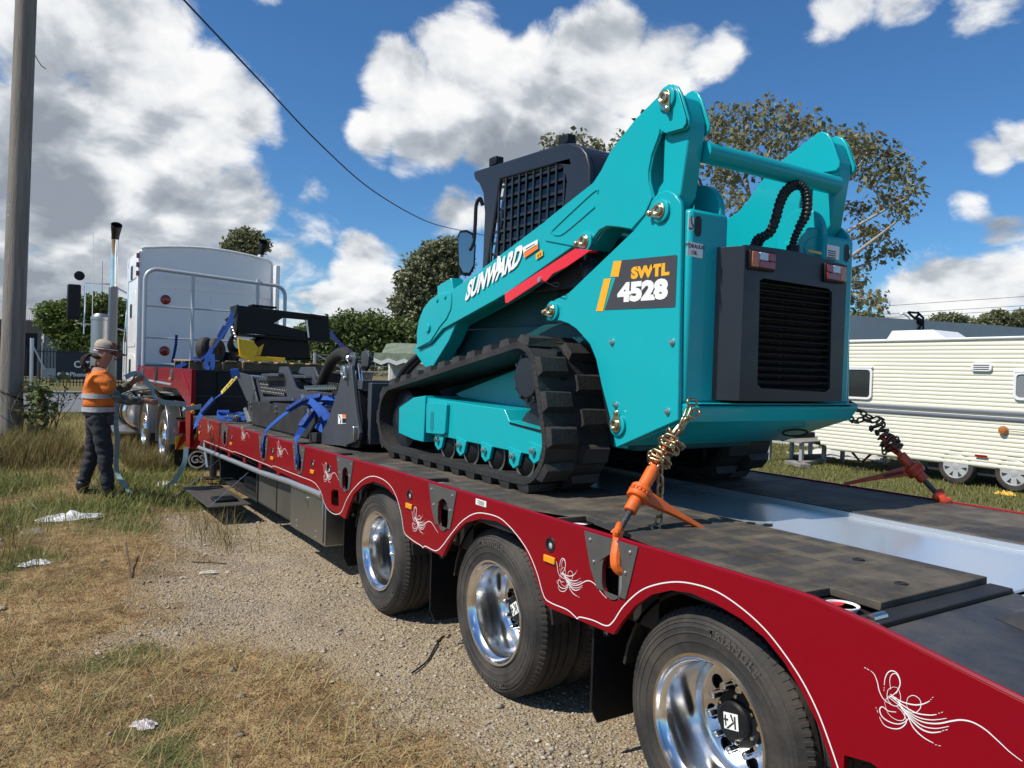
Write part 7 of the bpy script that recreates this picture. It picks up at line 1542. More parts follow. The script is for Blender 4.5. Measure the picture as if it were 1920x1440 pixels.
# grey shed behind the caravan
SHEDM = M('grey profiled wall', (.55, .55, .55), .7, var=(1, .5, (.48, .48, .48)))
p0, p1, p2 = Vector([(22.153,16.445,3.756)][0]), Vector([(28.107,17.349,3.99)][0]), Vector([(45.03,19.473,4.459)][0])
SHD = thing('long_grey_shed', (p0.x, p0.y, 0), 'long low grey shed wall behind the caravan', 'shed')
for a, c in ((p0+(p0-p1)*1.2, p0), (p0, p1), (p1, p2)):
    d = (c-a); n_ = Vector((d.y, -d.x, 0)).normalized()*.15; b = MB()
    b.add([(a.x, a.y, 0), (c.x, c.y, 0), (c.x, c.y, c.z), (a.x, a.y, a.z), (a.x+n_.x*20, a.y+n_.y*20, 0), (c.x+n_.x*20, c.y+n_.y*20, 0), (c.x+n_.x*20, c.y+n_.y*20, c.z), (a.x+n_.x*20, a.y+n_.y*20, a.z)], [(0, 1, 2, 3), (4, 5, 6, 7), (0, 1, 5, 4), (2, 3, 7, 6), (1, 2, 6, 5), (0, 3, 7, 4)]); b.build('wall_panel', SHEDM, SHD)
    b = MB(); b.tube([a+Vector((0, 0, .0)), c], .06, 6); b.build('roof_flashing', BLACK, SHD)
    b = MB(); b.cyl((c.x-.05, c.y-.05, 0), (c.x-.05, c.y-.05, c.z), .05, 6); b.build('wall_post', BLACK, SHD)

# ================================================================ MID DISTANCE: FENCE AND SECOND CARAVAN
FN = thing('chain_link_fence', (10, 24, 0), 'galvanised chain link fence with barbed wire behind the bucket', 'fence')
GALV = M('galvanised fence steel', (.42, .43, .43), .5, .5)
fa, fb_ = Vector((1.5, 27.0, 0)), Vector((24, 21.0, 0)); fd = (fb_-fa); fl = fd.length; fd.normalize()
for i in range(0, int(fl/2.6)):
    p = fa+fd*(i*2.6); thick = (i % 4 == 2); b = MB(); b.cyl((p.x, p.y, 0), (p.x, p.y, 2.15), .055 if thick else .03, 8); b.build('fence_post', GALV, FN)
    if thick: b = MB(); b.tube([p+Vector((0, 0, 2.1)), p+fd*1.1+Vector((0, 0, 1.55))], .025, 6); b.build('brace', GALV, FN)
for z, r in ((1.55, .022), (1.75, .008), (1.92, .008), (2.08, .008), (.1, .012)): b = MB(); b.tube([fa+Vector((0, 0, z)), fb_+Vector((0, 0, z))], r, 5); b.build('fence_wire', GALV, FN)
V_ = []; F_ = []; k = 0; st = .11
for s_ in (-1, 1):
    for i in range(int(fl/st)):
        a = fa+fd*(i*st); hh = 1.5; c_ = a+fd*(hh*s_*.9); t_ = .006
        if not (0 <= (c_-fa).dot(fd) <= fl): continue
        V_ += [(a.x, a.y, .05), (a.x+fd.x*t_, a.y+fd.y*t_, .05), (c_.x+fd.x*t_, c_.y+fd.y*t_, .05+hh), (c_.x, c_.y, .05+hh)]; F_.append((k, k+1, k+2, k+3)); k += 4
np_mesh('chain_mesh', np.array(V_), np.array(F_), GALV, FN, kind='stuff')
CV2 = thing('old_white_caravan', (14, 27, 0), 'old white caravan with a mossy green awning roof behind the fence', 'caravan')
q = [(8.526,24.077,1.739),(9.791,23.254,1.75),(9.781,23.274,2.397),(8.622,24.027,2.318)]
o0 = Vector(q[0]); o1 = Vector(q[1]); d = (o1-o0); d.z = 0; dl = d.length; d.normalize(); nn = Vector((-d.y, d.x, 0)); 
def lbox(u0, u1, v0, v1, z0, z1, mat, name, par, bev=0):
    b = MB(); b.add([tuple(Vector((o0.x, o0.y, 0))+d*u+nn*v+Vector((0, 0, z))) for z in (z0, z1) for u, v in ((u0, v0), (u1, v0), (u1, v1), (u0, v1))], [(0, 3, 2, 1), (4, 5, 6, 7), (0, 1, 5, 4), (1, 2, 6, 5), (2, 3, 7, 6), (3, 0, 4, 7)]); return b.build(name, mat, par, bevel=bev)
lbox(.0, dl+1.5, 0, 2, .5, 2.15, M('chalky white cladding', (.68, .68, .66), .6, var=(2, .5, (.5, .5, .48))), 'body', CV2, .05)
lbox(.9, dl+1.2, -.01, .0, 1.05, 1.42, M('orange brown stripe', (.38, .14, .06), .6), 'stripe', CV2)
lbox(.15, .8, -.03, .0, 1.25, 1.85, M('curtained pane', (.45, .45, .42), .4), 'window', CV2)
lbox(1.0, dl, -.25, -.22, 1.45, 2.0, M('bright white sheet', (.8, .8, .8), .6), 'awning_wall', CV2)
MOSS = M('mossy green canvas', (.13, .17, .11), .9, var=(4, .9, (.26, .29, .22)))
b = MB(); vs = []; 
for i in range(15):
    u_ = -.4+(dl+2)*i/14
    for v, z in ((-.55, 2.02-.10*(i % 2)), (-.5, 2.2), (.4, 2.52), (1.6, 2.60), (2.2, 2.2)): vs.append(tuple(Vector((o0.x, o0.y, 0))+d*(u_+(.35 if z > 2.3 and i == 0 else 0))+nn*v+Vector((0, 0, z-(.35 if i == 0 and z > 2.3 else 0)))))
b.add(vs, [(i*5+j, i*5+j+1, i*5+6+j, i*5+5+j) for i in range(14) for j in range(4)]); b.build('awning_roof', MOSS, CV2, fix=False, smooth=20)
b = MB(); b.add([tuple(Vector((o0.x, o0.y, 0))+d*(-.4+(dl+2)*i/14)+nn*(-.56)+Vector((0, 0, z-.10*(i % 2)))) for i in range(15) for z in (2.03, 1.90)], [(2*i, 2*i+1, 2*i+3, 2*i+2) for i in range(14)]); b.build('awning_valance', M('white canvas edge', (.72, .72, .70), .8), CV2, fix=False)

# ================================================================ LEFT BACKGROUND: SHED, FENCE, BANNER
SH = thing('open_front_shed', (-14, 66, 0), 'open fronted shed with a pale metal roof behind the left fence', 'shed')
q0 = [(-4.87,71.057,5.386),(-0.032,67.909,5.404),(-4.854,71.025,4.385),(-0.218,68.009,4.436)]
ROOFM = M('pale ribbed roof steel', (.40, .39, .36), .5, .3)
r0, r1, r2, r3 = [Vector(v) for v in q0]; 
back = Vector((-.2, 9, .6)); n_ = 30
for i in range(n_):
    a, c = i/n_, (i+.82)/n_; b = MB(); vs = []
    for t in (a, c): vs += [r2.lerp(r3, t), r0.lerp(r1, t)+Vector((0, 3, 0))]
    vs = [vs[0], vs[2], vs[3], vs[1]]; b.add(vs+[v+Vector((0, .0, -.12)) for v in vs], [(0, 1, 2, 3), (7, 6, 5, 4), (0, 1, 5, 4), (1, 2, 6, 5), (2, 3, 7, 6), (3, 0, 4, 7)]); b.build('roof_sheet', ROOFM, SH)
dk = M('shed dark interior', (.02, .02, .022), .8)
b = MB(); b.add([r2, r3, r3+Vector((0, 0, -1.0)), r2+Vector((0, 0, -1.0)), r2+Vector((0, .3, 0)), r3+Vector((0, .3, 0)), r3+Vector((0, .3, -1.0)), r2+Vector((0, .3, -1.0))], [(0, 1, 2, 3), (4, 5, 6, 7), (0, 1, 5, 4), (3, 2, 6, 7), (1, 2, 6, 5), (0, 3, 7, 4)]); b.build('fascia', dk, SH)
for t in (.05, .55, .98): p = r2.lerp(r3, t); b = MB(); b.box((p.x-.12, p.y, 0), (p.x+.12, p.y+.25, p.z)); b.build('post', M('shed steel post', (.16, .17, .18), .6), SH)
b = MB(); b.box((r2.x-10, r2.y+6, 0), (r3.x+.1, r2.y+6.2, r2.z)); b.build('wall', dk, SH)
b = MB(); p = r3; b.box((p.x+.3, p.y+1, 0), (p.x+14, p.y+7, p.z-.8)); b.build('annex', M('shed grey cladding', (.30, .31, .32), .7), SH)
vh = thing('dark_machine', (r3.x-2.2, r3.y+2, 0), 'dark parked machine standing inside the open shed', 'machine')
p = r3+Vector((-2.2, 2, 0)); b = MB(); b.box((p.x-1.2, p.y, .6), (p.x+1.1, p.y+2.5, 1.7)); b.build('machine_body', BLACK, vh, bevel=.1); b = MB(); b.box((p.x-.2, p.y+.2, 1.7), (p.x+1.0, p.y+2, 3.2)); b.build('machine_cab', BLACK, vh, bevel=.1)
b = MB()
for sx in (-.8, .7): b.lathe([(0, 0), (.45, 0), (.5, .1), (.45, .3), (0, .3)], (p.x+sx, p.y-.1, .5), (0, 1, 0), 20)
each(b, 'machine_wheel', TYRE, vh)
LF = thing('palisade_fence', (-4, 44.7, 0), 'dark steel palisade fence along the far side of the road', 'fence')
FDK = M('dark fence steel', (.045, .05, .055), .6, .3)
yf = 44.6; x0, x1 = -8.6, 8.0
for i in range(int((x1-x0)/.145)):
    x = x0+i*.145; b = None
    if i == 0: bm0 = MB(); bm0.box((-.022, -.015, .18), (.022, .015, 2.05)); pal_me = bm0.mesh('paling', FDK, smooth=0)
    place(pal_me, 'paling', LF, Matrix.Translation((x, yf, .08)))
b = MB()
for z in (.45, 1.95): b.box((x0, yf+.016, z), (x1, yf+.056, z+.05))
each(b, 'fence_rail', FDK, LF)
b = MB()
for i in range(7): b.cyl((x0+i*2.6, yf+.1, 0), (x0+i*2.6, yf+.1, 2.4), .055, 8)
each(b, 'fence_post', M('grey fence post', (.22, .23, .24), .6, .3), LF)
BN = [(-0.248,1.671),(2.966,1.755),(2.988,0.677),(-0.231,0.693)]
b = MB(); b.prism([(BN[0][0], .62), (BN[1][0], .62), (BN[1][0], 1.95), (BN[0][0], 1.95)], 44.50, 44.53, 1); bn = b.build('banner', M('dark banner print', (.018, .02, .028), .5)); tag(bn, 'dark printed banner hung on the palisade fence behind the person', 'banner')
bx = BN[0][0]; bw = BN[1][0]-bx
lettering('banner_letters', 'OZK', WPRINT, bn, (bx+.24*bw, 44.49, 1.36), (1, 0, 0), (0, 0, 1), .48, .01, align='LEFT')
lettering('banner_letters', 'Phone', WPRINT, bn, (bx+.19*bw, 44.49, .86), (1, 0, 0), (0, 0, 1), .30, .006, align='LEFT')
b = MB()
for k in (0, 1): b.lathe([(.10, 0), (.10, -.006), (0, -.006)], (bx+.05*bw+.33*k, 44.497, .86), (0, 1, 0), 14)
each(b, 'banner_icon', WPRINT, bn)
q = [(-1.697,47.412,0.643),(-1.507,47.283,0.374)]; b = MB(); sgx = Vector([(-0.525,50.827,0.677)][0]); b.box((sgx.x-.28, 44.45, .65), (sgx.x+.28, 44.48, 1.15)); tag(b.build('notice_board', M('grey notice', (.36, .36, .36), .6)), 'small grey notice board fixed to the fence left of the banner', 'sign')
GATE = thing('gate_post', (sgx.x-.9, 44.2, 0), 'pale leaning strut and post at the fence gate', 'post')
b = MB(); b.cyl((sgx.x-.75, 44.3, 0), (sgx.x-.75, 44.3, 2.6), .09, 10); b.build('post', ALU, GATE); b = MB(); b.tube([(sgx.x-.7, 44.3, 2.2), (sgx.x-.2, 44.3, 1.1)], .04, 6); b.build('strut', ALU, GATE)
b = MB(); cxx = sgx.x-2.2; b.box((cxx-1.2, 46.5, .4), (cxx+1.0, 48.5, .95)); tag(b.build('parked_trailer', M('white ute panel', (.55, .55, .56), .4), None, bevel=.1), 'pale low vehicle parked behind the palisade fence', 'vehicle')

# ================================================================ TREES
BARK = M('grey brown bark', (.16, .13, .10), .9, var=(6, .8, (.26, .23, .19)), bump=(20, .6))
PALEB = M('pale gum bark', (.38, .33, .27), .85, var=(4, .7, (.24, .20, .16)), bump=(14, .3))
LGUM = Mrand('gum leaves', [(0.108, 0.126, 0.054), (0.192, 0.198, 0.090), (0.282, 0.240, 0.126), (0.144, 0.162, 0.072), (0.324, 0.258, 0.144)], .5, .3)
LDARK = Mrand('dense green leaves', [(0.068, 0.105, 0.034), (0.135, 0.177, 0.054), (0.211, 0.245, 0.076), (0.101, 0.144, 0.044)], .45, .3)
LEUC = Mrand('olive gum leaves', [(0.117, 0.133, 0.070), (0.195, 0.211, 0.108), (0.293, 0.289, 0.146), (0.156, 0.172, 0.086)], .5, .28)
def leaves(centers, radii, n, size, droop, squash=.75, hollow=.35, seed=0):
    """n leaf quads spread through clumps, denser outside"""
    g = np.random.default_rng(seed); C_ = np.asarray(centers); R = np.asarray(radii); w = R**2; ix = g.choice(len(C_), n, p=w/w.sum())
    v = g.normal(size=(n, 3)); v /= np.linalg.norm(v, axis=1)[:, None]; rad = (hollow+(1-hollow)*g.random(n)**.6)
    rad *= .78+.45*vnoise(v[:, 0]*3+ix*7.7, v[:, 1]*3+v[:, 2]*4, 1.6)
    P = C_[ix]+v*(rad*R[ix])[:, None]*np.array([1, 1, squash])
    d = g.normal(size=(n, 3))*np.array([1, 1, .6]); d[:, 2] -= droop; d /= np.linalg.norm(d, axis=1)[:, None]
    s = np.cross(d, g.normal(size=(n, 3))); s /= np.linalg.norm(s, axis=1)[:, None]
    L_ = size*(.6+.8*g.random(n))[:, None]; W_ = L_*(.20+.16*g.random(n))[:, None]
    V = np.stack([P, P+d*L_*.45+s*W_, P+d*L_, P+d*L_*.45-s*W_], 1).reshape(-1, 3); F = np.arange(4*n).reshape(n, 4); return V, F
def limb(b, a, c, r0, r1, wob, seed, n=7, sides=7):
    rnd = random.Random(seed); a, c = Vector(a), Vector(c); L_ = (c-a).length; pts = []
    o1 = Vector((rnd.uniform(-1, 1), rnd.uniform(-1, 1), rnd.uniform(-.5, 1)))*wob*L_; o2 = Vector((rnd.uniform(-1, 1), rnd.uniform(-1, 1), rnd.uniform(-.6, .6)))*wob*.6*L_
    for i in range(n+1): t = i/n; pts.append(a.lerp(c, t)+o1*math.sin(math.pi*t)+o2*math.sin(2*math.pi*t))
    b.tube(pts, [r0+(r1-r0)*(i/n)**.8 for i in range(n+1)], sides); return pts
def tree(name, base, clumps, radii, nleaf, size, droop, leafm, barkm, label, group=None, r0=.2, fork=.45, squash=.75, hollow=.35, twigs=True, seed=0, twn=7):
    T = thing(name, base, label, 'tree', group); rnd = random.Random(seed); C_ = [Vector(c) for c in clumps]; base = Vector(base); cen = sum(C_, Vector())/len(C_)
    fk = base.lerp(Vector((cen.x, cen.y, cen.z)), fork); b = MB(); limb(b, base-Vector((0, 0, .2)), fk, r0, r0*.7, .04, seed, 6, 10); b.build('trunk', barkm, T, smooth=60)
    b = MB(); hubs = []
    k = max(3, len(C_)//4); order = sorted(range(len(C_)), key=lambda i: (C_[i]-fk).length)
    for i in order[::max(1, len(C_)//k)]: pts = limb(b, fk, C_[i]-Vector((0, 0, radii[i]*.4)), r0*.5, r0*.13, .10, seed+i, 7); hubs += pts[3:]
    for i in range(len(C_)):
        h = min(hubs, key=lambda p: (p-C_[i]).length+max(0, p.z-C_[i].z)*1.5); pts = limb(b, h, C_[i], r0*.16, r0*.045, .12, seed*3+i, 5, 5)
        if twigs:
            for j in range(twn):
                v = Vector((rnd.gauss(0, 1), rnd.gauss(0, 1), rnd.gauss(0, .8))).normalized()*radii[i]*rnd.uniform(.6, 1.05); limb(b, pts[rnd.randint(2, 5)], C_[i]+v, r0*.045, r0*.015, .12, rnd.random()*999, 4, 4)
    tag(b.build('limb', barkm, T, smooth=60), kind='stuff')
    V, F = leaves(C_, radii, nleaf, size, droop, squash, hollow, seed); np_mesh('crown', V, F, leafm, T); return T
# big gum behind the loader
BG = [(11.341,18.81,8.564),(11.938,18.424,8.682),(12.408,18.115,8.493),(13.004,17.732,8.721),(13.467,17.435,8.929),(12.811,17.847,8.269),(13.926,17.144,9.343),(15.53,17.299,9.59),(14.628,15.488,9.065),(16.054,15.765,9.581),(17.47,16.046,10.027),(16.347,14.372,9.174),(17.724,14.673,9.325),(19.082,14.98,9.224),(17.758,13.442,8.618),(19.133,13.744,8.741),(19.603,13.433,8.52),(20.009,13.161,8.138),(19.245,12.446,7.305),(15.334,16.217,8.807),(14.754,14.795,8.368),(17.343,16.113,9.276),(16.294,14.393,8.519),(17.671,14.691,8.528),(18.274,14.293,8.312),(19.72,14.548,8.452),(18.411,12.998,7.685),(16.246,16.806,8.324),(16.146,15.673,8.075),(15.922,14.622,7.897),(16.121,16.87,7.49),(15.11,15.128,6.879),(16.647,16.036,6.773),(19.508,13.444,6.133),(19.065,12.55,6.645),(20.183,14.188,5.65),(18.93,13.793,4.841),(18.469,12.884,4.115),(19.33,14.116,4.256),(20.423,13.557,5.771),(19.513,14.176,7.042),(18.644,13.41,6.179),(19.625,13.39,7.17),(15.618,16.009,7.737),(16.95,15.144,7.786),(18.475,15.351,8.074),(17.624,13.98,7.363)]
RB_ = [.42, .45, .38, .42, .38, .42]+[.62]*24
RB_ = (RB_+[.48]*60)[:len(BG)]
tree('gum_tree', Vector([(16.776,15.135,2.06)][0]).to_3d()*1, BG, RB_, 6000, .175, .8, LGUM, PALEB, 'large sparse brown green gum tree towering behind the loader', r0=.20, fork=.30, squash=.85, hollow=.1, seed=3, twn=13)
# olive gum left of the cab
EG = [(14.307,34.729,6.173),(14.734,34.468,6.977),(15.275,34.127,7.522),(15.933,33.702,7.677),(16.274,33.467,7.033),(15.618,33.888,6.747),(14.967,34.3,6.198),(14.317,34.708,5.517),(14.982,34.271,5.279),(15.741,33.791,5.964),(14.108,34.83,4.853),(14.666,34.456,4.349),(15.43,33.968,4.771),(14.567,34.507,3.689),(15.335,34.01,3.848),(16.084,33.551,5.189),(14.231,34.734,4.07),(15.881,33.661,4.131)]
tree('gum_tree', (Vector([(15.259,34.015,1.746)][0]).x, Vector([(15.259,34.015,1.746)][0]).y, 0), EG, [.85]*len(EG), 15000, .22, .5, LEUC, BARK, 'dark olive gum tree standing left of the loader cab', r0=.3, hollow=.3, seed=5)
HG = [(7.86,31.69,2.681),(8.411,31.339,3.033),(9.057,30.923,3.212),(9.515,30.631,3.516),(10.074,30.265,3.382),(10.535,29.966,3.487),(11.002,29.658,3.283),(11.467,29.354,3.212),(11.841,29.106,3.005),(9.341,30.73,2.846),(9.898,30.365,2.756),(10.453,30.005,2.821),(11.104,29.579,2.69),(11.664,29.211,2.49),(8.607,31.198,2.377),(9.535,30.592,2.301),(10.277,30.109,2.284),(10.927,29.683,2.175),(8.983,30.945,2.015),(11.671,29.197,2.048),(7.871,31.669,2.018),(12.122,28.92,2.838),(12.317,28.78,2.227)]
tree('bushy_tree', (Vector([(10.29,30.082,1.444)][0]).x, Vector([(10.29,30.082,1.444)][0]).y, 0), HG, [.75]*len(HG), 22000, .17, .1, LDARK, BARK, 'broad dark green bushy tree behind the fence and bucket', r0=.22, fork=.35, hollow=.3, seed=8)
TS = [(12.455,64.675,10.995),(12.982,64.348,11.742),(13.587,63.961,12.064),(14.238,63.531,11.789),(14.678,63.234,11.248),(13.886,63.751,11.347),(12.82,64.431,10.665),(14.183,63.547,10.801),(13.362,64.074,10.471)]
tree('gum_tree', (Vector([(13.619,63.711,1.272)][0]).x, Vector([(13.619,63.711,1.272)][0]).y, 0), TS, [.8]*len(TS), 3600, .30, .4, LEUC, BARK, 'small gum tree top showing above the white sleeper roof', r0=.22, fork=.6, hollow=.2, seed=9)
LB_ = [(0.18,62.974,4.271),(0.797,62.585,4.853),(1.572,62.089,5.255),(2.354,61.581,5.284),(2.976,61.18,5.493),(3.603,60.772,5.442),(4.076,60.457,5.161),(0.658,62.651,3.729),(1.59,62.053,4.136),(2.528,61.444,4.171),(3.466,60.834,4.206),(0.171,62.991,4.83),(1.139,62.323,3),(2.077,61.713,3.035),(3.018,61.097,2.883),(1.621,61.994,2.272),(2.562,61.378,2.12),(3.496,60.775,2.341),(3.944,60.511,3.664),(4.401,60.23,4.427)]
tree('bushy_tree', (Vector([(2.273,61.534,0.617)][0]).x, Vector([(2.273,61.534,0.617)][0]).y, 0), LB_, [1.05]*len(LB_), 20000, .26, .1, Mrand('fig leaves', [(0.062, 0.103, 0.028), (0.131, 0.186, 0.047), (0.207, 0.241, 0.069), (0.097, 0.138, 0.037)], .42, .3), BARK, 'rounded dark green tree behind the palisade fence on the left', r0=.3, fork=.35, hollow=.3, seed=11)
for k, (pts_, lab) in enumerate((([(72.747,40.874,7.273),(73.607,40.326,7.822),(74.474,39.764,7.958),(75.347,39.19,7.679),(73.403,40.44,6.986),(74.706,39.594,7.034),(75.661,38.974,7.121)], 'middle olive tree on the skyline above the caravan roof'), ([(81.909,40.889,7.794),(82.593,40.459,8.483),(83.512,39.87,8.959),(84.446,39.254,8.551),(83.067,40.136,7.837),(84.228,39.378,7.714),(82.149,40.721,7.25),(85.158,38.768,7.472)], 'largest olive tree on the skyline above the caravan roof'), ([(85.142,38.799,8.466),(85.735,38.425,9.041),(86.521,37.917,9.18),(87.456,37.297,8.662),(85.846,38.33,7.94),(87.007,37.572,7.817)], 'olive tree on the skyline at the far right edge'), ([(61.547,42.191,7.063),(62.19,41.779,7.376),(62.879,41.331,7.402),(63.492,40.927,7.134),(62.359,41.662,6.996)], 'low olive tree on the skyline beside the loader tail'))):
    tree('gum_tree', (Vector(pts_[2]).x, Vector(pts_[2]).y, 0), pts_, [1.0]*len(pts_), 5200, .34, .3, LEUC, BARK, lab, 'skyline trees beyond the grey shed', r0=.25, fork=.5, hollow=.25, seed=20+k, twn=3)
# dark low mass of trees far behind everything
FT = []
g_ = random.Random(4)
for i in range(150):
    a = R_(-25+i*.75); r = 150+g_.uniform(-15, 25); FT.append((CAM.x+math.sin(a)*r, math.cos(a)*r, g_.uniform(1.5, 5)))
V, F = leaves(FT, [g_.uniform(2.5, 4.5) for _ in FT], 26000, .9, .1, .8, .3, 31); np_mesh('woodland', V, F, LEUC, kind='stuff')


# ================================================================ GRASS, STONES, LITTER
def blades(px, py, hgt, wid, lean, mat, name, seed=0, flat=0., seg=2):
    g = np.random.default_rng(seed); n = len(px); z = gh(px, py); a = g.random(n)*2*np.pi; hgt = hgt*(.55+.9*g.random(n)); ln = lean*(.3+1.0*g.random(n))
    dx, dy = np.cos(a), np.sin(a); f = 1-flat*(.6+.4*g.random(n)); sx, sy = -dy, dx
    w = wid*(.6+.8*g.random(n))
    B = np.stack([px, py, z-.005], 1); side = np.stack([sx, sy, 0*sx], 1)*w[:, None]
    m = B+np.stack([dx*ln*hgt*.4, dy*ln*hgt*.4, hgt*.55*f], 1); t = B+np.stack([dx*ln*hgt, dy*ln*hgt, hgt*f*(1-.25*ln*(1-flat))], 1)
    V = np.stack([B-side, B+side, m+side*.75, t, m-side*.75], 1).reshape(-1, 3); o = np.arange(n)[:, None]*5
    T = np.concatenate([o+np.array([[0, 1, 2]]), o+np.array([[0, 2, 4]]), o+np.array([[4, 2, 3]])], 0)
    return np_mesh(name, V, T, mat, kind='stuff')
GR = rng
def scatter(n, x0, x1, y0, y1, dens):
    x = GR.uniform(x0, x1, n); y = y0+(y1-y0)*GR.random(n)**1.6; k = GR.random(n) < dens(x, y); return x[k], y[k]
STRAWC = Mrand('straw litter', [(.15, .075, .03), (.36, .22, .085), (.55, .41, .19), (.23, .12, .05), (.46, .31, .13)], .8, .1)
DRYC = Mrand('dry pale grass', [(.36, .29, .13), (.50, .41, .20), (.28, .22, .10), (.42, .36, .18)], .8, .25)
GRNC = Mrand('fresh grass', [(.09, .13, .03), (.18, .21, .055), (.28, .28, .09), (.13, .16, .04), (.36, .31, .13)], .7, .3)
LAWNC = Mrand('lawn grass', [(.10, .12, .028), (.20, .20, .06), (.30, .26, .10), (.14, .15, .04)], .75, .3)
def d_straw(x, y):
    g, r = zones(x, y); return np.clip((1-g)*(1-r*.6)*sst(2.2, 1.2, x)*(.35+.9*vnoise(x, y, 2.6, 12)), 0, 1)
x, y = scatter(90000, -5.5, .4, 1.5, 15, d_straw); blades(x, y, .085, .0019, 1.1, STRAWC, 'straw_litter', 1, .80)
x, y = scatter(60000, -5.5, .4, 1.5, 12, lambda x, y: np.clip(d_straw(x, y)*sst(.45, .62, vnoise(x, y, 1.4, 31)), 0, 1)); blades(x, y, .06, .0014, .8, DRYC, 'dry_grass', 2, .35)
# dry tufts at the bottom of the photo and along the gravel edge
tx_, ty_ = [], []
for (cx, cy, n, s_) in [(p[0], p[1], n, s_) for p, n, s_ in zip([(-1.482,4.789),(-1.125,4.688),(-1.065,4.43),(-0.949,3.414),(-1.508,3.618),(-1.174,3.659),(-1.808,4.337),(-1.663,3.933),(-0.719,4.375),(-0.611,3.974),(-0.611,3.672),(-0.565,3.509),(-0.249,3.544),(0.912,5.23),(0.639,4.912),(0.106,3.706),(0.077,2.666),(-2.038,4.144),(-0.755,3.192),(-1.451,4.435),(-0.467,9.172),(0.187,10.022),(0.713,10.244)], [80, 60, 70, 80, 90, 70, 60, 60, 45, 40, 35, 30, 18, 40, 24, 24, 18, 60, 40, 40, 110, 120, 60], [.10, .10, .12, .16, .2, .18, .16, .16, .12, .10, .09, .09, .06, .07, .06, .06, .06, .2, .12, .14, .3, .35, .3])]:
    tx_.append(GR.normal(cx, s_, n)); ty_.append(GR.normal(cy, s_, n))
x = np.concatenate(tx_); y = np.concatenate(ty_); blades(x, y, .105, .0018, 1.15, DRYC, 'dry_tufts', 3, .3)
tx_, ty_ = [], []
for i in range(260):
    cx, cy = GR.uniform(-3.6, -.3), GR.uniform(1.8, 9); g, r = zones(np.array([cx]), np.array([cy]))
    if g[0] > .6 and GR.random() > .10: continue
    n = int(GR.integers(6, 26)); tx_.append(GR.normal(cx, .06, n)); ty_.append(GR.normal(cy, .06, n))
x = np.concatenate(tx_); y = np.concatenate(ty_); blades(x, y, .085, .0016, 1.2, DRYC, 'dry_tufts', 13, .4)
x, y = scatter(4200, -4.2, .3, 1.7, 8, d_straw); blades(x, y, .24, .0023, 1.3, DRYC, 'dry_tufts', 15, .72)
x, y = scatter(9000, -2.2, .6, 1.7, 9, lambda x, y: np.clip(zones(x, y)[0]*sst(.5, .75, vnoise(x, y, 1.3, 61)), 0, 1)); blades(x, y, .045, .0016, 1.2, DRYC, 'straw_litter', 17, .8)
# green areas
x, y = scatter(22000, -5, .2, 1.6, 9, lambda x, y: d_straw(x, y)*sst(.45, .65, vnoise(x, y, 1.7, 51))); blades(x, y, .07, .0016, 1.0, GRNC, 'green_grass', 14, .25)
def d_green(x, y):
    g, r = zones(x, y); return np.clip(r*sst(2.2, 1.6, x)*(.25+1.0*vnoise(x, y, 1.9, 15)), 0, 1)
x, y = scatter(150000, -6, .6, 1.8, 20, d_green); far_ = np.clip((y-4)/6, .35, 1.25); blades(x, y, .16*far_, .0028*np.clip(y/7, .6, 1.6), .8, GRNC, 'green_grass', 4, .1)
x, y = scatter(26000, -6.5, .2, 7, 26, lambda x, y: np.clip(sst(.45, .62, vnoise(x, y, .9, 41))*sst(6.5, 8, y)*sst(17, 14, y)*sst(.1, -.6, x+(y-9)*.02)*.9, 0, 1)); blades(x, y, .25, .0030, .8, Mrand('seeding tall grass', [(.20, .15, .06), (.32, .24, .10), (.13, .13, .04), (.26, .21, .09), (.10, .12, .03)], .8, .25), 'tall_grass', 5, .05)
x, y = scatter(16000, -4.5, -1.3, 12.5, 16.5, lambda x, y: sst(1.9, .9, np.hypot(x+2.3, y-14.3))); blades(x, y, .46, .0042, .7, MATS['seeding tall grass'], 'tall_grass', 6, 0)
x, y = scatter(6000, -.6, .9, 13, 17.5, lambda x, y: sst(.30, .6, vnoise(x, y, 2, 3))); blades(x, y, .30, .004, .6, MATS['seeding tall grass'], 'tall_grass', 16, 0)
x, y = scatter(30000, -9, 3.5, 14, 27.4, lambda x, y: .25+.75*vnoise(x, y, .8, 71)); blades(x, y, .13, .006, .9, GRNC, 'green_grass', 18, .15)
x, y = scatter(16000, -9, 3.5, 14, 27.4, lambda x, y: sst(.4, .7, vnoise(x, y, .7, 73))); blades(x, y, .20, .006, .9, MATS['seeding tall grass'], 'tall_grass', 19, .1)
# lawn by the caravan
x = GR.uniform(3.0, 17, 90000); y = GR.uniform(1.5, 17, 90000); k = (GR.random(90000) < .35+.65*vnoise(x, y, 1.5, 19)) & ~((x > 12.2) & (y < 9.5)); blades(x[k], y[k], .075, .006, .7, LAWNC, 'lawn', 7, .1)
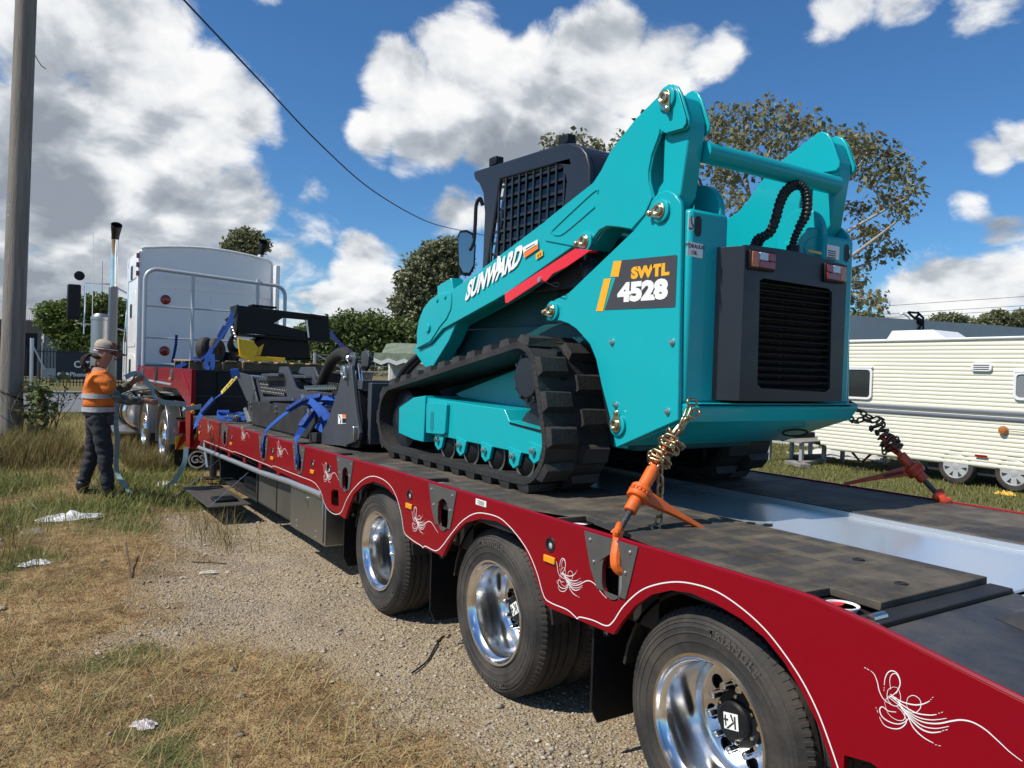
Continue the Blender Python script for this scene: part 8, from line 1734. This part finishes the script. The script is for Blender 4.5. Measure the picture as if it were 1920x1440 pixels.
# weeds beside the pole
WEED = Mrand('weed leaves', [(.11, .145, .05), (.18, .22, .08), (.25, .27, .12)], .6, .35); STEM = M('dry weed stem', (.15, .12, .06), .8)
def weed(base, top, lab, leafy, seed):
    rnd = random.Random(seed); b0, t0 = Vector(base), Vector(top); T = thing('tall_weed', b0, lab, 'weed'); b = MB(); pts = limb(b, b0, t0, .012, .005, .05, seed, 8, 5); tips = [t0]
    for j in range(7):
        p = pts[3+j % 5]; q = p+Vector((rnd.uniform(-.3, .3), rnd.uniform(-.2, .2), rnd.uniform(.15, .45))); limb(b, p, q, .006, .003, .1, seed+j, 4, 4); tips.append(q)
    tag(b.build('stem', STEM if not leafy else M('green weed stem', (.10, .12, .05), .7), T, smooth=60), kind='stuff')
    if leafy:
        cs = [p for p in pts[1:]]+tips; V, F = leaves(cs, [.09]*len(cs), 230, .12, .1, 1, .0, seed); np_mesh('foliage', V, F, WEED, T)
    else:
        V, F = leaves(tips, [.05]*len(tips), 120, .04, 0, 1, .0, seed); np_mesh('seed_heads', V, F, Mrand('dark seed heads', [(.05, .035, .025), (.10, .075, .05)], .9), T, kind='stuff')
gz = lambda x, y: float(gh(np.array([x]), np.array([y]))[0])
for i, (bp, tp_, lf, lab) in enumerate((([(-1.798,14.772,0.16),(-1.801,14.798,1.274)], 0, True, 'leafy green weed growing close to the right of the pole'), ([(-1.696,14.705,0.164),(-1.668,14.709,1.166)], 0, True, 'second leafy weed between the pole and the dry seed stalks'), ([(-1.675,14.932,0.228),(-1.467,14.816,1.137)], 0, False, 'dry seed stalk leaning right between the pole and the person'), ([(-1.558,14.973,0.131),(-1.372,14.872,1.1)], 0, False, 'taller dry seed stalk nearest the person'), ([(-2.049,14.459,0.202),(-2.135,14.534,1.126)], 0, False, 'dry stalk standing in front of the pole base'), ([(-1.871,14.341,0.124),(-1.779,14.299,0.971)], 0, False, 'short dry stalk at the right foot of the pole'))):
    weed(bp[0], bp[1], lab, lf, 60+i)
# loose stones
def stones(n, x0, x1, y0, y1, smin, smax, dens, mat, name, seed):
    x = GR.uniform(x0, x1, n); y = y0+(y1-y0)*GR.random(n)**1.7; k = GR.random(n) < dens(x, y); x, y = x[k], y[k]; n = len(x); g = np.random.default_rng(seed)
    s = smin+(smax-smin)*g.random(n)**3; base = np.array([[1, 0, 0], [-1, 0, 0], [0, 1, 0], [0, -1, 0], [0, 0, 1], [0, 0, -1], [.6, .6, .5], [-.6, .6, .5], [.6, -.6, .5], [-.6, -.6, .5]])
    Fb = np.array([[4, 6, 7], [4, 7, 9], [4, 9, 8], [4, 8, 6], [0, 2, 6], [2, 7, 6], [2, 1, 7], [1, 9, 7], [1, 3, 9], [3, 8, 9], [3, 0, 8], [0, 6, 8]])
    j = base[None]*(.7+.6*g.random((n, 10, 1)))+g.normal(size=(n, 10, 3))*.12; a = g.random(n)*6.28; c, s_ = np.cos(a)[:, None], np.sin(a)[:, None]
    X = (j[..., 0]*c-j[..., 1]*s_)*s[:, None]+x[:, None]; Y = (j[..., 0]*s_+j[..., 1]*c)*s[:, None]*.8+y[:, None]; Z = j[..., 2]*s[:, None]*.6+(gh(x, y)+s*.2)[:, None]
    return np_mesh(name, np.stack([X, Y, Z], -1).reshape(-1, 3), (Fb[None]+np.arange(n)[:, None, None]*10).reshape(-1, 3), mat, kind='stuff')
STN = Mrand('gravel stones', [(.26, .205, .145), (.38, .31, .225), (.17, .14, .105), (.48, .41, .31), (.29, .23, .165), (.56, .49, .38), (.33, .23, .15)], .9)
dg_ = lambda x, y: np.clip(zones(x, y)[0]*(.25+1.0*vnoise(x, y, 1.1, 22)), 0, 1)
stones(60000, -2.2, 1.2, 1.6, 11, .0025, .012, dg_, STN, 'gravel', 1)
stones(9000, -2.2, 1.0, 2.0, 10, .006, .020, lambda x, y: dg_(x, y)*sst(.42, .7, vnoise(x, y, 1.6, 27)), STN, 'gravel', 2)
stones(220, -3, .5, 2.2, 10, .014, .038, lambda x, y: .5+0*x, STN, 'gravel', 3)
# litter
PLASTIC = M('white plastic bag', (.74, .74, .73), .4, var=(10, .4, (.6, .6, .6)))
def at(p): return p[0], p[1], gz(p[0], p[1])
l = [[(-1.631,8.767)][0], [(-1.958,7.098)][0], [(-1.587,3.997)][0], [(-0.791,6.518)][0], [(1.339,23.084)][0]]
p = at(l[0]); crumple('plastic_sheet', p[0], p[1], p[2], .55, .26, .07, PLASTIC, 'long white plastic sheet lying in the dry grass', 'plastic sheet', 16, seed=1, rz=.1)
p = at(l[1]); crumple('plastic_bag', p[0], p[1], p[2], .22, .13, .05, PLASTIC, 'small white plastic bag on the brown straw at the left', 'plastic bag', 12, seed=3, rz=.2)
p = at(l[2]); crumple('paper_wrapper', p[0], p[1], p[2], .085, .12, .03, M('pinkish wrapper', (.62, .55, .58), .5), 'small pinkish crumpled wrapper in the dry tufts', 'wrapper', 10, seed=4, rz=.5)
p = at(l[3]); crumple('flat_stone', p[0], p[1], p[2], .14, .10, .02, M('pale flat stone', (.45, .42, .37), .9), 'pale flat stone on the gravel edge', 'stone', 8, seed=6)
p = at((-.30, 11.5)); crumple('paper_scrap', p[0], p[1], p[2]+.02, .3, .3, .08, M('off white paper', (.6, .55, .46), .8), 'pale paper scrap in the grass by the truck wheels', 'paper', 9, seed=8)
p = at([(-1.95,8.156)][0]); crumple('bark_piece', p[0], p[1], p[2], .18, .12, .06, M('grey brown bark piece', (.23, .19, .15), .9), 'grey bark piece lying below the white plastic sheet', 'bark', 8, seed=9)
def sticks(pts, r, lab, mat=STEM):
    b = MB(); b.tube(bez([Vector((q[0], q[1], gz(q[0], q[1])+h)) for q, h in pts], 5), r, 6); tag(b.build('stick', mat), lab, 'stick')
BRN = M('brown dead stick', (.09, .065, .045), .9)
q = [(-1.352,9.029),(-1.025,9.472)]; sticks([(q[0], .02), (q[1], .06)], .010, 'dark dead stick poking up right of the plastic sheet', BRN)
q = [(-1.978,9.511),(-1.852,8.951),(-1.946,8.775)]; sticks([(q[0], .10), (q[1], .02)], .008, 'thin pale stick leaning left of the plastic sheet')
q = [(-1.498,8.357),(-1.204,8.767),(-1.047,8.843)]; sticks([(a, .02) for a in q], .007, 'long thin brown stick below the plastic sheet', BRN)
q = [(-1.323,7.058),(-1.347,6.488)]; sticks([(q[0], .12), (q[1], .01)], .006, 'short dead twig standing upright in the straw', BRN)
q = [(-0.857,6.772),(-0.576,6.79)]; sticks([(a, .008) for a in q], .005, 'thin straight twig lying on the gravel', BRN)
q = [(-0.369,10.428),(0.097,11.459)]; sticks([(q[0], .02), (q[1], .08)], .025, 'broken timber length under the open toolbox lid', BRN)
q = [(-0.199,3.956),(-0.044,4.074),(0.098,4.247),(0.226,4.397),(0.302,4.413)]; b = MB(); b.tube(bez([Vector((a[0], a[1], .010)) for a in q], 8), .0055, 6); tag(b.build('cable_scrap', BLKRUB), 'short piece of black cable lying on the gravel between the wheels', 'cable')
